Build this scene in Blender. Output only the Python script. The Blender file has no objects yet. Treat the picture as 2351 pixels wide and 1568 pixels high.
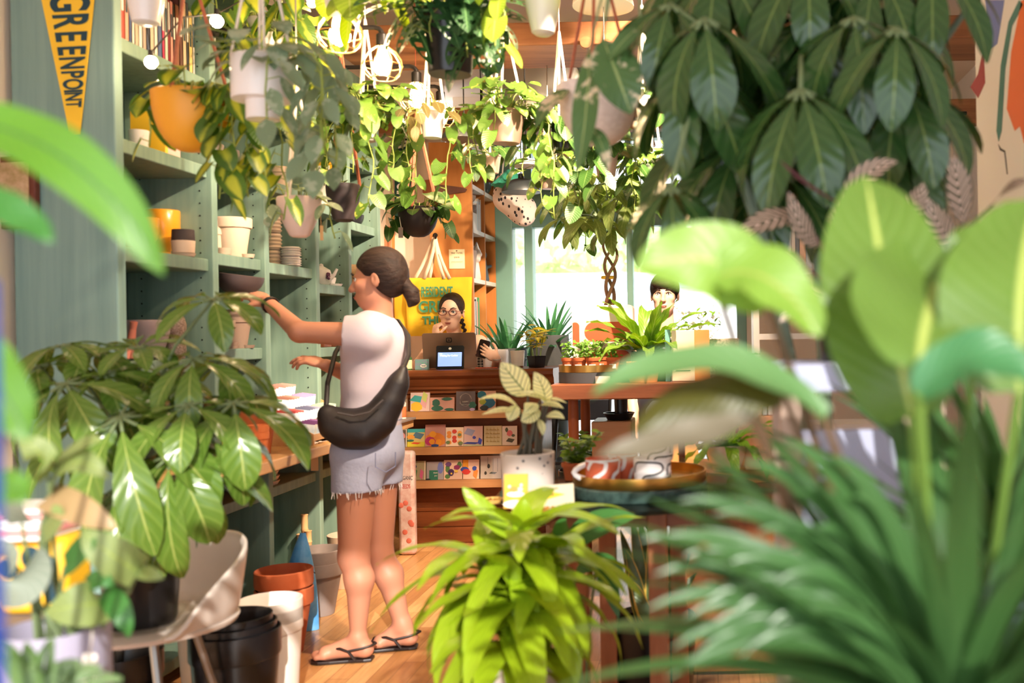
import bpy, math, random
import numpy as np
from mathutils import Vector, Matrix, Euler
R = math.radians
SC = bpy.context.scene
COL = SC.collection
rng = random.Random(7)

# ------------------------------------------------------------------ camera, sky, sun, exposure
W, H_ = 2351, 1568
CX, CY, F, CAMH, ROLL = 1634.0, 760.0, 2300.0, 1.30, R(1.0)
cam_d = bpy.data.cameras.new('camera'); cam = bpy.data.objects.new('camera', cam_d); COL.objects.link(cam)
cam_d.sensor_width = 36.0; cam_d.lens = 36.0 * F / W
cam_d.shift_x = -(CX - W / 2) / W; cam_d.shift_y = (CY - H_ / 2) / W
cam_d.clip_start = .05; cam_d.clip_end = 200
cam.matrix_world = Matrix.Translation((0, 0, CAMH)) @ Matrix.Rotation(R(90), 4, 'X') @ Matrix.Rotation(-ROLL, 4, 'Z')
cam_d.dof.use_dof = True; cam_d.dof.focus_distance = 6.0; cam_d.dof.aperture_fstop = 2.2
SC.camera = cam

world = bpy.data.worlds.new('sky'); SC.world = world; world.use_nodes = True
bg = world.node_tree.nodes['Background']
bg.inputs[0].default_value = (.88, .94, 1, 1); bg.inputs[1].default_value = 1.35

sun_d = bpy.data.lights.new('sun', 'SUN'); sun = bpy.data.objects.new('sun', sun_d); COL.objects.link(sun)
sun_d.energy = 2.6; sun_d.angle = R(.8); sun_d.color = (1, .95, .86)
sun.rotation_euler = Vector((-.30, .86, -.40)).to_track_quat('-Z', 'Y').to_euler()

vs = SC.view_settings
vs.view_transform = 'Standard'; vs.look = 'None'; vs.gamma = 1.0; vs.use_curve_mapping = False
vs.exposure = 1.22
cy = SC.cycles
cy.use_denoising = True; cy.max_bounces = 7; cy.diffuse_bounces = 4; cy.glossy_bounces = 3
cy.transmission_bounces = 5; cy.transparent_max_bounces = 8; cy.caustics_reflective = False; cy.caustics_refractive = False
cy.sample_clamp_indirect = 6.0; cy.use_adaptive_sampling = True; cy.adaptive_threshold = .02

# ------------------------------------------------------------------ geometry of the photograph
def ab(px, py):
    du, dv = px - CX, py - CY
    return math.cos(ROLL) * du - math.sin(ROLL) * dv, math.sin(ROLL) * du + math.cos(ROLL) * dv
def P(px, py, Y):
    a, b = ab(px, py)
    return Vector((a * Y / F, Y, CAMH - b * Y / F))
def PX(px, py, X):                      # where the sight line meets the plane x = X
    a, b = ab(px, py); return P(px, py, F * X / a)
def PZ(px, py, Z):                      # ... the level z = Z
    a, b = ab(px, py); return P(px, py, F * (CAMH - Z) / b)
def S(n, Y): return n * Y / F           # n pixels at distance Y, in metres
def C(r, g, b):
    f = lambda v: (v / 255 / 12.92) if v <= 10 else ((v / 255 + .055) / 1.055) ** 2.4
    return (f(r), f(g), f(b), 1)

# ------------------------------------------------------------------ materials
MATS = {}
class NT:
    def __init__(s, name):
        s.m = bpy.data.materials.new(name); s.m.use_nodes = True
        s.t = s.m.node_tree; s.t.nodes.clear(); s.out = s.t.nodes.new('ShaderNodeOutputMaterial')
    def n(s, ty, ins=None, **kw):
        nd = s.t.nodes.new('ShaderNode' + ty)
        for k, v in kw.items(): setattr(nd, k, v)
        for k, v in (ins or {}).items():
            if hasattr(v, 'is_output') and v.is_output: s.t.links.new(v, nd.inputs[k])
            else: nd.inputs[k].default_value = v
        return nd
    def math(s, op, a, b=0.0, c=None):
        d = {0: a, 1: b}
        if c is not None: d[2] = c
        return s.n('Math', d, operation=op).outputs[0]
    def mix(s, f, a, b):
        nd = s.t.nodes.new('ShaderNodeMix'); nd.data_type = 'RGBA'
        for i, v in ((0, f), (6, a), (7, b)):
            if hasattr(v, 'is_output'): s.t.links.new(v, nd.inputs[i])
            else: nd.inputs[i].default_value = v
        return nd.outputs[2]
    def step(s, x, lo, hi):
        return s.n('MapRange', {0: x, 1: lo, 2: hi}, clamp=True).outputs[0]
    def noise(s, vec, scale, detail=3, rough=.5):
        return s.n('TexNoise', {'Vector': vec, 'Scale': scale, 'Detail': detail, 'Roughness': rough}).outputs[0]
    def fin(s, sh):
        s.t.links.new(sh, s.out.inputs[0]); return s.m

def mat(name, col, rough=.5, metal=0, var=0, scale=8, stretch=(1, 1, 1), bump=0, col2=None, trans=0, coat=0, spec=.5, emit=None, alpha=1):
    if name in MATS: return MATS[name]
    t = NT(name)
    b = t.n('BsdfPrincipled', {'Roughness': rough, 'Metallic': metal, 'Specular IOR Level': spec})
    c = col
    if var or bump:
        tc = t.n('TexCoord').outputs['Object']
        mp = t.n('Mapping', {'Vector': tc, 'Scale': stretch}).outputs[0]
        nz = t.noise(mp, scale, 4, .6)
        if var:
            c2 = col2 or tuple(x * .55 for x in col[:3]) + (1,)
            c = t.mix(t.math('MULTIPLY', t.step(nz, .35, .7), var), col, c2)
        if bump:
            bp = t.n('Bump', {'Height': nz, 'Strength': bump, 'Distance': .01})
            t.t.links.new(bp.outputs[0], b.inputs['Normal'])
    if hasattr(c, 'is_output'): t.t.links.new(c, b.inputs['Base Color'])
    else: b.inputs['Base Color'].default_value = c
    if trans: b.inputs['Transmission Weight'].default_value = trans
    if coat: b.inputs['Coat Weight'].default_value = coat; b.inputs['Coat Roughness'].default_value = .1
    if emit: b.inputs['Emission Color'].default_value = emit[0]; b.inputs['Emission Strength'].default_value = emit[1]
    if alpha < 1: b.inputs['Alpha'].default_value = alpha
    MATS[name] = t.fin(b.outputs[0]); return MATS[name]

def wood(name, c1, c2, axis='x', scale=6, rough=.45):
    if name in MATS: return MATS[name]
    st = {'x': (.12, 1, 1), 'y': (1, .12, 1), 'z': (1, 1, .12)}[axis]
    t = NT(name)
    tc = t.n('TexCoord').outputs['Object']
    mp = t.n('Mapping', {'Vector': tc, 'Scale': st}).outputs[0]
    nz = t.noise(mp, scale * 4, 5, .65); n2 = t.noise(mp, scale, 2)
    f = t.step(t.math('ADD', t.math('MULTIPLY', nz, .6), t.math('MULTIPLY', n2, .4)), .35, .65)
    b = t.n('BsdfPrincipled', {'Base Color': t.mix(f, c1, c2), 'Roughness': rough, 'Specular IOR Level': .22})
    MATS[name] = t.fin(b.outputs[0]); return MATS[name]

def leafmat(name, c1, c2, mode='plain', rough=.38, tr=.28, vein=None, thr=.5, under=None, vfreq=9, vdark=.75):
    """u across the blade, v from stalk to tip; the pattern is the leaf's own."""
    t = NT(name)
    sx = t.n('SeparateXYZ', {0: t.n('TexCoord').outputs['UV']})
    u, v = sx.outputs[0], sx.outputs[1]
    e = t.math('MULTIPLY', t.math('ABSOLUTE', t.math('SUBTRACT', u, .5)), 2)
    ob = t.n('TexCoord').outputs['Object']
    nz = t.noise(ob, 24, 3)
    w = t.math('SINE', t.math('MULTIPLY', t.math('SUBTRACT', v, t.math('MULTIPLY', e, .22)), vfreq * 6.283))
    base = t.mix(t.noise(ob, 7, 2), c1, tuple(x * 1.35 for x in c1[:3]) + (1,))
    if mode == 'center':
        f = t.step(t.math('ADD', e, t.math('MULTIPLY', t.math('SUBTRACT', t.noise(ob, 11, 2), .5), 2.2)), thr + .2, thr - .2)
        base = t.mix(f, base, c2)
    elif mode == 'patch':
        base = t.mix(t.step(t.noise(ob, 16, 3, .7), thr, thr + .06), base, c2)
    elif mode == 'edge':
        base = t.mix(t.step(e, .8, .86), base, c2)
    elif mode == 'stripe':
        f = t.step(w, .45, .7); base = t.mix(t.math('MULTIPLY', f, t.step(e, .97, .85)), base, c2)
    elif mode == 'net':
        f = t.step(w, .55, .95); base = t.mix(t.math('MULTIPLY', f, .75), base, c2)
        base = t.mix(t.step(e, .93, .99), base, c2)
    elif mode == 'ridge':
        f = t.math('ADD', t.math('MULTIPLY', t.math('SINE', t.math('MULTIPLY', u, 6.283 * vfreq)), .5), .5)
        base = t.mix(t.math('MULTIPLY', f, .45), base, c2)
    else:
        base = t.mix(t.math('MULTIPLY', t.step(w, .4, 1), .5), base, c2)
    if vein: base = t.mix(t.step(e, .075, .03), base, vein)
    if under:
        base = t.mix(t.n('NewGeometry').outputs['Backfacing'], base, under)
    bp = t.n('Bump', {'Height': w, 'Strength': .12, 'Distance': .004})
    pb = t.n('BsdfPrincipled', {'Base Color': base, 'Roughness': rough, 'Normal': bp.outputs[0]})
    hs = t.n('HueSaturation', {'Saturation': 1.1, 'Value': 1.5, 'Color': base})
    tl = t.n('BsdfTranslucent', {'Color': hs.outputs[0]})
    ms = t.n('MixShader', {0: tr, 1: pb.outputs[0], 2: tl.outputs[0]})
    MATS[name] = t.fin(ms.outputs[0]); return MATS[name]

# ------------------------------------------------------------------ meshes
class MB:
    def __init__(s):
        s.v = []; s.f = []; s.uv = []; s.mi = []; s.cur = 0; s.M = None
    def add(s, vs, fs, uvs=None):
        o = len(s.v)
        if s.M is not None: vs = [s.M @ Vector(p) for p in vs]
        s.v += [tuple(p) for p in vs]
        s.uv += list(uvs) if uvs else [(0.5, 0.5)] * len(vs)
        for q in fs: s.f.append(tuple(i + o for i in q)); s.mi.append(s.cur)
        return s
    def box(s, x0, x1, y0, y1, z0, z1):
        vs = [(x, y, z) for z in (z0, z1) for y in (y0, y1) for x in (x0, x1)]
        return s.add(vs, [(0, 2, 3, 1), (4, 5, 7, 6), (0, 1, 5, 4), (2, 6, 7, 3), (0, 4, 6, 2), (1, 3, 7, 5)])
    def cbox(s, c, d):
        return s.box(c[0] - d[0] / 2, c[0] + d[0] / 2, c[1] - d[1] / 2, c[1] + d[1] / 2, c[2] - d[2] / 2, c[2] + d[2] / 2)
    def lathe(s, prof, c=(0, 0, 0), n=28, M=None):
        c = Vector(c); vs = []; uv = []
        for i, (r, z) in enumerate(prof):
            for k in range(n):
                a = 2 * math.pi * k / n; p = Vector((r * math.cos(a), r * math.sin(a), z))
                if M: p = M @ p
                vs.append(c + p); uv.append((k / n, i / max(1, len(prof) - 1)))
        fs = []
        for i in range(len(prof) - 1):
            for k in range(n):
                k2 = (k + 1) % n; fs.append((i * n + k, i * n + k2, (i + 1) * n + k2, (i + 1) * n + k))
        if prof[0][0] > 1e-5: fs.append(tuple(range(n - 1, -1, -1)))
        if prof[-1][0] > 1e-5: fs.append(tuple((len(prof) - 1) * n + k for k in range(n)))
        return s.add(vs, fs, uv)
    def tube(s, pts, r, n=6, cap=True):
        pts = [Vector(p) for p in pts]; rs = r if isinstance(r, (list, tuple)) else [r] * len(pts)
        vs = []; prev = None; uv = []
        for i, p in enumerate(pts):
            t = (pts[min(i + 1, len(pts) - 1)] - pts[max(i - 1, 0)])
            if t.length < 1e-9: t = Vector((0, 0, 1))
            t.normalize()
            if prev is None:
                prev = Vector((0, 0, 1)).cross(t)
                if prev.length < .1: prev = Vector((1, 0, 0)).cross(t)
            prev = (prev - t * prev.dot(t)).normalized(); q = t.cross(prev)
            for k in range(n):
                a = 2 * math.pi * k / n; vs.append(p + (prev * math.cos(a) + q * math.sin(a)) * rs[i]); uv.append((.5, .5))
        fs = []
        for i in range(len(pts) - 1):
            for k in range(n):
                k2 = (k + 1) % n; fs.append((i * n + k, i * n + k2, (i + 1) * n + k2, (i + 1) * n + k))
        if cap: fs += [tuple(range(n - 1, -1, -1)), tuple((len(pts) - 1) * n + k for k in range(n))]
        return s.add(vs, fs, uv)
    def ell(s, c, r, n=16, m=10, M=None):
        if not isinstance(r, (tuple, list)): r = (r, r, r)
        pr = [(max(1e-6, math.sin(math.pi * i / m)), -math.cos(math.pi * i / m)) for i in range(m + 1)]
        T = Matrix.Diagonal((r[0], r[1], r[2])).to_3x3()
        if M: T = M.to_3x3() @ T
        return s.lathe(pr, c, n, T)
    def prism(s, poly, z0, z1):
        """poly in the local xy plane, extruded in z (use s.M to place it)"""
        n = len(poly)
        vs = [(x, y, z0) for x, y in poly] + [(x, y, z1) for x, y in poly]
        fs = [tuple(range(n - 1, -1, -1)), tuple(range(n, 2 * n))]
        fs += [(i, (i + 1) % n, n + (i + 1) % n, n + i) for i in range(n)]
        return s.add(vs, fs)
    def grid(s, rows, uvs=None):
        nr, nc = len(rows), len(rows[0])
        vs = [p for r in rows for p in r]
        uv = [(j / (nc - 1), i / (nr - 1)) for i in range(nr) for j in range(nc)]
        return s.add(vs, [(i * nc + j, i * nc + j + 1, (i + 1) * nc + j + 1, (i + 1) * nc + j) for i in range(nr - 1) for j in range(nc - 1)], uv)

def sh_oval(t): return max(.03, math.sin(math.pi * min(1, t) ** .85) ** .8)
def sh_lance(t): return max(.02, math.sin(math.pi * t ** .62))
def sh_heart(t): return max(.02, (1 - t) ** .82 * (.8 + 1.45 * t) / .92)
def sh_obov(t): return max(.04, math.sin(math.pi * min(1, t * .985) ** 1.25) ** .75)
def sh_strap(t): return max(.02, min(1, .45 + 2.5 * t) * (1 - t ** 3) ** .8)
def sh_lime(t): return max(.02, min(1, .38 + 3.2 * t) * max(0, 1 - t ** 2.6) ** .85)
def sh_round(t): return max(.02, (1 - (2 * t - 1) ** 2) ** .5)
def sh_ban(t): return max(.03, math.sin(math.pi * (.04 + .96 * t) ** .9) ** .55)
SHAPES = dict(oval=sh_oval, lance=sh_lance, heart=sh_heart, obov=sh_obov, strap=sh_strap, round=sh_round, ban=sh_ban, lime=sh_lime)

def leaf(mb, base, d, up, L, Wd, shape='oval', droop=.6, fold=.18, nL=6, nW=4, ripple=0, holes=0, lobe=.16, dpow=1.0):
    base, d, up = Vector(base), Vector(d).normalized(), Vector(up)
    side = d.cross(up)
    if side.length < 1e-3: side = d.cross(Vector((.3, 1, .2)))
    side.normalize(); up = side.cross(d).normalized()
    f = SHAPES[shape]; pos = base.copy(); rows = []
    lb = lobe if shape == 'heart' else 0
    for i in range(nL + 1):
        t = i / nL; th = droop * t ** dpow
        dn = d * math.cos(th) - up * math.sin(th); nn = up * math.cos(th) + d * math.sin(th)
        if i: pos = pos + dn * (L / nL)
        w = Wd / 2 * f(t); row = []
        for k in range(nW + 1):
            j = -1 + 2 * k / nW
            rp = ripple * math.sin(t * 17 + (2 if j > 0 else 0)) * abs(j)
            row.append(pos + side * (w * j * math.cos(fold)) + nn * (w * abs(j) * math.sin(fold) + rp) - dn * (lb * L * abs(j) ** 1.5 * max(0, 1 - 2.4 * t)))
        rows.append(row)
    if not holes:
        mb.grid(rows); return
    nr, nc = nL + 1, nW + 1
    uv = [(j / (nc - 1), i / (nr - 1)) for i in range(nr) for j in range(nc)]
    fs = []
    for i in range(nr - 1):
        for j in range(nc - 1):
            jj = abs(j + .5 - (nc - 1) / 2)
            if i % 2 == 1 and 0 < i < nr - 2 and jj > .6 and jj < (nc - 1) / 2 - .6: continue
            fs.append((i * nc + j, i * nc + j + 1, (i + 1) * nc + j + 1, (i + 1) * nc + j))
    mb.add([p for q in rows for p in q], fs, uv)

def curveleaf(mb, pts, nrm, Wd, shape='ban', fold=.15, nL=14, nW=6, ripple=0, bend=None):
    """big blade along a smooth curve through pts (3 points), face turned to nrm; bend = extra lift of each half"""
    a, m, b = [Vector(p) for p in pts]; c = m * 2 - (a + b) / 2
    nrm = Vector(nrm).normalized(); f = SHAPES[shape]; rows = []
    bl, br = bend or (fold, fold)
    for i in range(nL + 1):
        t = i / nL
        p = a * (1 - t) ** 2 + c * 2 * t * (1 - t) + b * t * t
        dn = ((c - a) * (1 - t) + (b - c) * t).normalized()
        sd = dn.cross(nrm).normalized(); nn = sd.cross(dn).normalized()
        w = Wd / 2 * f(t); row = []
        for k in range(nW + 1):
            j = -1 + 2 * k / nW; an = (bl if j < 0 else br) * (.5 + .5 * abs(j))
            row.append(p + sd * (w * j * math.cos(an)) + nn * (w * abs(j) * math.sin(an) + ripple * math.sin(t * 15 + (1.7 if j > 0 else 0)) * abs(j)))
        rows.append(row)
    mb.grid(rows)

def rv(a=1.0): return Vector((rng.uniform(-a, a), rng.uniform(-a, a), rng.uniform(-a, a)))

# ------------------------------------------------------------------ objects
ORG = {}
def mesh_of(name, mb, mats, org, smooth=True, sharp=40):
    me = bpy.data.meshes.new(name)
    o = Vector(org)
    me.from_pydata([(p[0] - o.x, p[1] - o.y, p[2] - o.z) for p in mb.v], [], mb.f)
    if mats is None: mats = []
    if not isinstance(mats, (list, tuple)): mats = [mats]
    for m in mats: me.materials.append(m)
    if len(mats) > 1: me.polygons.foreach_set('material_index', mb.mi)
    uvl = me.uv_layers.new(name='UVMap')
    li = np.zeros(len(me.loops), dtype=np.int32); me.loops.foreach_get('vertex_index', li)
    uvl.data.foreach_set('uv', np.array(mb.uv, dtype=np.float32)[li].ravel())
    if smooth:
        me.polygons.foreach_set('use_smooth', [True] * len(me.polygons))
        if sharp: me.set_sharp_from_angle(angle=R(sharp))
    me.update(); return me
def thing(name, label, cat, loc, group=None):
    o = bpy.data.objects.new(name, None); COL.objects.link(o); o.empty_display_size = .05
    o.location = loc; o['label'] = label; o['category'] = cat
    if group: o['group'] = group
    ORG[o.name] = Vector(loc); return o
def part(name, mb, mats, parent, smooth=True, sharp=40, label=None, bevel=0, kind=None):
    org = ORG[parent.name]
    o = bpy.data.objects.new(name, mesh_of(name, mb, mats, org, smooth, sharp)); COL.objects.link(o)
    o.parent = parent; ORG[o.name] = org
    if label: o['label'] = label
    if kind: o['kind'] = kind
    if bevel: bev(o, bevel)
    return o
def bev(o, b, n=2):
    m = o.modifiers.new('edge', 'BEVEL'); m.width = b; m.segments = n; m.limit_method = 'ANGLE'; m.angle_limit = R(50)
def single(name, mb, mats, label, cat, loc=None, group=None, smooth=True, sharp=40, bevel=0):
    if loc is None:
        a = np.array(mb.v); loc = ((a[:, 0].min() + a[:, 0].max()) / 2, (a[:, 1].min() + a[:, 1].max()) / 2, a[:, 2].min())
    o = bpy.data.objects.new(name, mesh_of(name, mb, mats, loc, smooth, sharp)); COL.objects.link(o)
    o.location = loc; ORG[o.name] = Vector(loc); o['label'] = label; o['category'] = cat
    if group: o['group'] = group
    if bevel: bev(o, bevel)
    return o
def struct(name, mb, mats, parent=None, smooth=False, bevel=0):
    o = bpy.data.objects.new(name, mesh_of(name, mb, mats, (0, 0, 0), smooth)); COL.objects.link(o)
    o['kind'] = 'structure'; ORG[o.name] = Vector((0, 0, 0))
    if parent: o.parent = parent
    if bevel: bev(o, bevel)
    return o
def copy_thing(o, loc, label, parent=None):
    c = o.copy(); COL.objects.link(c)
    if parent is None: c.location = loc; c['label'] = label
    else: c.parent = parent
    for ch in list(o.children): copy_thing(ch, None, None, c)
    return c
ORD = 'first second third fourth fifth sixth seventh eighth ninth tenth eleventh twelfth thirteenth fourteenth fifteenth sixteenth seventeenth eighteenth nineteenth twentieth'.split()
def ordn(i):
    if i < 20: return ORD[i]
    return {2: 'twenty-', 3: 'thirty-', 4: 'forty-'}[(i + 1) // 10] + ORD[(i + 1) % 10 - 1] if (i + 1) % 10 else {3: 'thirtieth', 4: 'fortieth'}[(i + 1) // 10]

def lettering(body, size, M, m, parent, name='lettering', sx=1.0, warp=None, ext=.0008, bold=0):
    cu = bpy.data.curves.new('t', 'FONT'); cu.body = body; cu.size = size; cu.align_x = 'CENTER'; cu.align_y = 'CENTER'
    cu.extrude = ext; cu.offset = bold
    ob = bpy.data.objects.new('t', cu); COL.objects.link(ob)
    bpy.context.view_layer.update()
    me = bpy.data.meshes.new_from_object(ob.evaluated_get(bpy.context.evaluated_depsgraph_get()))
    bpy.data.objects.remove(ob); bpy.data.curves.remove(cu)
    mb = MB()
    vs = []
    for v in me.vertices:
        x, y, z = v.co.x * sx, v.co.y, v.co.z
        if warp: x, y = warp(x, y)
        vs.append(M @ Vector((x, y, z)))
    mb.add(vs, [tuple(p.vertices) for p in me.polygons]); bpy.data.meshes.remove(me)
    return part(name, mb, m, parent, smooth=False)
def facing(p, right=(1, 0, 0), up=(0, 0, 1)):
    r, u = Vector(right).normalized(), Vector(up).normalized(); n = r.cross(u).normalized(); u = n.cross(r)
    M = Matrix((r, u, n)).transposed().to_4x4(); M.translation = Vector(p); return M

# ------------------------------------------------------------------ round solids that flow together (for bodies, hair and clothes)
def cone(a, b, ra, rb, k=None, clip=None): return ('c', Vector(a), Vector(b), ra, rb, k, clip, 1)
def blob(c, r, M=None, k=None, clip=None, op=1):
    r = r if isinstance(r, (tuple, list)) else (r, r, r)
    return ('e', Vector(c), r, M, None, k, clip, op)
def solid(prims, res=.006, k=.02, grow=0.0, clips=()):
    lo = np.full(3, 1e9); hi = -lo
    for q in prims:
        if q[7] < 0: continue
        if q[0] == 'c':
            for p, r in ((q[1], q[3]), (q[2], q[4])):
                lo = np.minimum(lo, np.array(p) - r); hi = np.maximum(hi, np.array(p) + r)
        else:
            m = max(q[2]); lo = np.minimum(lo, np.array(q[1]) - m); hi = np.maximum(hi, np.array(q[1]) + m)
    lo -= grow + res * 4 + k; hi += grow + res * 4 + k
    n = np.ceil((hi - lo) / res).astype(int) + 1
    ax = [lo[i] + res * np.arange(n[i]) for i in range(3)]
    D = np.full(n, .5, dtype=np.float32)
    for q in prims:
        kk = q[5] if q[5] is not None else k
        if q[0] == 'c':
            m = max(q[3], q[4]); a, b = np.array(q[1]), np.array(q[2]); l, h = np.minimum(a, b) - m, np.maximum(a, b) + m
        else:
            m = max(q[2]); l, h = np.array(q[1]) - m, np.array(q[1]) + m
        l = l - grow - 2.5 * kk - 3 * res; h = h + grow + 2.5 * kk + 3 * res
        i0 = np.clip(((l - lo) / res).astype(int), 0, n - 1); i1 = np.clip(((h - lo) / res).astype(int) + 2, 1, n)
        if (i1 <= i0).any(): continue
        sl = tuple(slice(i0[i], i1[i]) for i in range(3))
        X, Y, Z = np.meshgrid(*[ax[i][sl[i]].astype(np.float32) for i in range(3)], indexing='ij')
        if q[0] == 'c':
            ba = b - a; L2 = max(1e-9, float(ba @ ba))
            t = np.clip(((X - a[0]) * ba[0] + (Y - a[1]) * ba[1] + (Z - a[2]) * ba[2]) / L2, 0, 1)
            d = np.sqrt((X - a[0] - t * ba[0]) ** 2 + (Y - a[1] - t * ba[1]) ** 2 + (Z - a[2] - t * ba[2]) ** 2) - (q[3] + (q[4] - q[3]) * t) - grow
        else:
            c = q[1]; x, y, z = X - c[0], Y - c[1], Z - c[2]
            if q[3] is not None:
                m3 = np.array(q[3].to_3x3()); x, y, z = (m3[0, i] * x + m3[1, i] * y + m3[2, i] * z for i in range(3))
            g = grow if q[7] > 0 else 0
            r0, r1, r2 = [v + g for v in q[2]]
            k0 = np.sqrt((x / r0) ** 2 + (y / r1) ** 2 + (z / r2) ** 2)
            k1 = np.sqrt((x / r0 ** 2) ** 2 + (y / r1 ** 2) ** 2 + (z / r2 ** 2) ** 2) + 1e-6
            d = k0 * (k0 - 1) / k1
        if q[6] is not None:
            for nn, pp in (q[6] if isinstance(q[6], list) else [q[6]]):
                d = np.maximum(d, (X - pp[0]) * nn[0] + (Y - pp[1]) * nn[1] + (Z - pp[2]) * nn[2])
        cur = D[sl]
        if q[7] > 0:
            hh = np.clip(.5 + .5 * (cur - d) / kk, 0, 1); D[sl] = cur * (1 - hh) + d * hh - kk * hh * (1 - hh)
        else:
            hh = np.clip(.5 - .5 * (cur + d) / kk, 0, 1); D[sl] = cur * (1 - hh) - d * hh + kk * hh * (1 - hh)
    if clips:
        X, Y, Z = np.meshgrid(*[a.astype(np.float32) for a in ax], indexing='ij')
        for nn, pp in clips: D = np.maximum(D, (X - pp[0]) * nn[0] + (Y - pp[1]) * nn[1] + (Z - pp[2]) * nn[2])
    ins = D < 0
    cs = sum(ins[i:n[0] - 1 + i, j:n[1] - 1 + j, l:n[2] - 1 + l].astype(np.int8) for i in (0, 1) for j in (0, 1) for l in (0, 1))
    act = np.argwhere((cs > 0) & (cs < 8))
    idx = np.full(n, -1, dtype=np.int64); idx[act[:, 0], act[:, 1], act[:, 2]] = np.arange(len(act))
    acc = np.zeros((len(act), 3)); cnt = np.zeros(len(act))
    crn = [(i, j, l) for i in (0, 1) for j in (0, 1) for l in (0, 1)]
    for p in crn:
        for w in range(3):
            if p[w]: continue
            q2 = list(p); q2[w] = 1
            da = D[act[:, 0] + p[0], act[:, 1] + p[1], act[:, 2] + p[2]]; db = D[act[:, 0] + q2[0], act[:, 1] + q2[1], act[:, 2] + q2[2]]
            m = (da < 0) != (db < 0); t = np.where(m, da / np.where(m, da - db, 1), 0)
            pt = np.tile(np.array(p, float), (len(act), 1)); pt[:, w] += t
            acc[m] += pt[m]; cnt[m] += 1
    vs = lo + res * (act + acc / np.maximum(cnt, 1)[:, None])
    quads = []
    for w in range(3):
        s0 = [slice(1, -1)] * 3; s0[w] = slice(0, -1); s1 = list(s0); s1[w] = slice(1, None)
        a, b = ins[tuple(s0)], ins[tuple(s1)]
        e = np.argwhere(a != b); off = np.ones(3, int); off[w] = 0; e = e + off
        u, v = (w + 1) % 3, (w + 2) % 3
        du = np.zeros(3, int); du[u] = 1; dv = np.zeros(3, int); dv[v] = 1
        q = np.stack([idx[tuple((e - o).T)] for o in (du + dv, dv, np.zeros(3, int), du)], 1)
        fl = ~ins[tuple(e.T)]
        q[fl] = q[fl][:, ::-1]
        quads.append(q)
    q = np.concatenate(quads); q = q[(q >= 0).all(1)]
    mb = MB(); mb.v = [tuple(p) for p in vs]; mb.f = [tuple(int(i) for i in r) for r in q]
    mb.uv = [(.5, .5)] * len(mb.v); mb.mi = [0] * len(mb.f); return mb
# ------------------------------------------------------------------ the room
CEIL = 3.15
def floor_mat():
    t = NT('floor_boards')
    sx = t.n('SeparateXYZ', {0: t.n('TexCoord').outputs['Object']}); x, y = sx.outputs[0], sx.outputs[1]
    xs = t.math('DIVIDE', x, .078); ix = t.math('FLOOR', xs)
    off = t.n('TexWhiteNoise', {'W': ix}, noise_dimensions='1D').outputs[0]
    ys = t.math('ADD', t.math('DIVIDE', y, .9), t.math('MULTIPLY', off, 7)); iy = t.math('FLOOR', ys)
    cb = t.n('CombineXYZ', {0: ix, 1: iy}).outputs[0]
    rnd = t.n('TexWhiteNoise', {'Vector': cb}, noise_dimensions='2D').outputs[0]
    mp = t.n('Mapping', {'Vector': t.n('TexCoord').outputs['Object'], 'Scale': (1, .08, 1)}).outputs[0]
    g = t.noise(mp, 55, 5, .65)
    c = t.mix(rnd, C(214, 160, 104), C(172, 118, 70))
    c = t.mix(t.math('MULTIPLY', t.step(g, .45, .7), .45), c, C(130, 84, 48))
    fr = t.math('FRACT', xs); gap = t.math('LESS_THAN', fr, .035)
    gy = t.math('LESS_THAN', t.math('FRACT', ys), .004)
    c = t.mix(t.math('MULTIPLY', t.math('MAXIMUM', gap, gy), .6), c, C(80, 50, 30))
    b = t.n('BsdfPrincipled', {'Base Color': c, 'Roughness': .34})
    return t.fin(b.outputs[0])
cream = mat('cream_paint', C(238, 222, 204), .7, var=.12, scale=3, col2=C(222, 204, 184))
whitep = mat('white_paint', C(232, 228, 230), .6)
ceilm = mat('ceiling_paint', C(232, 214, 198), .8, var=.15, scale=2, col2=C(214, 190, 170))
teal = mat('teal_wood_stain', C(128, 154, 138), .55, var=.5, scale=26, stretch=(1, 1, .06), col2=C(84, 116, 108))
tealcol = mat('teal_column_stain', C(128, 158, 152), .55, var=.5, scale=26, stretch=(1, 1, .05), col2=C(92, 126, 124))
greenp = mat('green_door_paint', C(112, 152, 138), .4, var=.15, scale=4)
beamw = wood('beam_wood', C(170, 116, 78), C(116, 72, 46), 'x', 3)
brown = wood('counter_wood', C(150, 86, 48), C(98, 50, 26), 'x', 3, .35)
brownv = wood('counter_wood_upright', C(146, 84, 48), C(96, 50, 28), 'z', 3, .35)
pale = wood('pale_wood', C(222, 176, 122), C(196, 146, 96), 'y', 4, .4)
palex = wood('pale_wood_across', C(214, 160, 112), C(188, 132, 84), 'x', 4, .45)
orangew = wood('orange_plywood', C(214, 146, 82), C(190, 118, 60), 'z', 2.5, .4)
tablew = wood('table_wood', C(146, 88, 58), C(104, 58, 36), 'x', 4, .4)
legw = wood('table_leg_wood', C(176, 112, 76), C(136, 80, 52), 'z', 4, .4)
black = mat('black_plastic', C(24, 22, 24), .28)
iron = mat('black_iron', C(34, 30, 28), .45, .4)
terra = mat('terracotta', C(214, 112, 56), .75, var=.25, scale=12, col2=C(232, 150, 100))
terrad = mat('terracotta_dark', C(190, 92, 48), .75, var=.2, scale=12, col2=C(220, 140, 96))
palepot = mat('pale_clay', C(226, 198, 176), .75, var=.12, scale=14)
greypot = mat('grey_clay', C(132, 118, 112), .75, var=.3, scale=10, col2=C(166, 150, 142))
brownpot = mat('brown_grey_clay', C(158, 132, 116), .7, var=.2, scale=10, col2=C(184, 160, 146))
whitepot = mat('white_glaze', C(240, 232, 230), .3, coat=.2)
whitematte = mat('white_plastic', C(236, 226, 218), .45)
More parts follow.
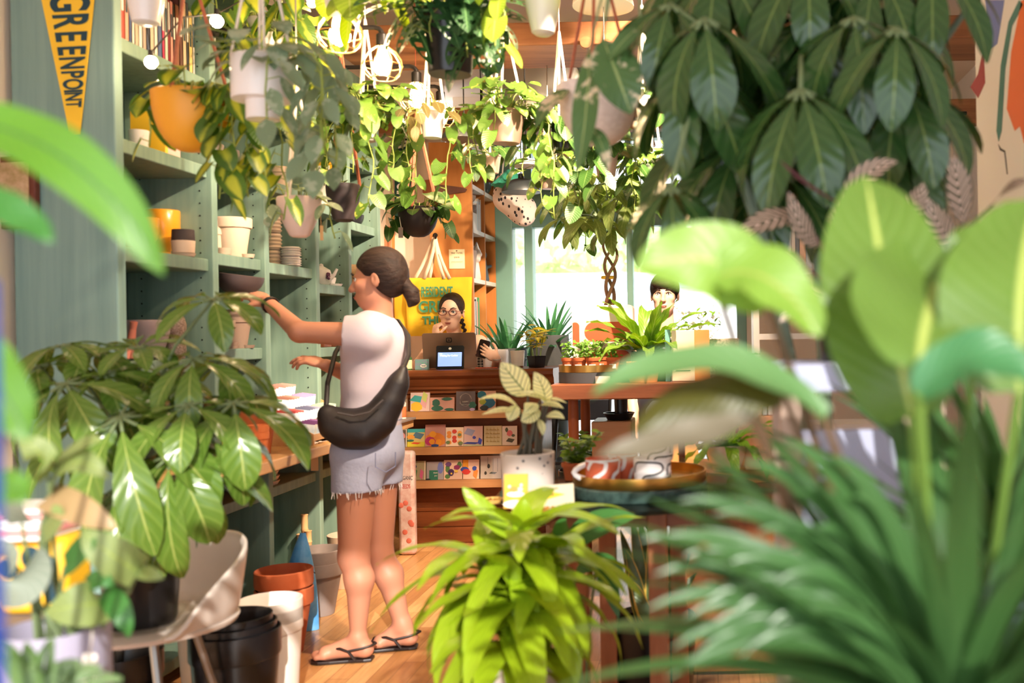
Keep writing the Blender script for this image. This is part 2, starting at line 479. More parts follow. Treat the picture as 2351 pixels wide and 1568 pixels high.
soilm = mat('soil', C(54, 38, 28), .95, var=.6, scale=60, bump=.4)
paperw = mat('white_paper', C(242, 236, 226), .7)
cordw = mat('white_cord', C(236, 224, 212), .8)
cordr = mat('rust_cord', C(186, 104, 74), .8, var=.5, scale=90)
brass = mat('brass', C(214, 162, 84), .28, 1)
steel = mat('steel', C(190, 188, 184), .32, 1)
def glass_mat(name, tint=(1, 1, 1, 1), gl=.07):
    t = NT(name)
    tr = t.n('BsdfTransparent', {'Color': tint}); g = t.n('BsdfGlossy', {'Roughness': .03})
    MATS[name] = t.fin(t.n('MixShader', {0: gl, 1: tr.outputs[0], 2: g.outputs[0]}).outputs[0]); return MATS[name]
pane_m = glass_mat('window_glass')
clear_m = glass_mat('clear_plastic', (.95, .95, .93, 1), .14)

struct('floor', MB().box(-3.2, 2.4, -1.2, 7.9, -.1, 0), floor_mat())
struct('ceiling', MB().box(-3.2, 2.4, -.7, 7.9, CEIL, CEIL + .1), ceilm)
struct('wall_left', MB().box(-2.5, -2.37, -.7, 7.4, 0, CEIL), cream)
struct('wall_back', MB().box(-2.4, -1.95, 7.3, 7.42, 0, CEIL), cream)
struct('wall_right', MB().box(1.9, 2.0, -.7, 7.9, 0, CEIL), whitep)
struct('wall_front', MB().box(-2.5, 2.0, -.72, -.6, 2.6, CEIL), whitep)
struct('wall_side', MB().box(.97, 1.07, 2.2, 3.62, 0, CEIL), whitep)
# window wall at the far end: painted green timber round big panes
YW = 7.8
def wx(px, py=650): return P(px, py, YW).x
def wz(py, px=1330): return P(px, py, YW).z
mb = MB().box(-1.98, wx(1142), YW - .02, YW + .12, 0, CEIL).box(wx(1142), 1.9, YW - .02, YW + .12, wz(300), CEIL).box(wx(1712), 1.9, YW - .02, YW + .12, 0, wz(300))
struct('wall_window', mb, cream)
win = thing('window_1', 'x', 'x', (wx(1300), YW, 0)); del win['label']; del win['category']; win['kind'] = 'structure'
fr = MB()
for a, b in ((1142, 1181), (1208, 1227), (1441, 1455), (1690, 1712)):
    fr.box(wx(a), wx(b), YW - .06, YW + .08, 0, wz(300))
XR = wx(1712)
fr.box(wx(1142), XR, YW - .05, YW + .08, wz(522), wz(432)); fr.box(wx(1142), XR, YW - .08, YW + .08, wz(440), wz(428))
fr.box(wx(1142), XR, YW - .05, YW + .08, 0, .12); fr.box(wx(1142), XR, YW - .05, YW + .08, wz(322), wz(296))
part('window_frame', fr, greenp, win, smooth=False, bevel=.006)
for a, b in ((1181, 1208), (1227, 1441), (1455, 1690)):
    part('window_pane', MB().box(wx(a), wx(b), YW, YW + .006, .12, wz(522)), pane_m, win, smooth=False)
part('window_pane', MB().box(wx(1142), XR, YW, YW + .006, wz(428), wz(322)), pane_m, win, smooth=False)

# joists, pipe run
mb = MB()
struct('trim_beam', mb.box(-1.95, 1.9, 5.2, 5.66, 2.80, 2.92), beamw, bevel=.008)
struct('trim_joist', MB().box(-2.36, 1.9, 6.5, 6.62, 2.62, 2.78), beamw, bevel=.008)
for i, (x, y) in enumerate(((-1.42, 5.17), (-.62, 5.17), (-.2, 5.17))):
    m2 = MB(); m2.lathe([(.001, -.02), (.03, -.02), (.034, 0), (.03, .03), (.001, .03)], (x, y, 2.755 + .04), 14, Matrix.Rotation(R(90), 3, 'X'))
    single('beam_peg', m2, beamw, 'round wooden peg on the front of the ceiling beam', 'peg', group='pegs on the beam')

# ------------------------------------------------------------------ outside the far window
pave = mat('pale_pavement', C(205, 200, 196), .9)
struct('pavement', MB().box(-16, 16, 7.95, 45, -.15, -.05), pave)
facade = mat('pale_facade', C(222, 222, 220), .8)
single('house_front', MB().box(-16, 16, 38, 39, -.05, 5.2), facade, 'pale building front across the street beyond the glass', 'building', smooth=False)
lw = thing('low_building', 'low white building across the street with a blue-grey ledge', 'building', (0, 22.5, -.05))
part('wall', MB().box(-14, 14, 22, 23, -.05, 2.62), mat('white_render', C(236, 238, 236), .8), lw, smooth=False)
part('ledge', MB().box(-14, 14, 21.8, 22, 2.28, 2.44), mat('blue_grey_ledge', C(150, 186, 192), .6), lw, smooth=False)
L_out = leafmat('street_tree_leaf', C(196, 216, 168), C(214, 228, 190), tr=.4)  # overexposure painted in: leaf green bleached to look washed out by daylight
barkm = mat('bark', C(120, 96, 76), .9, var=.4, scale=20)
for i, (x, y, r, lab) in enumerate(((-6.6, 25, 2.3, 'leafy street tree behind the narrow side pane'), (-2.9, 29, 2.7, 'broad leafy street tree above the low building'), (1.9, 33, 2.6, 'leafy street tree seen past the braided trunk'))):
    tr = thing('street_tree', lab, 'tree', (x, y, -.05), 'trees across the street')
    part('trunk', MB().tube([(x, y, -.05), (x + .1, y, 1.5), (x, y, 3)], [.2, .16, .12], 8), barkm, tr)
    mb = MB(); rr = random.Random(i)
    for _ in range(700):
        v = Vector((rr.gauss(0, 1), rr.gauss(0, 1), rr.gauss(0, 1))).normalized() * r * rr.uniform(.6, 1)
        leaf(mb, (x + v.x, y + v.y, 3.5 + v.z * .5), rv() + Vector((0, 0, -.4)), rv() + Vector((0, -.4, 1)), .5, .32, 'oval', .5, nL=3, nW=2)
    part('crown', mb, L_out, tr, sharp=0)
# ------------------------------------------------------------------ pots
def pot_prof(kind, rt, rb, h, w=None):
    w = w or max(.004, rt * .07)
    if kind == 'classic':
        out = [(.001, 0), (rb, 0), (rb + (rt * .9 - rb) * .97, h * .74), (rt * .985, h * .75), (rt, h * .78), (rt, h * .985), (rt - w * .5, h)]
    elif kind == 'bowl':
        out = [(.001, 0)] + [(rt * math.sin(math.pi / 2 * i / 7) ** .8, h * (1 - math.cos(math.pi / 2 * i / 7))) for i in range(1, 8)]
        out += [(rt - w * .5, h + .002)]
    elif kind == 'egg':
        out = [(.001, 0), (rb * .7, .002), (rb, h * .06)] + [(rb + (rt - rb) * math.sin(math.pi / 2 * i / 5), h * (.06 + .9 * i / 5)) for i in range(1, 6)] + [(rt - w * .5, h)]
    elif kind == 'nursery':
        out = [(.001, 0), (rb * .95, 0), (rb, h * .05), (rb + (rt - rb) * .8, h * .84), (rt, h * .86), (rt, h * .98), (rt - w * .5, h)]
    elif kind == 'step':
        out = [(.001, 0), (rb, 0), (rb, h * .3), (rt * .98, h * .31), (rt, h * .34), (rt, h * .98), (rt - w * .5, h)]
    elif kind == 'tall':
        out = [(.001, 0), (rb, 0), (rb + (rt - rb) * .78, h * .78), (rt * .985, h * .785), (rt, h * .8), (rt, h), (rt - w * .5, h + .001)]
    elif kind == 'rib':
        out = [(.001, 0), (rb * .9, 0)] + [(rt - .1 * rt * (1 + math.cos(i * 1.57)), h * (.04 + .92 * i / 16)) for i in range(17)] + [(rt * .82, h)]
    else:
        out = [(.001, 0), (rb, 0), (rt, h * .985), (rt - w * .5, h)]
    ri = out[-1][0] - w * .5
    return out + [(ri, h * .97), (max(.002, rb - w) if kind != 'bowl' else rt * .55, h * .3), (.001, h * .28)]
def mpot(kind, c, rt, rb, h, n=32): return MB().lathe(pot_prof(kind, rt, rb, h), c, n)
def pot(name, label, kind, c, rt, rb, h, m, group=None, cat='pot'):
    return single(name, mpot(kind, c, rt, rb, h), m, label, cat, loc=c, group=group, sharp=35)
def saucer(label, c, r, h, m, group=None):
    return single('saucer', MB().lathe([(.001, 0), (r * .85, 0), (r, h), (r * .95, h), (r * .82, h * .4), (.001, h * .35)], c, 28), m, label, 'saucer', loc=c, group=group, sharp=35)

# ------------------------------------------------------------------ the green shelving
XS, XB = -2.0, -2.35
DV = [3.38, 4.03, 4.50, 5.08, 5.54, 6.04]
BAYS = [[2.35, 2.0, 1.625, 1.228], [2.4, 2.02, 1.656, 1.26], [2.38, 2.03, 1.65], [2.36, 2.0, 1.58, 1.25], [2.33, 1.955, 1.6, 1.25]]
WT = .82
su = thing('shelving_unit', 'tall green-stained wooden shelving filled with pots and books along the wall', 'shelves', (-2.2, 4.7, 0))
part('end_panel', MB().box(XB, XS, DV[0], DV[0] + .05, 0, CEIL - .01), tealcol, su, smooth=False, bevel=.006, label='wide green end panel with a yellow pennant')
part('back_board', MB().box(XB - .012, XB, DV[0] + .05, DV[-1], 0, 2.8), mat('teal_back', C(78, 104, 104), .6, var=.4, scale=20, stretch=(1, 1, .05)), su, smooth=False)
hole = mat('peg_hole', C(20, 26, 24), .9)
for i, y in enumerate(DV[1:]):
    top = 2.8
    d = part('divider', MB().box(XB, XS, y, y + .045, WT, top), teal, su, smooth=False, bevel=.004)
    mb = MB()
    for z in np.arange(1.0, 2.6, .05):
        for x in (XS - .05, XB + .06):
            mb.lathe([(.001, .0), (.0035, .0), (.0035, .0012), (.001, .0012)], (x, y - .0003, z), 8, Matrix.Rotation(R(90), 3, 'X'))
    part('peg_hole', mb, hole, d, smooth=False, kind='stuff')
    part('base_divider', MB().box(XB, XS, y, y + .045, 0, WT - .047), teal, su, smooth=False, bevel=.004)
for b, zs in enumerate(BAYS):
    y0, y1 = DV[b] + .047, DV[b + 1] - .002
    if b == 0: y0 = DV[0] + .052
    for z in zs: part('shelf', MB().box(XB, XS - .018, y0, y1, z - .05, z), teal, su, smooth=False, bevel=.004)
    for z in (.62, .12): part('base_shelf', MB().box(XB, XS - .018, y0, y1, z - .045, z), teal, su, smooth=False, bevel=.004)
    part('top_board', MB().box(XB, XS - .005, y0, y1, 2.75, 2.795), teal, su, smooth=False)
single('worktop', MB().box(XB, -1.74, 3.43, 5.82, WT - .046, WT), pale, 'long pale wooden worktop projecting from the green shelving', 'worktop', smooth=False, bevel=.005)

# pennant on the end panel, point hanging down
def pennant(name, label, top, tip, wtop, wtip, m, mt, letters, edge, ratio=.44):
    """cloth wedge in a plane y = const, narrow end at tip; letters read from the wide end"""
    top, tip = Vector(top), Vector(tip); L = (tip - top).length
    ax = (tip - top).normalized(); up = Vector((0, -1, 0)).cross(ax).normalized()
    M = Matrix((ax, up, Vector((0, -1, 0)))).transposed().to_4x4(); M.translation = top
    t = thing(name, label, 'pennant', tip)
    mb = MB(); mb.M = M
    mb.prism([(0, -wtop / 2), (L, -wtip / 2), (L, wtip / 2), (0, wtop / 2)], 0, .003); part('cloth', mb, m, t, smooth=False)
    wd = lambda x: wtop + (wtip - wtop) * x / L
    x = edge
    for ch in letters:
        hh = wd(x) * .76; cw = hh * (ratio if ch != 'I' else ratio * .42); k = wd(x + cw) / wd(x)
        lettering(ch, 1, M @ Matrix.Translation((x + cw / 2, 0, .004)) @ Matrix.Diagonal((cw / (.62 if ch != 'I' else .2), hh / .72, 1, 1)), mt, t, 'letter', ext=.002, bold=.02,
                  warp=lambda a, b, k=k: (a, b * (1 - (1 - k) * (a / .62 + .5))))
        x += cw * 1.12
    return t
navy = mat('navy_felt', C(34, 64, 78), .9)
yel = mat('yellow_felt', C(246, 198, 56), .9)
Yp = DV[0] - .004
pennant('pennant', 'yellow felt pennant with navy letters hanging point down on the green end panel', P(152, -100, Yp), P(173, 308, Yp), S(152, Yp), S(24, Yp), yel, navy, 'GREENPOINT', S(88, Yp), .405)

# little framed print by the column
t = thing('framed_print', 'small dark wood framed print beside the green end panel', 'picture', P(40, 525, 3.36))
a, b = P(-30, 362, 3.36), P(87, 525, 3.36)
part('frame', MB().box(a.x, b.x, 3.35, 3.375, b.z, a.z), wood('frame_wood', C(120, 66, 52), C(84, 44, 36), 'z', 4), t, smooth=False, bevel=.004)
part('print', MB().box(a.x + .02, b.x - .02, 3.345, 3.352, b.z + .02, a.z - .02), mat('print_paper', C(196, 164, 132), .8, var=.8, scale=30, col2=C(140, 120, 60)), t, smooth=False)

# ------------------------------------------------------------------ books on the top shelf
BC = [(226, 206, 190, 'cream'), (206, 90, 60, 'orange-red'), (196, 64, 54, 'red'), (226, 160, 140, 'salmon'), (66, 80, 130, 'blue'), (222, 214, 206, 'white'), (190, 170, 150, 'beige'), (232, 226, 220, 'ivory'),
      (170, 150, 140, 'taupe'), (60, 70, 100, 'navy'), (200, 180, 160, 'sand'), (230, 220, 214, 'pale'), (80, 96, 140, 'slate blue'), (196, 60, 100, 'magenta'), (214, 200, 190, 'off-white'), (150, 46, 60, 'burgundy'),
      (210, 140, 130, 'pink'), (50, 40, 40, 'black'), (120, 70, 50, 'brown'), (90, 50, 44, 'dark brown'), (196, 170, 140, 'tan'), (60, 60, 66, 'charcoal'), (220, 190, 120, 'straw'), (210, 204, 200, 'light grey')]
def book(y, z, th, h, dep, col, label, group, x=XS - .05):
    r_, g_, b_, _n = col
    o = thing('book', label, 'book', (x - dep / 2, y + th / 2, z), group)
    m = mat('book_%d_%d_%d' % (r_, g_, b_), C(r_, g_, b_), .45)
    c = MB().box(x - dep, x, y, y + .0025, z, z + h).box(x - dep, x, y + th - .0025, y + th, z, z + h).box(x - .003, x, y, y + th, z, z + h)
    part('cover', c, m, o, smooth=False)
    part('pages', MB().box(x - dep + .004, x - .004, y + .0026, y + th - .0026, z + .003, z + h - .004), paperw, o, smooth=False)
    tb = MB().box(x, x + .0006, y + th * .25, y + th * .75, z + h * .45, z + h * .8)
    part('spine_title', tb, paperw if r_ + g_ + b_ < 420 else navy, o, smooth=False)
y = DV[0] + .08; i = 0
while y < DV[1] - .03:
    th = rng.uniform(.012, .03); col = BC[i % len(BC)]
    book(y, 2.351, th, rng.uniform(.24, .30), .2, col, '%s book on the top shelf, %s from the end panel' % (col[3], ordn(i)), 'books on the top shelf')
    y += th + .0015; i += 1
y = DV[1] + .06
for k in range(4):
    th = rng.uniform(.015, .03); col = BC[(k * 5 + 6) % len(BC)]
    book(y, 2.401, th, rng.uniform(.22, .27), .18, col, '%s book in the second bay of the top shelf, %s along' % (col[3], ordn(k)), 'books in the second bay'); y += th + .002

# ------------------------------------------------------------------ pots and things on the shelves
def on(px, X, Z, py=600):
    p = PX(px, py, X); return Vector((X, p.y, Z + .001))
mustard = mat('mustard_glaze', C(236, 158, 40), .3, coat=.2)
c = on(374, -2.17, 1.625, 540)
def funnel(c, r, h): return MB().lathe([(.001, 0), (r * .5, 0), (r * .5, h * .1), (r * .42, h * .13), (r, h * .55), (r, h * .98), (r * .95, h), (r * .92, h * .97), (r * .9, h * .56), (.001, h * .3)], c, 32)
single('funnel_planter', funnel(c, .063, .19), mustard, 'large mustard yellow funnel planter on the shelf under the hanging brasil plant', 'planter', loc=c)
c = on(333, -2.14, 1.625, 540); single('funnel_planter', funnel(c, .05, .14), mustard, 'smaller mustard funnel planter tucked beside the large one', 'planter', loc=c)
c = on(421, -2.055, 1.625, 570)
saucer('pale round saucer under the two-tone cup', c, .044, .012, palepot)
cu = thing('two_tone_cup', 'pale cup with a dark grey cup turned on top, beside the mustard planter', 'cup', c + Vector((0, 0, .014)))
part('cup_body', mpot('cyl', c + Vector((0, 0, .014)), .043, .04, .048), palepot, cu); part('dark_cup', mpot('cyl', c + Vector((0, 0, .063)), .04, .042, .042), mat('charcoal_clay', C(66, 54, 54), .7), cu)
c = on(300, -2.10, 1.625, 560); pot('terracotta_pot', 'dull red clay pot against the end panel on the mustard planter shelf', 'classic', c, .05, .035, .08, mat('red_clay', C(176, 84, 66), .8))
# bay one upper: a mug, a yellow book, a pink box among vines
c = on(320, -2.1, 2.0, 350); pot('white_mug', 'white ceramic cup on the shelf beneath the books', 'cyl', c, .035, .03, .075, whitepot, cat='cup')
c = on(340, -2.13, 2.0, 350); single('yellow_book', MB().box(c.x - .06, c.x + .07, c.y - .01, c.y + .01, c.z, c.z + .17), mat('yellow_cover', C(244, 196, 50), .5), 'thin yellow book upright behind the yellow hanging pot', 'book', smooth=False)
c = on(370, -2.15, 2.0, 350); single('pink_box', MB().cbox(c + Vector((0, 0, .05)), (.1, .1, .1)), mat('pink_card', C(230, 180, 170), .7), 'small pink cardboard box on the shelf beneath the books', 'box', smooth=False, bevel=.003)
# bay one lower
c = on(335, -2.15, 1.228, 740); pot('lavender_bowl_planter', 'large lavender grey bowl planter on the lowest shelf behind the umbrella plant', 'egg', c, .085, .05, .15, mat('lavender_clay', C(186, 164, 172), .6))
c = on(404, -2.09, 1.228, 760)
single('speckled_vase', MB().lathe([(.001, 0), (.03, 0), (.036, .03), (.034, .065), (.026, .082), (.036, .1), (.038, .13), (.03, .16), (.022, .17), (.018, .165), (.001, .1)], c, 24), mat('granite_speckle', C(196, 172, 160), .7, var=1, scale=160, col2=C(110, 86, 78)), 'speckled stone vase of two bulges on the shelf', 'vase', loc=c)
for k, px in enumerate((288, 300)):
    c = on(px, -2.07, 1.228, 740); single('clay_rod', MB().tube([c + Vector((0, 0, .01)), c + Vector((.015, .03 - .04 * k, .14))], .011, 10), mat('pink_clay', C(212, 128, 112), .7), 'pink clay rod %s the end panel on the lavender bowl shelf' % ('standing nearest' if k == 0 else 'leaning a step away from'), 'ornament')
# bay two: pale classic pots
c = on(533, -2.10, 1.656, 580); pot('pale_clay_pot', 'large pale clay pot, widest on its shelf in the second bay', 'classic', c, .083, .056, .175, palepot, 'pale clay pots')
for k in range(2):
    c = on(497, -2.15, 1.656 + .032 * k, 580); pot('pale_clay_pot', 'pale clay pot %s by the divider' % ('at the bottom of the nested pair', 'on top of the nested pair')[k], 'classic', c, .05, .035, .13, palepot, 'pale clay pots')
for k in range(2):
    c = on(512, -2.05, 1.656 + .014 * k, 580); saucer('small pale saucer %s before the large pale pot' % ('lying on the shelf', 'stacked on another')[k], c, .035, .013, palepot, 'pale saucers')
c = on(568, -2.035, 1.656, 590); saucer('small pale saucer alone behind the large pale pot', c, .03, .016, palepot, 'pale saucers')
c = on(546, -2.07, 1.26, 780)
for k in range(2): pot('brown_grey_pot', 'tall grey-brown clay pot under the reaching hand, %s of the nested pair' % ('lower', 'upper')[k], 'classic', c + Vector((0, 0, .018 * k)), .06, .036, .15, brownpot, 'grey-brown pots')
c = on(513, -2.1, 1.26, 780); pot('brown_grey_pot', 'smaller grey-brown clay pot by the divider under the reaching hand', 'classic', c, .05, .03, .12, brownpot, 'grey-brown pots')
for px, n, X in ((500, 2, -2.05), (530, 2, -2.05), (566, 1, -2.04)):
    for k in range(n): saucer('grey-brown saucer %s %s' % (('on the shelf', 'stacked on top')[k], {500: 'by the divider', 530: 'before the nested pots', 566: 'past the nested pots'}[px]), on(px, X, 1.26 + .014 * k, 790), .034, .013, brownpot, 'grey-brown saucers')
for px, X, kx in ((480, -2.15, 0), (517, -2.15, 1)):
    c = on(px, X, 2.02, 400); pot('grey_clay_pot', 'grey clay pot %s on the high second-bay shelf behind leaves' % ('by the near divider', 'by the far divider')[kx], 'classic', c, .06, .04, .12, greypot)
# bay three: ribbed stacks
ribm = mat('ribbed_glaze', C(232, 208, 190), .25, coat=.4)
for k in range(3):
    c = on(628, -2.14, 1.65 + .083 * k, 580); pot('ribbed_pot', 'glossy ribbed pot, %s of the tall stack' % ('bottom', 'middle', 'top')[k], 'rib', c, .042, .034, .08, ribm, 'ribbed pots')
for k in range(2):
    c = on(668, -2.06, 1.65 + .05 * k, 590); pot('ribbed_pot', 'low cream ribbed bowl, %s of two' % ('lower', 'upper')[k], 'rib', c, .05, .042, .048, whitepot, 'ribbed pots')
c = on(640, -2.14, 2.03, 420); pot('grey_clay_pot', 'grey pot on the high third-bay shelf behind the pink hanging pot', 'classic', c, .06, .04, .12, palepot)
# bay four
c = on(738, -2.10, 1.58, 640)
tp = thing('teapot', 'white teapot painted with a purple flower on the shelf near the customer', 'teapot', c)
part('body', MB().lathe([(.001, 0), (.03, 0), (.05, .02), (.056, .05), (.045, .085), (.02, .1), (.012, .105), (.01, .115), (.001, .12)], c, 28), whitepot, tp)
part('spout', MB().tube([c + Vector((.05, .0, .04)), c + Vector((.07, 0, .06)), c + Vector((.085, 0, .09))], [.012, .009, .007], 10), whitepot, tp)
mb = MB()
for k in range(6): mb.ell(c + Vector((.047 + .002 * (k % 2), -.028 + .012 * math.cos(k), .05 + .013 * math.sin(k))), (.008, .009, .008), 8, 6)
part('flower', mb, mat('purple_paint', C(110, 56, 92), .4), tp)
c2 = on(765, -2.06, 1.58, 640); saucer('white saucer under a small cup on the teapot shelf', c2, .05, .012, whitepot)
pot('small_cup', 'tiny white cup on a saucer on the teapot shelf', 'egg', c2 + Vector((-.01, 0, .007)), .025, .016, .04, whitepot, cat='cup')
yf = mat('yellow_frame_paint', C(240, 180, 40), .4)
for k, px in enumerate((738, 748)):
    c = on(px, -2.1, 2.0, 460); t = thing('picture_frame', 'yellow upright frame on the high shelf, %s of two' % ('nearer the window shopper', 'further along')[k], 'frame', c)
    part('frame', MB().box(c.x - .09, c.x + .07, c.y - .008, c.y + .008, c.z, c.z + .25), yf, t, smooth=False)
    part('print', MB().box(c.x - .07, c.x + .05, c.y - .0095, c.y - .007, c.z + .02, c.z + .23), paperw, t, smooth=False)
for k, px in enumerate((722, 748)):
    c = on(px, -2.1, 1.25, 740); bx = thing('wooden_box', 'small wooden box on the shelf behind the customer\'s arm, %s' % ('near one', 'far one')[k], 'box', c)
    part('box_body', MB().box(c.x - .07, c.x + .07, c.y - .05, c.y + .05, c.z, c.z + .07), tablew, bx, smooth=False, bevel=.003)
    part('yellow_clip', MB().box(c.x - .03, c.x + .075, c.y - .045, c.y + .03, c.z + .071, c.z + .085), yf, bx, smooth=False)
# bay five
c = on(808, -2.13, 1.955, 510); pot('dark_bowl', 'dark grey bowl tipped on the high shelf beside the wall', 'bowl', c, .07, .04, .07, mat('dark_glaze', C(46, 44, 50), .3), cat='bowl')
c = on(790, -2.07, 1.955, 500); pot('amber_jar', 'amber glass jar on the high shelf next to the dark bowl', 'cyl', c, .03, .03, .08, mat('amber', C(216, 160, 40), .15), cat='jar')
c = on(800, -2.12, 1.6, 620)
single('wicker_basket', mpot('egg', c, .1, .07, .12), mat('wicker', C(150, 116, 76), .8, var=.8, scale=70, stretch=(1, 1, 3)), 'olive-brown wicker basket on the shelf behind the customer\'s head', 'basket', loc=c)
for k in range(3):
    c = on(787 + 15 * k, -2.08, 1.25, 740); bx = thing('candle_box', 'square box with a dark round window, %s in the last bay' % ordn(k), 'box', c, 'boxes in the last bay')
    part('box_body', MB().cbox(c + Vector((0, 0, .05)), (.09, .07, .1)), orangew, bx, smooth=False, bevel=.002)
    part('round_window', MB().lathe([(.001, 0), (.025, 0), (.025, .002), (.001, .002)], c + Vector((0, -.035, .05)), 16, Matrix.Rotation(R(90), 3, 'X')), black, bx)

# ------------------------------------------------------------------ on the worktop
def wt(px, py): return PZ(px, py, WT) + Vector((0, 0, .001))
c = Vector((-1.9, 4.17, WT + .001))
for k in range(2): pot('terracotta_pot', 'bright terracotta pot on the worktop, %s' % ('bottom of the nested pair', 'top of the nested pair')[k], 'classic', c + Vector((0, 0, .038 * k)), .078, .05, .172, terra, 'terracotta pots on the worktop')
c = Vector((-1.81, 3.98, WT + .001))
for k in range(2): pot('terracotta_pot', 'small terracotta pot with a price sticker, %s' % ('under another', 'nested on top')[k], 'classic', c + Vector((0, 0, .028 * k)), .042, .028, .11, terra, 'small terracotta pots')
pot('terracotta_pot', 'small terracotta pot behind the umbrella plant leaves beside the divider', 'nursery', Vector((-2.12, 4.13, WT + .001)), .04, .03, .2, terrad)
c = Vector((-1.80, 4.33, WT + .001))
for k in range(5): saucer('terracotta saucer, %s from the bottom of the stack on the worktop' % ordn(k), c + Vector((0, 0, .0135 * k)), .032, .013, terra, 'terracotta saucers')
c = wt(552, 1058) + Vector((-.12, .05, 0)); 
single('grey_tray', MB().lathe([(.001, 0), (.08, 0), (.09, .014), (.086, .014), (.078, .005), (.001, .005)], c, 28), greypot, 'flat grey saucer tray at the worktop edge under leaves', 'tray', loc=c)
# tiered rack of seed packets
rk = thing('packet_rack', 'tiered pale wooden rack of seed packets on the worktop', 'rack', (-1.95, 4.72, WT + .001))
mb = MB(); RY0, RY1 = 4.46, 5.12
for y in (RY0, RY1 - .008):
    mb.M = Matrix.Translation((0, y + .008, 0)) @ Matrix.Rotation(R(90), 4, 'X')
    mb.prism([(-1.78, WT + .001), (-1.78, WT + .05), (-2.16, WT + .25), (-2.19, WT + .25), (-2.19, WT + .001)], 0, .008)
    part('rack_side', mb, pale, rk, smooth=False); mb = MB()
tiers = [(-1.80, .012), (-1.90, .062), (-2.0, .112), (-2.1, .162)]
for i, (x, dz) in enumerate(tiers):
    part('rack_tier', MB().box(x - .085, x + .012, RY0 + .008, RY1 - .008, WT + dz, WT + dz + .006).box(x + .006, x + .012, RY0 + .008, RY1 - .008, WT + dz, WT + dz + .035), pale, rk, smooth=False)
PK = [('purple', (120, 60, 130)), ('black', (34, 32, 38)), ('red', (190, 50, 50)), ('navy', (50, 56, 100)), ('green', (70, 110, 70)), ('brown', (130, 70, 44))]
for i, (x, dz) in enumerate(tiers):
    nk = 0
    for gi in range(3):
        nm, cc = PK[(i * 2 + gi) % 6] if i < 3 else PK[5]
        for k in range(5):
            y = RY0 + .03 + gi * .2 + k * .03
            pk = thing('seed_packet', '%s-topped seed packet, %s along the %s tier of the rack' % (nm, ordn(nk), ('lowest', 'second', 'third', 'top')[i]), 'packet', (x - .03, y, WT + dz + .008), 'seed packets in the rack')
            M = Matrix.Translation((x - .032, y, WT + dz + .009)) @ Matrix.Rotation(R(-18 - rng.uniform(0, 6)), 4, 'X') @ Matrix.Rotation(R(28), 4, 'Z')
            mb = MB(); mb.M = M; mb.box(-.034, .034, -.0012, .0012, 0, .085); part('packet_front', mb, mat('packet_%d' % ((i + gi + k) % 3), [C(226, 232, 240), C(236, 226, 214), C(206, 222, 236)][(i + gi + k) % 3], .4, var=.7, scale=40, col2=C(150, 180, 200)), pk, smooth=False)
            mb = MB(); mb.M = M; mb.box(-.034, .034, -.0016, .0016, .076, .0865); part('packet_top', mb, mat('packet_' + nm, C(*cc), .4), pk, smooth=False)
            nk += 1
# tied bundle and its tag
c = Vector((-1.765, 4.55, WT))
tg = thing('price_tag', 'manila tag hanging on string over the worktop edge', 'tag', P(722, 1080, 4.62))
e = P(722, 1046, 4.62)
part('string', MB().tube([Vector((-1.80, 4.50, WT + .008)), Vector((-1.75, 4.58, WT + .012)), Vector((-1.733, 4.62, WT + .004)), e + Vector((0, 0, -.004))], .0016, 6), cordw, tg)
mb = MB(); mb.M = facing(e + Vector((0, 0, -.035)))
mb.prism([(-.017, -.035), (.017, -.035), (.017, .028), (.01, .036), (-.01, .036), (-.017, .028)], -.001, .001); part('tag_card', mb, mat('manila', C(230, 190, 136), .8), tg, smooth=False)
mb = MB(); mb.M = facing(e + Vector((0, -.0012, -.006))); mb.prism([(.006 * math.cos(a * .63), .006 * math.sin(a * .63)) for a in range(10)], 0, .001); part('eyelet', mb, black, tg)
mb = MB()
for k in range(7):
    p = Vector((-1.84 + rng.uniform(-.02, .02), 4.43 + .02 * k * .6, WT + .008)); mb.tube([p + Vector((-.04, -.02, 0)), p + Vector((0, 0, .012 + .004 * (k % 3))), p + Vector((.045, .05, 0))], .004, 6)
single('string_bundle', mb, cordw, 'loose bundle of white string ties beside the saucer stack', 'string')

# ------------------------------------------------------------------ in the base and on the floor by it
for k in range(3): saucer('pale square-edged saucer, %s of the stack below the worktop' % ('bottom', 'middle', 'top')[k], Vector((-2.1, 4.66, .621 + .022 * k)), .075 - .004 * (k == 2), .02, palepot, 'pale saucers below the worktop')
bam = mat('bamboo', C(220, 172, 122), .45, var=.2, scale=8)
for k, (px, h, X) in enumerate(((689, .19, -2.1), (700, .30, -2.05), (708, .22, -2.03))):
    c = on(px, X, .12, 1260); mb = MB(); n = 4
    pr = [(.001, 0), (.017, 0)] + [q for j in range(n) for q in ((.016, h * (j + .1) / n), (.016, h * (j + .9) / n), (.0185, h * (j + 1) / n - .002))] + [(.014, h), (.012, h - .01), (.001, h - .02)]
    mb.lathe(pr, c, 16); t = thing('bamboo_pole', 'thick bamboo pole, %s of the tied trio in the base' % ('shortest', 'tallest', 'middle-height')[k], 'pole', c, 'bamboo poles')
    part('cane', mb, bam, t); part('tie', MB().lathe([(.019, -.003), (.021, 0), (.019, .003)], c + Vector((0, 0, h * .55)), 16), iron, t)
c = on(650, -2.1, .12, 1250); bd = thing('wooden_tray_board', 'brown board with a burnt round mark lying in the base', 'board', c)
part('board', MB().box(-2.2, -2.03, 4.60, 4.85, .121, .16), brownv, bd, smooth=False)
part('mark', MB().box(-2.03, -2.029, 4.68, 4.74, .13, .152), black, bd, smooth=False)
single('label_card', MB().box(-2.0, -1.999, 4.93, 4.98, .13, .20), paperw, 'white label card standing at the foot of the base divider', 'label', loc=(-2, 4.95, .13), smooth=False)
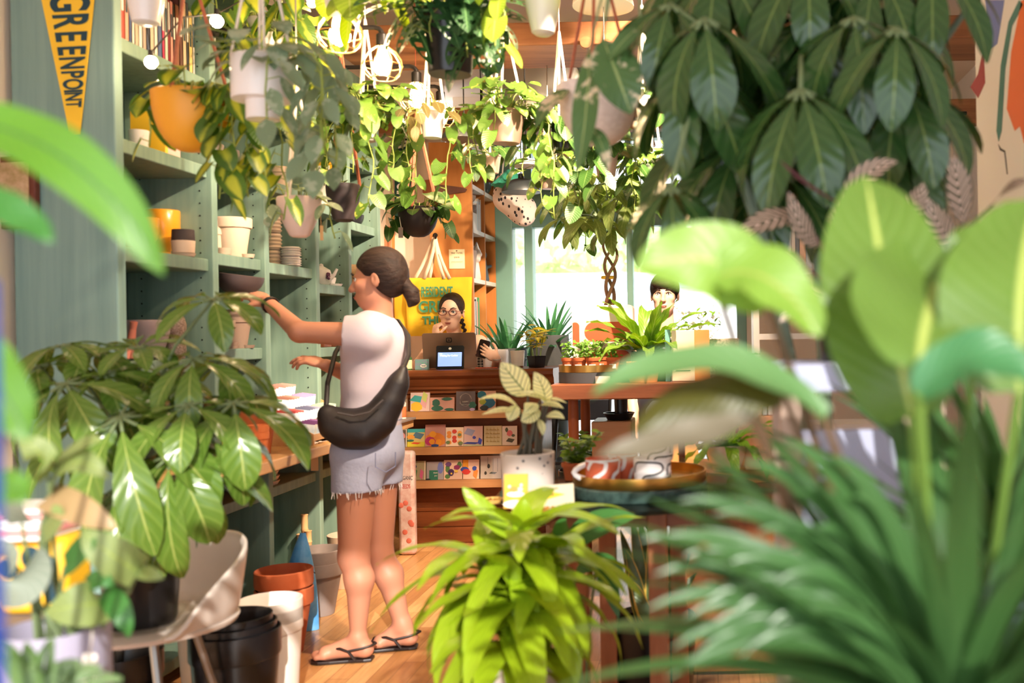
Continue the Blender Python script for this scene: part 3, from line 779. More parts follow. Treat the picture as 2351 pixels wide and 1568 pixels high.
for k in range(2): pot('white_planter', 'cream cylinder planter behind the customer\'s legs, %s of the pair' % ('lower', 'upper')[k], 'cyl', Vector((-1.93, 5.25, .001 + .13 * k)), .1, .085, .14, palepot, 'cream planters by the legs')
for k in range(2): pot('grey_clay_pot', 'big grey clay pot on the floor, %s of the nested two' % ('outer', 'inner')[k], 'classic', Vector((-1.87, 4.72, .001 + .056 * k)), .112, .066, .25, greypot, 'grey floor pots')
for k in range(2): pot('terracotta_pot', 'wide terracotta pot on the floor, %s of the nested two' % ('lower', 'upper')[k], 'classic', Vector((-1.79, 4.15, .001 + .075 * k)), .115, .07, .27, terrad, 'wide terracotta floor pots')
pot('terracotta_pot', 'plain terracotta pot on the floor with a wire hook, before the wide pair', 'cyl', Vector((-1.79, 3.86, .001)), .073, .05, .27, terra)
for k in range(3): pot('white_planter', 'white planter by the plastic chair, %s of the nested stack' % ('bottom', 'middle', 'top')[k], 'tall', Vector((-1.86, 3.62, .001 + .05 * k)), .085, .065, .30, whitematte, 'nested white planters')
for k in range(2): pot('white_planter', 'big cream plastic planter on the floor, %s of two' % ('outer', 'inner')[k], 'tall', Vector((-1.56, 3.5, .001 + .03 * k)), .107, .085, .36, whitematte, 'big cream planters')
for k in range(3): pot('black_nursery_pot', 'glossy black nursery pot beside the chair leg, %s of the nest' % ('outer', 'middle', 'inner')[k], 'tall', Vector((-1.52, 3.16, .001 + .022 * k)), .135 - .012 * k, .105 - .012 * k, .385, black, 'black nursery pots')
pot('black_nursery_pot', 'black nursery pot standing beneath the shell chair seat', 'tall', Vector((-1.82, 3.03, .001)), .13, .1, .36, black)
# blue bag of soil
c = Vector((-1.86, 4.47, 0))
bagm = mat('blue_bag_print', C(40, 140, 214), .3, var=.7, scale=9, col2=C(150, 206, 240))
sb = thing('soil_bag', 'shiny blue soil bag standing behind the terracotta pots', 'bag', c)
rows = []
for i in range(9):
    t_ = i / 8; w = .085 * (1 - .85 * t_ ** 2.2); d = .045 * math.sin(math.pi * min(1, .25 + t_ * .75)) + .004; rows.append([c + Vector((w * math.cos(a) + .02 * t_ * t_, d * math.sin(a), .43 * t_ + .001)) for a in [k * 2 * math.pi / 16 for k in range(17)]])
part('bag_body', MB().grid(rows), bagm, sb)
lettering('ORGANIC', .045, facing(c + Vector((.012, -.052, .27)), up=(0, .1, 1)) @ Matrix.Rotation(R(-14), 4, 'Z'), navy, sb, sx=.8)
lettering('SOIL', .03, facing(c + Vector((.012, -.054, .225)), up=(0, .1, 1)) @ Matrix.Rotation(R(-14), 4, 'Z'), navy, sb, sx=.8)
part('yellow_patch', MB().ell(c + Vector((.03, -.047, .16)), (.03, .004, .04), 14, 8), yf, sb)
# pots and a printed bag beyond the customer's legs
for k in range(3): pot('brown_grey_pot', 'grey-brown pot behind the customer\'s back leg, %s of the stack' % ('bottom', 'middle', 'top')[k], 'classic', Vector((-1.93, 5.72, .001 + .055 * k)), .075, .05, .2, greypot, 'grey-brown pots behind the legs')
c = Vector((-1.83, 5.97, 0)); sb = thing('fertilizer_bag', 'tall white printed bag with red flowers beside the counter foot', 'bag', c)
part('bag_body', MB().box(c.x - .05, c.x + .05, c.y - .03, c.y + .03, 0.001, .62), mat('white_bag_print', C(226, 206, 198), .4, var=.8, scale=16, col2=C(196, 130, 116)), sb, bevel=.02)
lettering('ORGANIC', .034, facing(c + Vector((0, -.031, .46))), mat('grey_ink', C(90, 90, 96), .6), sb, sx=.55)
lettering('SEEDS', .034, facing(c + Vector((0, -.031, .41))), mat('red_ink', C(190, 70, 60), .6), sb, sx=.6)
mb = MB()
for k in range(7): mb.ell(c + Vector((rng.uniform(-.04, .04), -.031, rng.uniform(.06, .32))), (.016, .002, .016), 10, 6)
part('flower_print', mb, mat('red_print', C(214, 110, 90), .5), sb)
# ------------------------------------------------------------------ sales counter
YC = 6.28
ct = thing('sales_counter', 'carved brown wooden sales counter with three card ledges', 'counter', (-1.48, 6.5, 0))
x0, x1 = -1.95, -1.02
part('body', MB().box(x0 + .03, x1 - .06, YC + .02, YC + .42, .1, .99), brown, ct, smooth=False)
part('base_board', MB().box(x0 + .01, x1 - .04, YC - .01, YC + .43, 0, .1).box(x0 + .02, x1 - .05, YC + .005, YC + .425, .1, .2).box(x0 + .015, x1 - .045, YC - .002, YC + .425, .2, .225), brown, ct, smooth=False, bevel=.006)
mb = MB(); mb.M = Matrix.Translation((x0, YC + .02, 0)) @ Matrix.Rotation(R(90), 4, 'Z') @ Matrix.Rotation(R(90), 4, 'X')
prof = [(0, .93), (-.005, .935), (-.02, .94), (-.02, .955), (-.03, .965), (-.03, .98), (-.04, .99), (-.05, 1.015), (-.055, 1.03), (-.065, 1.035), (-.078, 1.05), (-.078, 1.07), (-.065, 1.085), (0, 1.085), (.43, 1.085), (.43, .93)]
mb.prism(prof, 0, x1 - x0 + .03); part('worktop_moulding', mb, brown, ct)
for z in (.831, .611, .405):
    lg = part('card_ledge', MB().box(x0 - .0, x1 - .12, YC - .12, YC + .02, z - .04, z), palex, ct, smooth=False, bevel=.003)
    part('ledge_lip', MB().box(x0 - .0, x1 - .12, YC - .123, YC - .114, z - .042, z + .004), palex, lg, smooth=False)

def cmat(c): return mat('ink_%d_%d_%d' % c, C(*c), .6)
def card(label, px0, px1, yt, yb, zl, base, motifs, group=None, thick=.01, Y=6.225):
    a, b = P(px0, yb, Y), P(px1, yb, Y); h = S(yb - yt, Y); w = b.x - a.x; cx = (a.x + b.x) / 2
    o = thing('greeting_card', label, 'card', (cx, Y, zl + .001), group)
    M = Matrix.Translation((cx, Y, zl + .001)) @ Matrix.Rotation(R(-6), 4, 'X')
    mb = MB(); mb.M = M; mb.box(-w / 2, w / 2, 0, thick, 0, h); part('card_stock', mb, cmat(base), o, smooth=False)
    mb = MB(); ms = []
    for i, (k, u, v, ru, rv_, c) in enumerate(motifs):
        m = cmat(c)
        if m not in ms: ms.append(m)
        mb.cur = ms.index(m); mb.M = M @ Matrix.Translation((-w / 2 + u * w, -.0006 * (i + 1), v * h)) @ Matrix.Rotation(R(90), 4, 'X')
        if k == 'b': pl = [(-ru * w, -rv_ * h), (ru * w, -rv_ * h), (ru * w, rv_ * h), (-ru * w, rv_ * h)]
        elif k == 't': pl = [(-ru * w, -rv_ * h), (ru * w, 0), (-ru * w, rv_ * h)]
        elif k == 'd': pl = [(-ru * w, -rv_ * h * .4), (ru * w * .4, -rv_ * h), (ru * w, rv_ * h * .4), (-ru * w * .4, rv_ * h)]
        else: pl = [(ru * w * math.cos(j * .524) * (1 + .12 * math.sin(j * 3 + i)), rv_ * h * math.sin(j * .524)) for j in range(12)]
        mb.prism(pl, 0, .0005)
    part('printed_design', mb, ms, o, smooth=False); return o, M, w, h
TEAL, PINK, YEL, GRN, NAV = (70, 170, 170), (232, 176, 180), (244, 200, 60), (60, 110, 90), (50, 70, 130)
z = .832
card('abstract card with a yellow blob and teal brush stroke', 942, 986, 902, 945, z, (236, 206, 200), [('o', .32, .25, .3, .26, YEL), ('d', .4, .66, .45, .2, TEAL), ('d', .72, .55, .2, .4, PINK), ('d', .75, .75, .16, .3, (206, 214, 120))])
card('low pink card with dark green blobs', 987, 1043, 914, 945, z, (226, 168, 150), [('o', .25, .6, .16, .28, GRN), ('o', .3, .2, .24, .2, GRN), ('o', .7, .88, .22, .12, GRN), ('o', .8, .1, .2, .1, GRN)])
o, M, w, h = card('grey birthday card with a pale wreath', 1047, 1091, 901, 945, z, (118, 104, 106), [('o', .5, .55, .32, .36, (180, 160, 150)), ('o', .5, .55, .29, .33, (118, 104, 106)), ('o', .86, .28, .2, .18, GRN), ('o', .85, .05, .14, .08, (210, 180, 220))])
lettering('HAPPY', .014, M @ Matrix.Translation((0, -.004, h * .45)) @ Matrix.Rotation(R(90), 4, 'X'), paperw, o, sx=.9)
lettering('BIRTHDAY', .012, M @ Matrix.Translation((0, -.004, h * .3)) @ Matrix.Rotation(R(90), 4, 'X'), paperw, o, sx=.9)
card('peach card with blue and olive shapes', 1098, 1138, 901, 945, z, (228, 172, 146), [('o', .2, .8, .26, .2, (40, 110, 130)), ('o', .6, .4, .36, .3, (50, 110, 140)), ('o', .25, .45, .2, .16, (170, 170, 60)), ('o', .35, .12, .25, .14, (60, 60, 60))])
z = .612
card('dark card with a pink bloom, end of the middle ledge', 909, 934, 983, 1024, z, (110, 92, 76), [('o', .5, .62, .34, .2, (240, 150, 140)), ('b', .5, .97, .5, .02, (236, 220, 200)), ('b', .95, .5, .04, .5, (236, 220, 200))])
card('bright landscape card of blue scribbles and yellow fields', 935, 975, 983, 1024, z, (226, 196, 120), [('b', .5, .9, .5, .1, TEAL), ('d', .62, .62, .36, .2, (90, 120, 140)), ('o', .2, .55, .22, .12, (240, 160, 60)), ('b', .5, .14, .5, .14, (220, 204, 60)), ('d', .5, .2, .3, .06, (226, 80, 50)), ('o', .2, .35, .2, .06, GRN)])
card('mauve card with three oranges, tallest on the middle ledge', 976, 1022, 974, 1024, z, (206, 148, 138), [('o', .5, .3, .5, .34, (236, 140, 50)), ('o', .25, .25, .26, .2, (196, 50, 110)), ('o', .38, .56, .17, .14, (250, 170, 50)), ('o', .35, .22, .15, .13, (250, 160, 40)), ('o', .68, .2, .15, .13, (250, 160, 40)), ('o', .5, .04, .2, .07, NAV)])
card('cream card covered in orange flowers', 1023, 1064, 981, 1024, z, (244, 218, 190), [('o', .2 + .3 * (i % 3), .2 + .25 * (i // 3) + .08 * (i % 2), .13, .11, [(240, 150, 60), (214, 70, 50), (244, 170, 80)][i % 3]) for i in range(9)] + [('o', .15, .2, .12, .09, (110, 130, 80)), ('o', .85, .15, .14, .1, (120, 130, 80)), ('o', .8, .6, .1, .08, (120, 130, 80))])
card('dreamy pink and blue card with a violet dot', 1065, 1108, 979, 1024, z, (232, 190, 180), [('d', .3, .7, .3, .2, (170, 170, 200)), ('o', .55, .42, .09, .08, (90, 90, 190)), ('d', .4, .14, .5, .06, (70, 80, 160)), ('d', .86, .22, .12, .2, (70, 80, 190)), ('b', .5, .03, .5, .04, (190, 190, 150))])
card('beige card filled with gold letterforms', 1111, 1152, 979, 1024, z, (216, 196, 150), [('b', .2 + .2 * (i % 4), .2 + .2 * (i // 4), .06 + .02 * (i % 3), .025, (186, 156, 96)) for i in range(16)] + [('b', .2 + .2 * (i % 4), .26 + .2 * (i // 4), .015, .05, (190, 160, 100)) for i in range(16)])
card('cream card with one pink rose stem', 1153, 1187, 980, 1024, z, (240, 214, 196), [('o', .5, .62, .2, .16, (232, 120, 120)), ('d', .55, .25, .3, .12, (90, 80, 60)), ('o', .3, .8, .1, .12, (90, 90, 60)), ('o', .75, .5, .12, .07, (90, 90, 60))])
z = .406
card('painted card of green stems and an orange streak', 931, 977, 1057, 1100, z, (186, 172, 130), [('d', .12, .4, .12, .4, (226, 110, 50)), ('o', .36, .72, .18, .2, (40, 70, 110)), ('d', .45, .35, .14, .34, (90, 140, 90)), ('d', .8, .3, .1, .3, (226, 110, 150)), ('o', .4, .92, .12, .08, (50, 110, 100)), ('b', .97, .5, .03, .5, (240, 220, 196))])
o, M, w, h = card('grey thank you card with green and blue blocks', 979, 1018, 1059, 1100, z, (172, 160, 160), [('b', .42, .25, .26, .27, (50, 120, 96)), ('o', .82, .65, .17, .33, (116, 126, 190)), ('o', .1, .02, .15, .05, (40, 40, 44))])
lettering('thank', .013, M @ Matrix.Translation((.004, -.003, h * .38)) @ Matrix.Rotation(R(90), 4, 'X'), paperw, o, sx=.9)
lettering('you', .013, M @ Matrix.Translation((.006, -.003, h * .22)) @ Matrix.Rotation(R(90), 4, 'X'), paperw, o, sx=.9)
card('peach card with purple pansies', 1019, 1061, 1056, 1100, z, (240, 200, 174), [('o', .2, .55, .12, .2, (90, 130, 70)), ('o', .2, .15, .14, .12, (90, 130, 70)), ('o', .85, .75, .13, .16, (90, 130, 70)), ('o', .25, .78, .17, .12, (110, 70, 120)), ('o', .4, .36, .17, .18, (70, 40, 90)), ('o', .72, .62, .17, .12, (150, 50, 100)), ('o', .42, .3, .05, .05, YEL), ('o', .68, .42, .1, .07, (240, 200, 80))])
card('peach card with red and blue gradient shapes', 1063, 1100, 1056, 1100, z, (240, 196, 170), [('b', .16, .75, .17, .25, (240, 160, 40)), ('o', .1, .5, .26, .14, (60, 80, 170)), ('o', .2, .38, .26, .14, (220, 60, 50)), ('d', .78, .3, .16, .3, (240, 140, 60)), ('o', .72, .55, .14, .12, (60, 80, 170))])
o, M, w, h = card('white botanical card in a clear plastic sleeve', 1103, 1150, 1048, 1100, z, (232, 216, 206), [('o', .4, .55, .07, .1, (70, 66, 60)), ('o', .25, .25, .06, .08, (70, 66, 60)), ('d', .62, .25, .2, .05, (80, 76, 70)), ('b', .36, .75, .008, .2, (110, 100, 96)), ('b', .62, .6, .008, .3, (110, 100, 96)), ('b', .84, .6, .008, .3, (110, 100, 96))])
mb = MB(); mb.M = M; mb.box(-w / 2 - .006, w / 2 + .006, -.008, .014, -.0, h + .014); part('clear_sleeve', mb, clear_m, o, smooth=False)

# things on the counter
ZC = 1.086
def oc(px, Y, py=840): return Vector((P(px, py, Y).x, Y, ZC))
gm = mat('green_bottle_glass', C(70, 110, 60), .12)
c = oc(937, 6.40); t = thing('spray_bottle', 'small green spray bottle with a cream label on the counter end', 'bottle', c)
part('bottle', MB().lathe([(.001, 0), (.024, 0), (.025, .005), (.025, .075), (.012, .095), (.011, .11), (.001, .11)], c, 20), gm, t)
part('label', MB().lathe([(.0255, .008), (.0258, .009), (.0258, .062), (.0255, .063)], c, 20), mat('cream_label', C(240, 214, 166), .7), t)
part('pump', MB().lathe([(.001, .108), (.014, .108), (.014, .125), (.006, .127), (.006, .14), (.001, .14)], c, 14).box(c.x - .012, c.x + .008, c.y - .007, c.y + .007, c.z + .138, c.z + .15), black, t)
c = oc(970, 6.40); 
for k in range(4):
    bx = thing('seed_tin', 'small patterned teal box, %s from the spray bottle' % ordn(k), 'box', (c.x - .028 + .01 * k, c.y, c.z), 'patterned boxes on the counter')
    X0 = c.x - .042 + .009 * k; X1 = X0 + (.0085 if k < 3 else .052)
    part('box_body', MB().box(X0, X1, c.y - .02, c.y + .02, c.z, c.z + .066), mat('teal_pattern%d' % (k % 2), [C(96, 170, 140), C(46, 100, 120)][(k == 3)], .4, var=1, scale=120, col2=[C(150, 120, 170), C(110, 130, 90)][(k == 3)]), bx, smooth=False)
    if k == 3:
        part('oval_label', MB().lathe([(.001, 0), (.02, 0), (.02, .001), (.001, .001)], Vector((c.x + .012, c.y - .0205, c.z + .024)), 20, Matrix.Rotation(R(90), 3, 'X') @ Matrix.Diagonal((1, .55, 1)).to_3x3()), paperw, bx)
        lettering('TEND', .012, facing((c.x + .012, c.y - .0222, c.z + .024)), navy, bx)
# monitor seen from behind
taupe = mat('taupe_aluminium', C(136, 106, 86), .35, .55)
a, b = P(973, 843, 6.50), P(1094, 762, 6.50); t = thing('monitor', 'taupe back of a point of sale monitor on the counter', 'monitor', ((a.x + b.x) / 2, 6.5, ZC))
w = b.x - a.x; h = S(81, 6.5)
mb = MB(); mb.M = Matrix.Translation(((a.x + b.x) / 2, 6.5, ZC + .004)) @ Matrix.Rotation(R(8), 4, 'X') @ Matrix.Rotation(R(90), 4, 'X')
def rrect(w, h, r, n=5):
    return [(sx * (w / 2 - r) + r * math.cos(a0 + i * math.pi / 2 / n), sy * (h / 2 - r) + r * math.sin(a0 + i * math.pi / 2 / n)) for sx, sy, a0 in ((1, 1, 0), (-1, 1, math.pi / 2), (-1, -1, math.pi), (1, -1, 1.5 * math.pi)) for i in range(n + 1)]
mb.prism([(x, y + h / 2) for x, y in rrect(w, h, .014)], -.012, 0); part('back_shell', mb, taupe, t, sharp=30)
M0 = Matrix.Translation(((a.x + b.x) / 2, 6.5, ZC + .004)) @ Matrix.Rotation(R(8), 4, 'X') @ Matrix.Rotation(R(90), 4, 'X') @ Matrix.Translation((0, h * .8, .0005))
mb = MB()
mb.M = M0
o_, i_ = rrect(.038, .032, .008), rrect(.026, .02, .004); n = len(o_)
mb.add([(x, y, .001) for x, y in o_] + [(x, y, .001) for x, y in i_], [(k, (k + 1) % n, n + (k + 1) % n, n + k) for k in range(n)]); mb.prism(rrect(.01, .009, .002), 0, .001)
part('square_logo', mb, black, t)
part('stand', MB().box((a.x + b.x) / 2 - .06, (a.x + b.x) / 2 + .06, 6.52, 6.6, ZC, ZC + .06), taupe, t, smooth=False, bevel=.004)
a, b = P(1000, 843, 6.36), P(1063, 790, 6.36); t = thing('card_terminal', 'black payment terminal with a lit blue screen leaning before the monitor', 'terminal', ((a.x + b.x) / 2, 6.36, ZC))
w = b.x - a.x; h = S(54, 6.36); M0 = Matrix.Translation(((a.x + b.x) / 2, 6.36, ZC + .003)) @ Matrix.Rotation(R(-10), 4, 'X') @ Matrix.Rotation(R(90), 4, 'X')
mb = MB(); mb.M = M0; mb.prism([(x, y + h / 2) for x, y in rrect(w, h, .01)], -.014, 0); part('shell', mb, black, t, sharp=30)
mb = MB(); mb.M = M0; mb.prism([(x, y + h * .41) for x, y in rrect(w * .86, h * .6, .002)], 0, .001)
part('screen', mb, mat('lit_screen', C(120, 140, 210), .2, emit=(C(132, 156, 236), .75)), t, smooth=False)
lit = mat('lit_text', C(236, 240, 250), .3, emit=(C(236, 240, 255), .8))
lettering('Waiting For Cashier', .0165, M0 @ Matrix.Translation((-.006, h * .57, .002)), lit, t, sx=.85)
lettering('Order', .008, M0 @ Matrix.Translation((-w * .32, h * .655, .002)), lit, t, sx=.9)
mb = MB(); mb.M = M0; mb.ell((0, h * .87, .001), (.01, .008, .001), 14, 6); part('tap_symbol', mb, paperw, t)
# cup, small lidded pot and the croton
c = oc(1189, 6.44); t = thing('paper_cup', 'white paper cup on a brown coaster beside the croton', 'cup', c)
part('coaster', MB().lathe([(.001, 0), (.038, 0), (.038, .012), (.001, .012)], c, 20), brownv, t); part('cup_body', mpot('cyl', c + Vector((0, 0, .0125)), .046, .038, .098), whitematte, t)
single('coral_pencil', MB().tube([oc(1092, 6.36) + Vector((0, 0, .005)), oc(1142, 6.34) + Vector((0, 0, .006))], .0045, 6), mat('coral', C(226, 110, 80), .5), 'coral pencil lying at the counter edge by the phone', 'pencil')
L_croton = leafmat('croton_leaf', C(150, 150, 30), C(222, 190, 60), 'center', thr=.45, vein=C(206, 200, 90), tr=.35)
def bush(name, label, cat, c, potk, rt, rb, h, pm, lm, n, L, Wl, r, top, shape='oval', stems=5, droop=.7, group=None, sd=1, soil=True, sq=False):
    rr = random.Random(sd); c = Vector(c)
    t = thing(name, label, cat, c, group)
    part('pot', mpot(potk, c, rt, rb, h, 4 if sq else 28), pm, t, sharp=35)
    if soil: part('soil', MB().lathe([(.001, h * .9), (rt * .88, h * .9)], c, 20), soilm, t)
    ms = MB(); mb = MB()
    for s in range(stems):
        a = 6.28 * s / stems + rr.uniform(-.4, .4); q = c + Vector((math.cos(a) * rt * .4, math.sin(a) * rt * .4, h * .88))
        e = c + Vector((math.cos(a) * r * .55, math.sin(a) * r * .55, h + top * rr.uniform(.7, 1))); m = (q + e) / 2 + Vector((0, 0, top * .12))
        ms.tube([q, m, e], [.004, .003, .002], 5)
        for k in range(n // stems):
            f = rr.uniform(.25, 1); p = q.lerp(e, f) + Vector((0, 0, top * .12 * math.sin(3.14 * f)))
            a2 = rr.uniform(0, 6.28); d = Vector((math.cos(a2), math.sin(a2) - .25, rr.uniform(.1, .8)))
            leaf(mb, p, d, Vector((0, -.25, 1)) + rv(.3), L * rr.uniform(.7, 1.15), Wl * rr.uniform(.8, 1.1), shape, droop * rr.uniform(.6, 1.4), nL=5, nW=4)
    part('stem', ms, mat('green_stem', C(110, 130, 70), .6), t); part('foliage', mb, lm, t, sharp=0)
    return t
bush('potted_croton', 'yellow-green croton in a square black pot on the counter end', 'potted plant', oc(1232, 6.45), 'cyl', .062, .05, .075, black, L_croton, 46, .09, .036, .12, .2, stems=5, sd=3, sq=True)

# ------------------------------------------------------------------ the wall behind: totes, sign, pennant, saw
tote = mat('yellow_tote_cloth', C(248, 200, 44), .85, var=.25, scale=5, col2=C(236, 180, 30))
ink = mat('green_tote_ink', C(84, 160, 118), .8)
strap = mat('cream_strap', C(232, 210, 182), .85)
def totebag(label, pxs, Y, letters, hook, handles):
    (l, t_, r, b_) = pxs
    A, B = P(l, b_, Y), P(r, t_, Y); w, h = B.x - A.x, B.z - A.z; c = Vector(((A.x + B.x) / 2, Y, A.z))
    o = thing('tote_bag', label, 'bag', c, None); rows = []
    for i in range(13):
        v = i / 12; row = []
        for k in range(25):
            an = 2 * math.pi * k / 24; cx_, sy = math.cos(an), math.sin(an)
            ww = w / 2 * (1 - .06 * (1 - v)) * (1 if v > .06 else .9 + v * 1.6); dd = .012 + .035 * (1 - v) * min(1, v * 8 + .1)
            sg = lambda q, p: math.copysign(abs(q) ** p, q)
            row.append(c + Vector((ww * sg(cx_, .35), dd * sg(sy, .6) + .004 * math.sin(v * 9 + k), v * h)))
        rows.append(row)
    part('cloth_body', MB().grid(rows), tote, o, sharp=0)
    for x_ in handles:
        p0, pe = P(x_, t_ + 4, Y - .016), P(hook[0], hook[1], Y - .02)
        d = (pe - p0).normalized(); s_ = Vector((0, -1, 0)).cross(d).normalized() * .011
        mb = MB(); rws = []
        for i in range(6):
            f = i / 5; p = p0.lerp(pe, f) + Vector((.012 * math.sin(f * 3.1) * (1 if x_ < hook[0] else -1), -.004 * math.sin(f * 3.1), 0)); rws.append([p - s_, p + s_])
        mb.grid(rws); hd = part('handle', mb, strap, o); sm = hd.modifiers.new('thick', 'SOLIDIFY'); sm.thickness = .003
    for tx, px, py, sz, sx in letters: lettering(tx, sz, facing(P(px, py, Y - .052)), ink, o, sx=sx, bold=.003)
    return o
totebag('yellow tote bag hanging behind another, its corner showing beside the ponytail', (906, 642, 1010, 768), 6.955, [], (996, 546), (950, 985))
totebag('big yellow tote bag lettered in green, hanging behind the cashier', (932, 636, 1084, 772), 6.90, [('RESIDENT', 1003, 671, .094, .52), ('GREEN', 1010, 705, .105, .9), ('THUMB', 1010, 736, .075, .95)], (1000, 546), (974, 1020, 1033))
single('coat_hook', MB().tube([P(1000, 540, 6.995), P(1000, 546, 6.87), P(1000, 538, 6.855)], .008, 8).lathe([(.001, 0), (.016, 0), (.016, .01), (.001, .01)], P(1000, 540, 6.998), 12, Matrix.Rotation(R(90), 3, 'X')), iron, 'dark hook holding the tote bag handles', 'hook')
# tall bookcase, side towards us, open face to the window
XC = -1.66
bc = thing('bookcase', 'tall orange plywood bookcase standing by the far window', 'bookcase', (XC - .15, 7.4, 0))
xl = P(987, 540, 7.0).x; ztop = P(1040, 326, 7.0).z
part('side_panel', MB().box(xl, XC, 7.0, 7.03, 0, ztop), orangew, bc, smooth=False, bevel=.002)
part('back_panel', MB().box(xl, xl + .015, 7.03, 7.76, 0, ztop), orangew, bc, smooth=False)
for y in (7.38, 7.74): part('upright', MB().box(xl + .015, XC, y, y + .02, 0, ztop), orangew, bc, smooth=False)
for z in (ztop - .02, 2.36, 2.05, 1.70, 1.28, .85, .4, .05): part('shelf_board', MB().box(xl + .015, XC - .001, 7.03, 7.76, z - .03, z), mat('white_shelf', C(240, 230, 220), .5), bc, smooth=False)
def bx(y, z, dx=.06): return Vector((XC - dx, y, z + .001))
for k in range(4): pot('stacked_bowl', 'grey bowl in the bookcase stack, %s from the bottom' % ordn(k), 'bowl', bx(7.13, 2.05 + .07 * k + .12), .062 - .004 * k, .03, .05, greypot, 'bowls in the bookcase', cat='bowl')
single('bowl_riser', MB().box(XC - .11, XC - .01, 7.06, 7.2, 2.051, 2.17), whitematte, 'white block under the grey bowls in the bookcase', 'block', smooth=False, bevel=.004)
for k in range(6):
    c = bx(7.23 + .022 * k, 2.05); 
    single('book', MB().box(c.x - .1, c.x + .04, c.y, c.y + .018, c.z, c.z + .2 + .02 * (k % 3)), mat('pale_spine%d' % (k % 3), [C(236, 230, 224), C(206, 218, 226), C(226, 214, 200)][k % 3], .5), 'pale book on the bookcase shelf above the pail, %s along' % ordn(k), 'book', group='pale books in the bookcase', smooth=False)
for k, cc in enumerate([(236, 228, 220), (40, 40, 44), (232, 226, 216), (226, 120, 80), (70, 150, 70), (80, 160, 80)]):
    c = bx(7.1 + .024 * k, 1.28); single('book', MB().box(c.x - .1, c.x + .045, c.y, c.y + .02, c.z, c.z + .26 + .015 * (k % 3)), mat('spine_b%d' % k, C(*cc), .5), '%s book low in the bookcase above the cashier\'s shoulder' % ['tall white', 'black', 'ivory', 'orange', 'green', 'light green'][k], 'book', smooth=False)
c = bx(7.12, 1.70); pl = thing('metal_pail', 'grey metal pail with a spout in the bookcase', 'pail', c)
part('pail_body', mpot('cyl', c, .06, .045, .2), greypot, pl); part('pail_handle', MB().tube([c + Vector((.04, 0, .2)), c + Vector((.05, .04, .26)), c + Vector((.05, .1, .22))], .006, 6), steel, pl)
c = bx(7.3, 1.70); single('plaster_bust', solid([blob(c + Vector((0, 0, .19)), (.05, .042, .06)), cone(c + Vector((0, 0, .02)), c + Vector((0, 0, .14)), .045, .03), blob(c + Vector((.045, -.01, .185)), .014), blob(c + Vector((.03, -.02, .15)), .02)], .005, .015), mat('plaster', C(236, 226, 216), .6), 'white plaster head ornament on the bookcase shelf', 'ornament', loc=c)
c = bx(7.55, 1.70); single('dark_figurine', solid([cone(c + Vector((0, 0, .02)), c + Vector((0, 0, .15)), .05, .03), blob(c + Vector((0, 0, .2)), .035), cone(c + Vector((0, 0, .1)), c + Vector((.05, .05, .12)), .015, .012)], .005, .012), mat('slate_glaze', C(70, 80, 88), .4), 'dark slate figurine at the window end of the bookcase', 'ornament', loc=c)
c = bx(7.6, 2.36); pot('glass_bowl', 'dark round bowl on the top bookcase shelf', 'bowl', c, .07, .03, .09, mat('smoked', C(90, 100, 100), .15), cat='bowl')
for k in range(5): c = bx(7.42 + .02 * k, 2.36); single('book', MB().box(c.x - .1, c.x + .04, c.y, c.y + .017, c.z, c.z + .22), mat('spine_c%d' % (k % 2), [C(236, 236, 230), C(110, 190, 170)][k % 2], .5), '%s book at the top of the bookcase, %s along' % (('white', 'mint')[k % 2], ordn(k)), 'book', smooth=False)
# sign and saw on the bookcase side
a, b = P(1031, 617, 6.99), P(1066, 572, 6.99); t = thing('price_sign', 'small cream price sign pinned on the bookcase side above the tote', 'sign', ((a.x + b.x) / 2, 6.995, a.z))
part('sign_card', MB().box(a.x, b.x, 6.993, 6.999, a.z, b.z), mat('cream_card', C(246, 226, 184), .8), t, smooth=False)
inkb = mat('brown_ink', C(110, 84, 56), .8); mx = (a.x + b.x) / 2; hh = b.z - a.z
lettering('TINY TOTES', .017, facing((mx, 6.992, a.z + hh * .8)), inkb, t, sx=.85); lettering('$38.00', .016, facing((mx, 6.992, a.z + hh * .58)), inkb, t, sx=.85)
part('rule_lines', MB().box(mx - .04, mx + .04, 6.9915, 6.993, a.z + hh * .36, a.z + hh * .37).box(mx - .04, mx + .04, 6.9915, 6.993, a.z + hh * .31, a.z + hh * .32), inkb, t, smooth=False)
part('leaf_emblem', MB().ell((mx, 6.992, a.z + hh * .92), (.006, .001, .005), 10, 6), inkb, t)
mb = MB(); pz = lambda px, py: (P(px, py, 6.97).x, P(px, py, 6.97).z)
mb.M = Matrix.Translation((0, 6.99, 0)) @ Matrix.Rotation(R(90), 4, 'X')
mb.prism([pz(991, 442), pz(1000, 422), pz(1064, 430), pz(1071, 434), pz(1067, 440), pz(1010, 448)], 0, .006)
sw = thing('hand_saw', 'old rusty hand saw hung on the bookcase side', 'saw', (P(1030, 440, 6.98).x, 6.985, P(1030, 448, 6.98).z)); part('blade', mb, mat('rusty_steel', C(126, 82, 66), .7, .3, var=.6, scale=20), sw, smooth=False)
mb = MB(); mb.M = Matrix.Translation((0, 6.992, 0)) @ Matrix.Rotation(R(90), 4, 'X'); mb.prism([pz(969, 413), pz(990, 411), pz(990, 448), pz(975, 452), pz(969, 440)], -.008, .012); part('saw_handle', mb, brownv, sw, smooth=False, bevel=.003)
dkg = mat('dark_green_felt', C(22, 62, 52), .9)
t = pennant('pennant', 'dark green felt pennant with white letters on the far wall behind the vines', P(938, 285, 7.22), P(914, 530, 7.22), .2, .05, dkg, paperw, 'GREENPOINT', .03, .5)
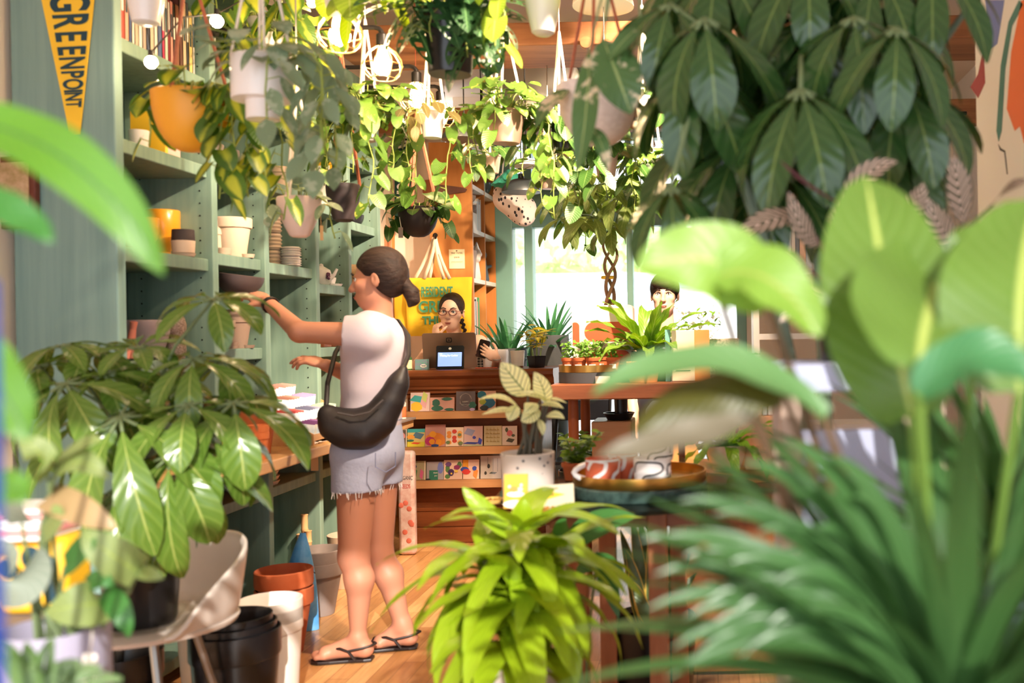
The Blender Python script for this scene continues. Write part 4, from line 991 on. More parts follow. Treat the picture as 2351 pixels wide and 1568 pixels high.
a = P(885, 430, 7.28); single('wall_poster', MB().box(P(872, 500, 7.28).x, P(900, 500, 7.28).x, 7.285, 7.295, P(885, 640, 7.28).z, P(885, 520, 7.28).z), mat('rust_poster', C(226, 170, 130), .8, var=.8, scale=8, col2=C(200, 110, 70)), 'rust coloured art print on the far wall beside the shelving', 'poster', smooth=False)
single('wooden_pole', MB().box(P(899, 500, 7.2).x, P(904, 500, 7.2).x, 7.2, 7.215, .0, P(900, 470, 7.2).z), orangew, 'slim wooden pole leaning by the shelving end', 'pole', smooth=False)
# jars and boxes at the near end of the worktop, beyond the customer
for k in range(4):
    c = Vector((-1.86 + .03 * k, 5.52 + .06 * k, WT + .001)); bt = thing('dropper_bottle', 'white lotion bottle at the worktop end, %s along' % ordn(k), 'bottle', c, 'bottles on the worktop end')
    part('bottle', MB().lathe([(.001, 0), (.022, 0), (.023, .1), (.01, .12), (.01, .135), (.001, .135)], c, 16), whitematte, bt); part('label', MB().lathe([(.0232, .02), (.0236, .021), (.0236, .08), (.0232, .081)], c, 16), mat('bottle_label%d' % (k % 2), [C(140, 120, 160), C(226, 120, 70)][k % 2], .6), bt)
single('slate_tray', MB().box(-1.92, -1.72, 5.46, 5.80, WT, WT + .012), greypot, 'flat grey tray under the lotion bottles', 'tray', smooth=False, bevel=.002)
# ------------------------------------------------------------------ people
skin_tan = mat('tan_skin', C(190, 130, 104), .5, var=.15, scale=6, col2=C(178, 114, 90))
skin_fair = mat('fair_skin', C(240, 192, 164), .5, var=.12, scale=6, col2=C(222, 160, 132))
hair_m = mat('dark_hair', C(36, 25, 22), .6, var=.6, scale=60, stretch=(.25, 1, 1), col2=C(66, 46, 38), bump=.7, spec=.25)
lipm = mat('lips', C(186, 104, 92), .4)
eyew = mat('eye_white', C(238, 234, 230), .25); irism = mat('iris', C(52, 34, 26), .2)
def frame(o, f, u):
    f = Vector(f).normalized(); l = Vector(u).cross(f).normalized(); u = f.cross(l)
    M = Matrix((f, l, u)).transposed().to_4x4(); M.translation = Vector(o); return M       # local x forward, y to the figure's left, z up
def head_prims(M, s=1.0):
    q = lambda x, y, z: M @ Vector((x * s, y * s, z * s)); E = lambda c, r, k=.012, op=1: blob(q(*c), tuple(v * s for v in r), M, k * s, None, op)
    pr = [E((-.012, 0, .03), (.094, .074, .088)), E((.03, 0, -.035), (.062, .058, .075), .03), E((.058, 0, -.088), (.03, .034, .026), .03),
          E((.03, 0, -.07), (.05, .05, .035), .03), E((.078, 0, .012), (.016, .042, .012), .015),
          cone(q(.088, 0, .006), q(.112, 0, -.033), .008 * s, .0125 * s, .008 * s), E((.103, .011, -.036), (.011, .008, .008), .006), E((.103, -.011, -.036), (.011, .008, .008), .006),
          E((.089, 0, -.062), (.012, .024, .007), .008), E((.087, 0, -.073), (.012, .02, .008), .008),
          E((.06, .046, -.022), (.026, .018, .02), .02), E((.06, -.046, -.022), (.026, .018, .02), .02)]
    for y in (1, -1):
        pr.append(E((.088, .031 * y, .002), (.012, .017, .011), .008, -1))
        pr.append(E((-.008, .077 * y, -.008), (.018, .009, .032), .006)); pr.append(E((-.002, .086 * y, -.004), (.009, .006, .018), .005, -1))
    return pr
def face_parts(M, parent, s=1.0, brow=True):
    q = lambda x, y, z: M @ Vector((x * s, y * s, z * s))
    for y in (1, -1):
        e = part('eye', MB().ell(q(.074, .031 * y, .002), .0135 * s, 14, 10), eyew, parent)
        part('iris', MB().ell(q(.0836, .031 * y, .002), (.0045 * s, .0062 * s, .0062 * s), 12, 8, M), irism, e)
        part('eyelid', MB().tube([q(.084, .016 * y, .003), q(.090, .03 * y, .0115), q(.081, .047 * y, .005)], [.0016 * s, .0026 * s, .0016 * s], 6), hair_m, e)
        part('eyebrow', MB().tube([q(.094, .014 * y, .022), q(.094, .032 * y, .029), q(.082, .05 * y, .023)], [.003 * s, .0036 * s, .0018 * s], 6), hair_m, parent)
    part('lips', MB().ell(q(.0985, 0, -.0665), (.0065 * s, .021 * s, .0035 * s), 14, 8, M).ell(q(.0965, 0, -.073), (.0065 * s, .017 * s, .0045 * s), 14, 8, M), lipm, parent)
def hand_prims(wr, d, pn, side, curl=(.5, .5, .5, .5), th=.5, s=1.0, spread=.1):
    """wr wrist, d wrist-to-knuckles, pn out of the palm, side towards the thumb"""
    d = Vector(d).normalized(); pn = Vector(pn); pn = (pn - d * pn.dot(d)).normalized(); sd = Vector(side); sd = (sd - d * sd.dot(d) - pn * sd.dot(pn)).normalized()
    wr = Vector(wr); pr = []
    Mp = Matrix((d, sd, pn)).transposed().to_4x4()
    pr.append(blob(wr + d * .048 * s, (.052 * s, .041 * s, .016 * s), Mp, .012)); pr.append(blob(wr + d * .03 * s + sd * .022 * s + pn * .006 * s, (.03 * s, .018 * s, .017 * s), Mp, .012))
    for i, (off, L) in enumerate(((.029, .072), (.010, .08), (-.010, .074), (-.028, .058))):
        p = wr + d * (.088 - .006 * abs(i - 1)) * s + sd * off * s; dirn = (d + sd * spread * (1.5 - i) / 1.5).normalized(); r = .0092 * s
        for j, f in enumerate((.45, .31, .24)):
            a = curl[i] * (.75, 1.05, .8)[j]
            ax = dirn.cross(pn if j == 0 else pnn).normalized(); Rm = Matrix.Rotation(a, 3, ax); dirn = (Rm @ dirn).normalized()
            pnn = (Rm @ (pn if j == 0 else pnn)).normalized(); e = p + dirn * L * f * s
            pr.append(cone(p, e, r, r * .9, .004)); p = e; r *= .92
    p = wr + d * .025 * s + sd * .034 * s + pn * .005 * s; td = (d * .7 + sd * .75 + pn * .35 * th).normalized(); r = .0115 * s
    for j, L in enumerate((.036, .03, .025)):
        e = p + td * L * s; pr.append(cone(p, e, r, r * .9, .005)); p = e; r *= .92
        td = (td + d * .35 + pn * th * .5 - sd * .3 * th).normalized()
    return pr

# --- customer in mid-step, reaching into the second bay
Y0 = 4.10
q = lambda px, py, dy=0: P(px, py, Y0 + dy)
lab = 'person with a dark ponytail in a white t-shirt and denim shorts reaching for a shelf'
wk = thing('person', lab, 'person', q(800, 1512, 0) * 1)
hm = frame(q(868, 640, -.0), (-1, -.06, -.10), (-.06, 0, 1))
shN, shF = q(846, 770, -.145), q(854, 766, .145)
elN, wrN = q(688, 762, -.165), q(612, 692, .03)
elF, wrF = q(818, 868, .24), q(748, 838, .08)
torso = [blob(q(858, 800), (.105, .155, .155), None, .04), blob(q(852, 880), (.098, .135, .15), None, .05), blob(q(846, 960), (.098, .135, .13), None, .05)]
sleeves = [cone(shN, q(780, 768, -.168), .062, .058, .03), cone(shF, q(840, 815, .2), .06, .055, .03), cone(shN, shF, .062, .062, .04)]
hips = [blob(q(845, 1030), (.125, .165, .125), None, .05)]
hipN, hipF = q(822, 1052, -.085), q(868, 1052, .085)
knN, anN = q(812, 1278, -.085), q(822, 1452, -.075)
knF, anF = q(868, 1272, .06), q(925, 1440, .07)
neck = [cone(q(872, 752), q(872, 690), .055, .048, .02)]
arms = [cone(shN, elN, .05, .041, .02), cone(elN, wrN, .04, .026, .015), cone(shF, elF, .048, .04, .02), cone(elF, wrF, .04, .026, .015)]
thighs = [cone(hipN, knN, .087, .058, .03), cone(hipF, knF, .086, .058, .03)]
def calf(k, a, back): 
    m = k.lerp(a, .30) + back * .018
    return [cone(k, m, .053, .053, .03), cone(m, a, .053, .031, .03)]
legs = thighs + calf(knN, anN, Vector((1, 0, 0))) + calf(knF, anF, Vector((.8, 0, .3)))
gz = .014
def foot(an, toe, r=1.0):
    heel = Vector((an.x + .028, an.y, gz + .032)); ball = an.lerp(toe, .68); ball.z = gz + .022; f = (toe - an); f.z = 0; f.normalize(); sd = f.cross(Vector((0, 0, 1)))
    pr = [cone(an, heel, .031, .030, .02), cone(an + Vector((0, 0, -.01)), ball, .03, .024, .02), cone(heel, ball, .028, .024, .02), cone(ball + sd * .018, ball - sd * .022, .022, .018, .015)]
    for i, (o, L) in enumerate(((-.03, .052), (-.014, .052), (0, .046), (.013, .04), (.026, .032))):
        b = ball + sd * o * -1 + Vector((0, 0, -.006)); e = b + f * L; e.z = gz + .011; pr.append(cone(b, e, .012, .0105 if i else .013, .006))
    return pr
toeN = Vector((q(716, 1508, -.08).x, Y0 - .09, gz)); toeF = Vector((q(852, 1492, .06).x, Y0 + .05, gz))
anN.z = .095; anF.z = .11
feet = foot(anN, toeN) + foot(anF, toeF)
hands = hand_prims(wrN, (-.75, .35, .30), (.1, .45, -1), (.3, -.9, .2), (.35, .4, .45, .5), .9, .98) + hand_prims(wrF, (-1, -.1, .32), (-.2, .3, -1), (.1, -.2, 1), (.35, .4, .5, .6), .3, .95)
head = head_prims(hm, 1.0)
body = torso + hips + neck + arms + [cone(shN, shF, .055, .055, .04)] + legs + feet + hands + head
part('body', solid(body, .0058, .02), skin_tan, wk, sharp=0)
face_parts(hm, wk)
hq = lambda x, y, z: hm @ Vector((x, y, z))
hair = [blob(hq(-.02, 0, .04), (.102, .084, .092), hm, .02), blob(hq(-.05, 0, -.01), (.072, .078, .075), hm, .03), blob(hq(.088, 0, -.03), (.075, .105, .085), hm, .012, None, -1), blob(hq(.03, .09, -.03), (.05, .03, .05), hm, .012, None, -1), blob(hq(.03, -.09, -.03), (.05, .03, .05), hm, .012, None, -1)]
part('hair', solid(hair, .005, .02), hair_m, wk, sharp=0)
tailp = [hq(-.105, 0, -.005), q(930, 655), q(944, 672), q(948, 688), q(940, 702)]
pony = [cone(tailp[i], tailp[i + 1], (.018, .026, .03, .026)[i], (.026, .03, .026, .008)[i], .012) for i in range(4)]
part('ponytail', solid(pony, .005, .012), hair_m, wk, sharp=0)
tee = mat('white_tshirt', C(208, 196, 208), .85, var=.2, scale=9, col2=C(192, 180, 198), bump=.25)
zh = q(850, 985).z
sl_d = (q(780, 768, -.168) - shN).normalized()
shirt = [blob(q(860, 805, 0), (.118, .165, .16), None, .04), blob(q(855, 885, 0), (.112, .148, .15), None, .05), blob(q(850, 965, 0), (.114, .15, .12), None, .05),
         cone(shN, q(776, 768, -.160), .058, .074, .05, ((sl_d.x, sl_d.y, sl_d.z), q(790, 768, -.168))), cone(shF, q(836, 822, .2), .064, .066, .03), cone(shN, shF, .060, .060, .06), cone(q(868, 758), q(870, 738), .062, .056, .02, ((0, 0, 1), q(870, 741)))]
part('tshirt', solid(shirt, .006, .02, .006, [((0, 0, -1), (0, 0, zh))]), tee, wk, sharp=60)
den = mat('pale_denim', C(172, 178, 206), .85, var=.3, scale=60, col2=C(150, 158, 192), bump=.2)
z0 = q(840, 1118).z
short = [blob(q(845, 1030), (.138, .178, .13), None, .04), blob(q(848, 980), (.118, .155, .1), None, .04), cone(hipN, hipN.lerp(knN, .34), .1, .094, .03, ((0, 0, -1), (0, 0, z0))), cone(hipF, hipF.lerp(knF, .34), .1, .094, .03, ((0, 0, -1), (0, 0, z0 + .006)))]
sh = part('denim_shorts', solid(short, .006, .02, .002, [((0, 0, 1), (0, 0, q(845, 958).z))]), den, wk, sharp=60)
mb = MB(); rr = random.Random(5)
for c0, rad in ((hipN.lerp(knN, .30), .096), (hipF.lerp(knF, .30), .096)):
    for k in range(46):
        a = rr.uniform(0, 6.28); p = Vector((c0.x + rad * math.cos(a), c0.y + rad * math.sin(a), z0 + .004)); mb.tube([p, p + Vector((rr.uniform(-.006, .006), rr.uniform(-.006, .006), -rr.uniform(.008, .03)))], .0011, 4)
part('waistband', MB().tube([q(845, 962) + Vector((.121 * math.cos(a * .2618), .158 * math.sin(a * .2618), -.004)) for a in range(25)], .011, 6), den, sh)
pk = [q(862, 1040, -.196), q(862, 1072, -.196), q(886, 1084, -.182), q(908, 1070, -.15), q(908, 1038, -.15)]
part('pocket_seam', MB().tube(pk, .0022, 5), mat('denim_stitch', C(120, 128, 164), .9), sh)
part('frayed_hem', mb, mat('denim_thread', C(238, 236, 240), .9), sh)
leather = mat('black_leather', C(34, 24, 24), .4)
def sandal(an, toe):
    f = (toe - an); f.z = 0; L = f.length; f.normalize(); sd = f.cross(Vector((0, 0, 1))); b = Vector((an.x, an.y, 0)) - f * .058
    pl = [(-.0, .0), (.0, .026), (.03, .034), (.09, .032), (.16, .042), (.205, .045), (.235, .03), (.245, .0), (.235, -.03), (.2, -.044), (.14, -.04), (.09, -.03), (.03, -.034), (0, -.026)]
    mb = MB(); mb.M = Matrix((f, -sd, Vector((0, 0, 1)))).transposed().to_4x4(); mb.M.translation = b + Vector((0, 0, .002)); mb.prism(pl, 0, .012)
    s_ = part('sandal', mb, leather, wk, smooth=False, bevel=.003)
    at = lambda x, y, z: b + f * x + sd * y + Vector((0, 0, z))
    part('sandal_strap', MB().tube([at(.195, .012, .016), at(.175, .008, .05), at(.12, -.036, .062), at(.085, -.042, .05), at(.06, -.04, .014)], .0055, 6).tube([at(.175, .008, .05), at(.12, .036, .06), at(.085, .042, .05), at(.06, .04, .014)], .0055, 6).tube([at(.09, -.042, .052), at(.03, -.042, .062), at(-.0, -.02, .066), at(-.012, 0, .068), at(-.0, .02, .066), at(.03, .042, .062), at(.09, .042, .052)], .005, 6), leather, s_)
    part('buckle', MB().tube([at(.045, .046, .053), at(.058, .047, .053), at(.058, .047, .066), at(.045, .046, .066), at(.045, .046, .053)], .0018, 5), steel, s_)
sandal(anN, toeN); sandal(anF, toeF)
mb = MB(); ad = (elN - wrN).normalized(); u1 = ad.cross(Vector((0, 0, 1))).normalized(); u2 = ad.cross(u1)
for k in range(2): mb.tube([wrN + ad * (.03 + .013 * k) + (u1 * math.cos(a * .524) + u2 * math.sin(a * .524)) * (.031 + .002 * k) for a in range(13)], .004, 6)
part('bracelet', mb, black, wk)
# cross-body bag worn at the hip
bagb = mat('black_nylon', C(38, 32, 34), .5, var=.5, scale=14, col2=C(20, 18, 20), bump=.3)
sb = thing('crossbody_bag', 'black crescent cross-body bag worn over the customer\'s hip', 'bag', q(820, 1030, -.2))
path = [(750, 948, .028), (768, 972, .05), (800, 985, .064), (838, 985, .064), (870, 962, .055), (896, 920, .042), (914, 880, .03), (926, 848, .016)]
pr = [cone(q(path[i][0], path[i][1], -.19 + .01 * i), q(path[i + 1][0], path[i + 1][1], -.19 + .01 * (i + 1)), path[i][2] * 1.04, path[i + 1][2] * 1.04, .05) for i in range(len(path) - 1)]
part('pouch', solid(pr, .006, .05), bagb, sb, sharp=0)
part('zip', MB().tube([q(775, 948, -.245), q(812, 955, -.256), q(850, 946, -.25), q(880, 918, -.23)], .004, 6), mat('zip_tape', C(80, 74, 76), .5), sb)
part('strap', MB().tube([q(924, 850, -.13), q(938, 815, -.06), q(936, 770, .03), q(915, 738, .1), (shF + Vector((0, 0, .074))), q(800, 760, .13), q(770, 810, .04), q(752, 880, -.1), q(748, 945, -.18)], .010, 8), bagb, sb)
# bowl held in the reaching hand
c = q(545, 672, .18)
bw = single('dark_bowl_planter', MB().lathe(pot_prof('bowl', .098, .05, .085), c + Vector((0, 0, -.01)), 36, Matrix.Rotation(R(8), 3, 'Y')), mat('dark_grey_glaze', C(84, 70, 70), .5), 'wide dark grey bowl planter held in the customer\'s reaching hand', 'bowl', loc=c + Vector((0, 0, -.01)))

# --- cashier behind the counter
Y1 = 6.86
q1 = lambda px, py, dy=0: P(px, py, Y1 + dy)
ca = thing('person', 'person with glasses and a braid at the counter, hand to mouth, holding a phone', 'person', (q1(1050, 900).x, Y1, 0))
hm = frame(q1(1037, 717), (.02, -1, -.02), (.03, -.04, 1)); s = 1.06
chest = q1(1052, 830); shL, shR = q1(1100, 787, .0), q1(1002, 792, .02)
elL, wrL = q1(1142, 846, -.14), q1(1141, 824, -.40)
elR, wrR = q1(962, 838, -.16), q1(998, 774, -.15)
base = Vector((chest.x, Y1 + .06, 0))
tors = [blob(chest + Vector((0, .02, 0)), (.165, .1, .13), None, .04), blob(chest + Vector((0, .04, -.16)), (.15, .1, .15), None, .05), blob(Vector((chest.x, Y1 + .05, .78)), (.18, .13, .14), None, .05)]
lg = []
for sx in (-1, 1):
    hp = Vector((chest.x + .09 * sx, Y1 + .03, .76)); kn = Vector((chest.x + .1 * sx, Y1 + .02, .46)); an = Vector((chest.x + .1 * sx, Y1 + .05, .09)); to = an + Vector((.02 * sx, -.15, -.07)); lg += [cone(hp, kn, .085, .055, .03), cone(kn, an, .054, .034, .02), cone(an, an + Vector((0, .03, -.06)), .034, .03), cone(an + Vector((0, 0, -.03)), to, .034, .022)]
body = tors + lg + [cone(shL, shR, .05, .05, .05), cone(chest + Vector((0, .02, .08)), q1(1040, 748, .02), .056, .05, .02),
    cone(shL, elL, .05, .042, .02), cone(elL, wrL, .041, .027, .015), cone(shR, elR, .05, .042, .02), cone(elR, wrR, .04, .027, .015)]
body += hand_prims(wrL, (-.8, -.06, .55), (-.15, 1, 0), (.5, .1, .85), (.3, .34, .38, .42), .6, .88)
body += hand_prims(wrR, (.16, -.05, 1), (.8, .75, .1), (.6, -.9, .2), (1.25, 1.3, 1.3, 1.3), .8, .9)
body += head_prims(hm, s)
part('body', solid(body, .0055, .02), skin_fair, ca, sharp=0); face_parts(hm, ca, s)
hq = lambda x, y, z: hm @ Vector((x * s, y * s, z * s))
hair = [blob(hq(-.018, 0, .036), (.1 * s, .083 * s, .094 * s), hm, .02), blob(hq(.09, 0, -.025), (.068 * s, .068 * s, .112 * s), hm, .012, None, -1), blob(hq(.03, .1, -.09), (.08, .05, .08), hm, .01, None, -1), blob(hq(.03, -.1, -.09), (.08, .05, .08), hm, .01, None, -1)]
part('hair', solid(hair, .005, .02), hair_m, ca, sharp=0)
bp = [q1(1060, 735, -.02), q1(1064, 750, -.06), q1(1068, 768, -.08), q1(1070, 786, -.1), q1(1068, 806, -.11)]
mb = MB(); n = 12
for i in range(n):
    f = i / (n - 1) * 3.99; k = int(f); p = bp[k].lerp(bp[k + 1], f - k); mb.ell(p + Vector(((-1) ** i * .005, 0, 0)), (.013, .012, .013), 10, 8)
part('braid', mb, hair_m, ca)
gl = MB()
for y in (1, -1):
    gl.tube([hq(.106, .033 * y + .026 * math.cos(a * .449), .0 + .02 * math.sin(a * .449)) for a in range(15)], .0026, 6); gl.tube([hq(.104, .06 * y, .008), hq(.04, .082 * y, .008), hq(-.01, .083 * y, .004)], .002, 6)
gl.tube([hq(.107, .009, .004), hq(.11, 0, .007), hq(.107, -.009, .004)], .002, 6)
part('glasses', gl, mat('glasses_frame', C(130, 70, 76), .25), ca)
ging = NT('black_gingham'); tc = ging.n('TexCoord').outputs['Object']
sp = ging.n('SeparateXYZ', {0: tc})
gx = ging.math('LESS_THAN', ging.math('FRACT', ging.math('MULTIPLY', sp.outputs[0], 52)), .5); gy_ = ging.math('LESS_THAN', ging.math('FRACT', ging.math('MULTIPLY', sp.outputs[2], 52)), .5)
f = ging.math('MULTIPLY', ging.math('ADD', gx, gy_), .5)
gmat = ging.fin(ging.n('BsdfPrincipled', {'Base Color': ging.mix(f, C(240, 226, 210), C(30, 24, 28)), 'Roughness': .8}).outputs[0])
top = [blob(chest + Vector((0, .02, -.01)), (.168, .104, .13), None, .04), blob(chest + Vector((0, .04, -.16)), (.16, .105, .15), None, .05), blob(Vector((chest.x, Y1 + .05, .78)), (.195, .14, .15), None, .05)]
part('gingham_top', solid(top, .006, .02, .006, [((0, 0, 1), (0, 0, chest.z + .055))]), gmat, ca, sharp=60)
part('shoulder_strap', MB().tube([chest + Vector((.1, -.07, .05)), shL + Vector((-.05, -.03, .052)), shL + Vector((-.05, .05, .03)), chest + Vector((.1, .12, .03))], .007, 6).tube([chest + Vector((-.1, -.07, .05)), shR + Vector((.05, -.03, .052)), shR + Vector((.05, .05, .03)), chest + Vector((-.1, .12, .03))], .007, 6), gmat, ca)
part('dark_trousers', solid(lg[0:2] + lg[4:6] + [blob(Vector((chest.x, Y1 + .05, .72)), (.185, .135, .11), None, .05)], .008, .03, .012), mat('dark_cloth', C(40, 40, 52), .9), ca, sharp=0)
part('wristband', MB().tube([wrL + Vector((.029 * math.cos(a * .524), .029 * math.sin(a * .524) * .9, .0 + .006 * math.sin(a * .524))) for a in range(13)], .003, 6), steel, ca)
ph = thing('phone', 'dark mobile phone held upright in the cashier\'s hand', 'phone', q1(1109, 812, -.37))
mb = MB(); mb.M = frame(q1(1109, 801, -.368), (-.1, -1, .12), (.28, -.05, 1)); 
mb.M = mb.M @ Matrix.Rotation(R(90), 4, 'Y'); mb.M = mb.M @ Matrix.Rotation(R(90), 4, 'Z')
mb.prism(rrect(.072, .118, .012), -.005, .005); part('phone_case', mb, mat('phone_brown', C(52, 30, 26), .25), ph, sharp=30)

# --- person half hidden behind the tall table
Y2 = 6.05
q2 = lambda px, py, dy=0: P(px, py, Y2 + dy)
pz_ = thing('person', 'person with dark fringe standing behind the fern, only the eyes showing', 'person', (q2(1525, 700).x, Y2 + .05, 0))
hm = frame(q2(1526, 676), (-.05, -1, -.02), (0, -.02, 1)); hc = q2(1526, 676)
sh_ = hc.z - .25; bx_ = hc.x
prs = head_prims(hm, 1.04) + [cone(hc + Vector((0, .02, -.24)), hc + Vector((0, .02, -.1)), .056, .05), blob((bx_, Y2 + .05, sh_ - .12), (.17, .11, .16), None, .05), blob((bx_, Y2 + .05, sh_ - .35), (.15, .1, .18), None, .05), blob((bx_, Y2 + .05, .9), (.17, .12, .14), None, .05), cone((bx_ - .16, Y2 + .05, sh_ - .03), (bx_ + .16, Y2 + .05, sh_ - .03), .055, .055)]
for sx in (-1, 1):
    prs += [cone((bx_ + .09 * sx, Y2 + .05, .86), (bx_ + .1 * sx, Y2 + .05, .48), .085, .056, .03), cone((bx_ + .1 * sx, Y2 + .05, .48), (bx_ + .1 * sx, Y2 + .07, .09), .054, .034), cone((bx_ + .1 * sx, Y2 + .06, .06), (bx_ + .11 * sx, Y2 - .09, .03), .036, .025)]
    el, wr = Vector((bx_ + .22 * sx, Y2 + .06, sh_ - .32)), Vector((bx_ + .19 * sx, Y2 - .05, sh_ - .53)); prs += [cone((bx_ + .17 * sx, Y2 + .05, sh_ - .04), el, .05, .042), cone(el, wr, .04, .027)] + hand_prims(wr, (0, -.3, -1), (-sx, 0, 0), (0, -1, 0), (.4, .4, .45, .5), .3)
part('body', solid(prs, .0065, .02), skin_fair, pz_, sharp=0); face_parts(hm, pz_, 1.04)
hq = lambda x, y, z: hm @ Vector((x * 1.04, y * 1.04, z * 1.04))
part('hair', solid([blob(hq(-.015, 0, .035), (.108, .09, .1), hm, .02), blob(hq(.07, 0, .06), (.04, .07, .035), hm, .02), blob(hq(.1, 0, -.075), (.08, .075, .11), hm, .012, None, -1)], .006, .02), hair_m, pz_, sharp=0)
part('dark_shirt', solid([blob((bx_, Y2 + .05, sh_ - .12), (.18, .118, .17), None, .05), blob((bx_, Y2 + .05, sh_ - .40), (.18, .13, .24), None, .05), cone((bx_ - .17, Y2 + .05, sh_ - .04), (bx_ + .17, Y2 + .05, sh_ - .04), .062, .062)], .008, .03), mat('grey_cloth', C(90, 96, 110), .9), pz_, sharp=0)
part('dark_trousers', solid([blob((bx_, Y2 + .05, .9), (.18, .13, .15), None, .05)] + [cone((bx_ + .09 * sx, Y2 + .05, .86), (bx_ + .1 * sx, Y2 + .05, .46), .095, .068) for sx in (-1, 1)] + [cone((bx_ + .1 * sx, Y2 + .05, .46), (bx_ + .1 * sx, Y2 + .07, .13), .066, .05) for sx in (-1, 1)], .008, .03), MATS['dark_cloth'], pz_, sharp=0)
# ------------------------------------------------------------------ lamps
bulb_m = mat('lit_bulb', C(255, 226, 180), .3, emit=((1, .70, .38, 1), 95))
bulb_s = mat('lit_string_bulb', C(255, 226, 180), .3, emit=((1, .72, .42, 1), 60))
disc_m = mat('lit_lamp_disc', C(255, 240, 220), .3, emit=((1, .82, .60, 1), 26))
cagem = mat('brass_wire', C(226, 186, 120), .3, .8)
def cage_lamp(label, px, py, Y, D=.16):
    c = P(px, py, Y); t = thing('cage_lamp', label, 'lamp', c, 'cage lamps on pipe arms')
    top = c.z + D * .62
    part('bulb', MB().lathe([(.001, -.0495)] + [(.037 * math.sin(a * .35), -.012 - .037 * math.cos(a * .35)) for a in range(1, 7)] + [(.020, .05), (.018, .062), (.001, .062)], c, 16), bulb_m, t)
    part('socket', MB().lathe([(.001, D * .40), (.021, D * .40), (.023, D * .44), (.023, D * .72), (.016, D * .76), (.001, D * .76)], c, 16), iron, t)
    r = D / 2; mb = MB()
    for k in range(8):
        a = k * math.pi / 4; mb.tube([c + Vector((math.cos(a) * q * r, math.sin(a) * q * r, z * D)) for q, z in ((.3, .42), (.68, .28), (.95, .08), (1.0, -.08), (.9, -.24), (.62, -.38))], .003, 5)
    for q, z in ((.62, -.38), (1.0, -.05), (.3, .42)): mb.tube([c + Vector((math.cos(a * .3142) * q * r, math.sin(a * .3142) * q * r, z * D)) for a in range(21)], .0022, 5)
    part('cage', mb, cagem, t)
    zt = c.z + D * .92
    part('pipe_arm', MB().tube([c + Vector((0, 0, D * .74)), Vector((c.x, c.y, zt - .02)), Vector((c.x - .012, c.y, zt - .005)), Vector((c.x - .03, c.y, zt)), Vector((-1.99, c.y, zt))], .010, 8).lathe([(.001, 0), (.03, 0), (.03, .008), (.001, .008)], (-1.99, c.y, zt), 14, Matrix.Rotation(R(90), 3, 'Y')), iron, t)
cage_lamp('lit cage lamp close under the white pot at the ceiling', 780, 74, 3.55)
cage_lamp('lit cage lamp in front of the wooden beam', 878, 146, 4.05)
cage_lamp('lit cage lamp above the small white pot of dark leaves', 957, 224, 4.7)
cage_lamp('lit cage lamp half hidden by the small white pot of dark leaves', 1012, 262, 5.3)
def dome_lamp(label, px, py, Y, Rr, m, h=.09, cat='lamp'):
    c = P(px, py, Y); t = thing('dome_lamp', label, cat, c)
    part('shade', MB().lathe([(Rr, 0), (Rr * .98, h * .25), (Rr * .8, h * .62), (Rr * .45, h * .9), (.02, h), (.018, h + .03), (.001, h + .03)], c, 36), m, t); 
    part('light_disc', MB().lathe([(.001, .004), (Rr * .96, .004)], c, 36), disc_m, t, label='glowing white disc')
    part('cord', MB().tube([c + Vector((0, 0, h + .02)), Vector((c.x, c.y, CEIL))], .004, 6), iron, t)
dkm = mat('dark_enamel', C(44, 48, 50), .4)
dome_lamp('black dome lamp hanging before the green lintel by the dotted bag', 1197, 442, 6.4, .125, dkm)
dome_lamp('black dome lamp lit above the bookcase side', 1066, 322, 5.7, .125, dkm)
dome_lamp('large white lit lamp at the ceiling by the white hanging pot', 1385, 16, 4.9, .15, whitematte, .1)
dome_lamp('white disc lamp just past the bookcase top', 1208, 382, 6.2, .1, whitematte, .05)
dome_lamp('white lamp hanging among leaves near the window glass', 1480, 336, 6.4, .07, whitematte, .08)
# string lights
t = thing('string_lights', 'string of small round bulbs looping past the books and cage lamps', 'lights', P(347, 143, 3.35))
pts = [P(300, -60, 3.4), P(338, 60, 3.36), P(346, 122, 3.35), P(420, 40, 3.45), P(498, 32, 3.6), P(610, -30, 3.9), P(720, 10, 4.2)]
part('wire', MB().tube(pts, .003, 6), iron, t)
for px, py, Y, r in ((347, 143, 3.35, .02), (498, 49, 3.6, .022), (716, 6, 4.2, .02)):
    c = P(px, py, Y); b = part('socket', MB().lathe([(.001, r * .8), (.009, r * .8), (.009, r * 2), (.001, r * 2)], c, 10), black, t); part('bulb', MB().ell(c, (r, r, r * 1.05), 14, 10), bulb_s, b)
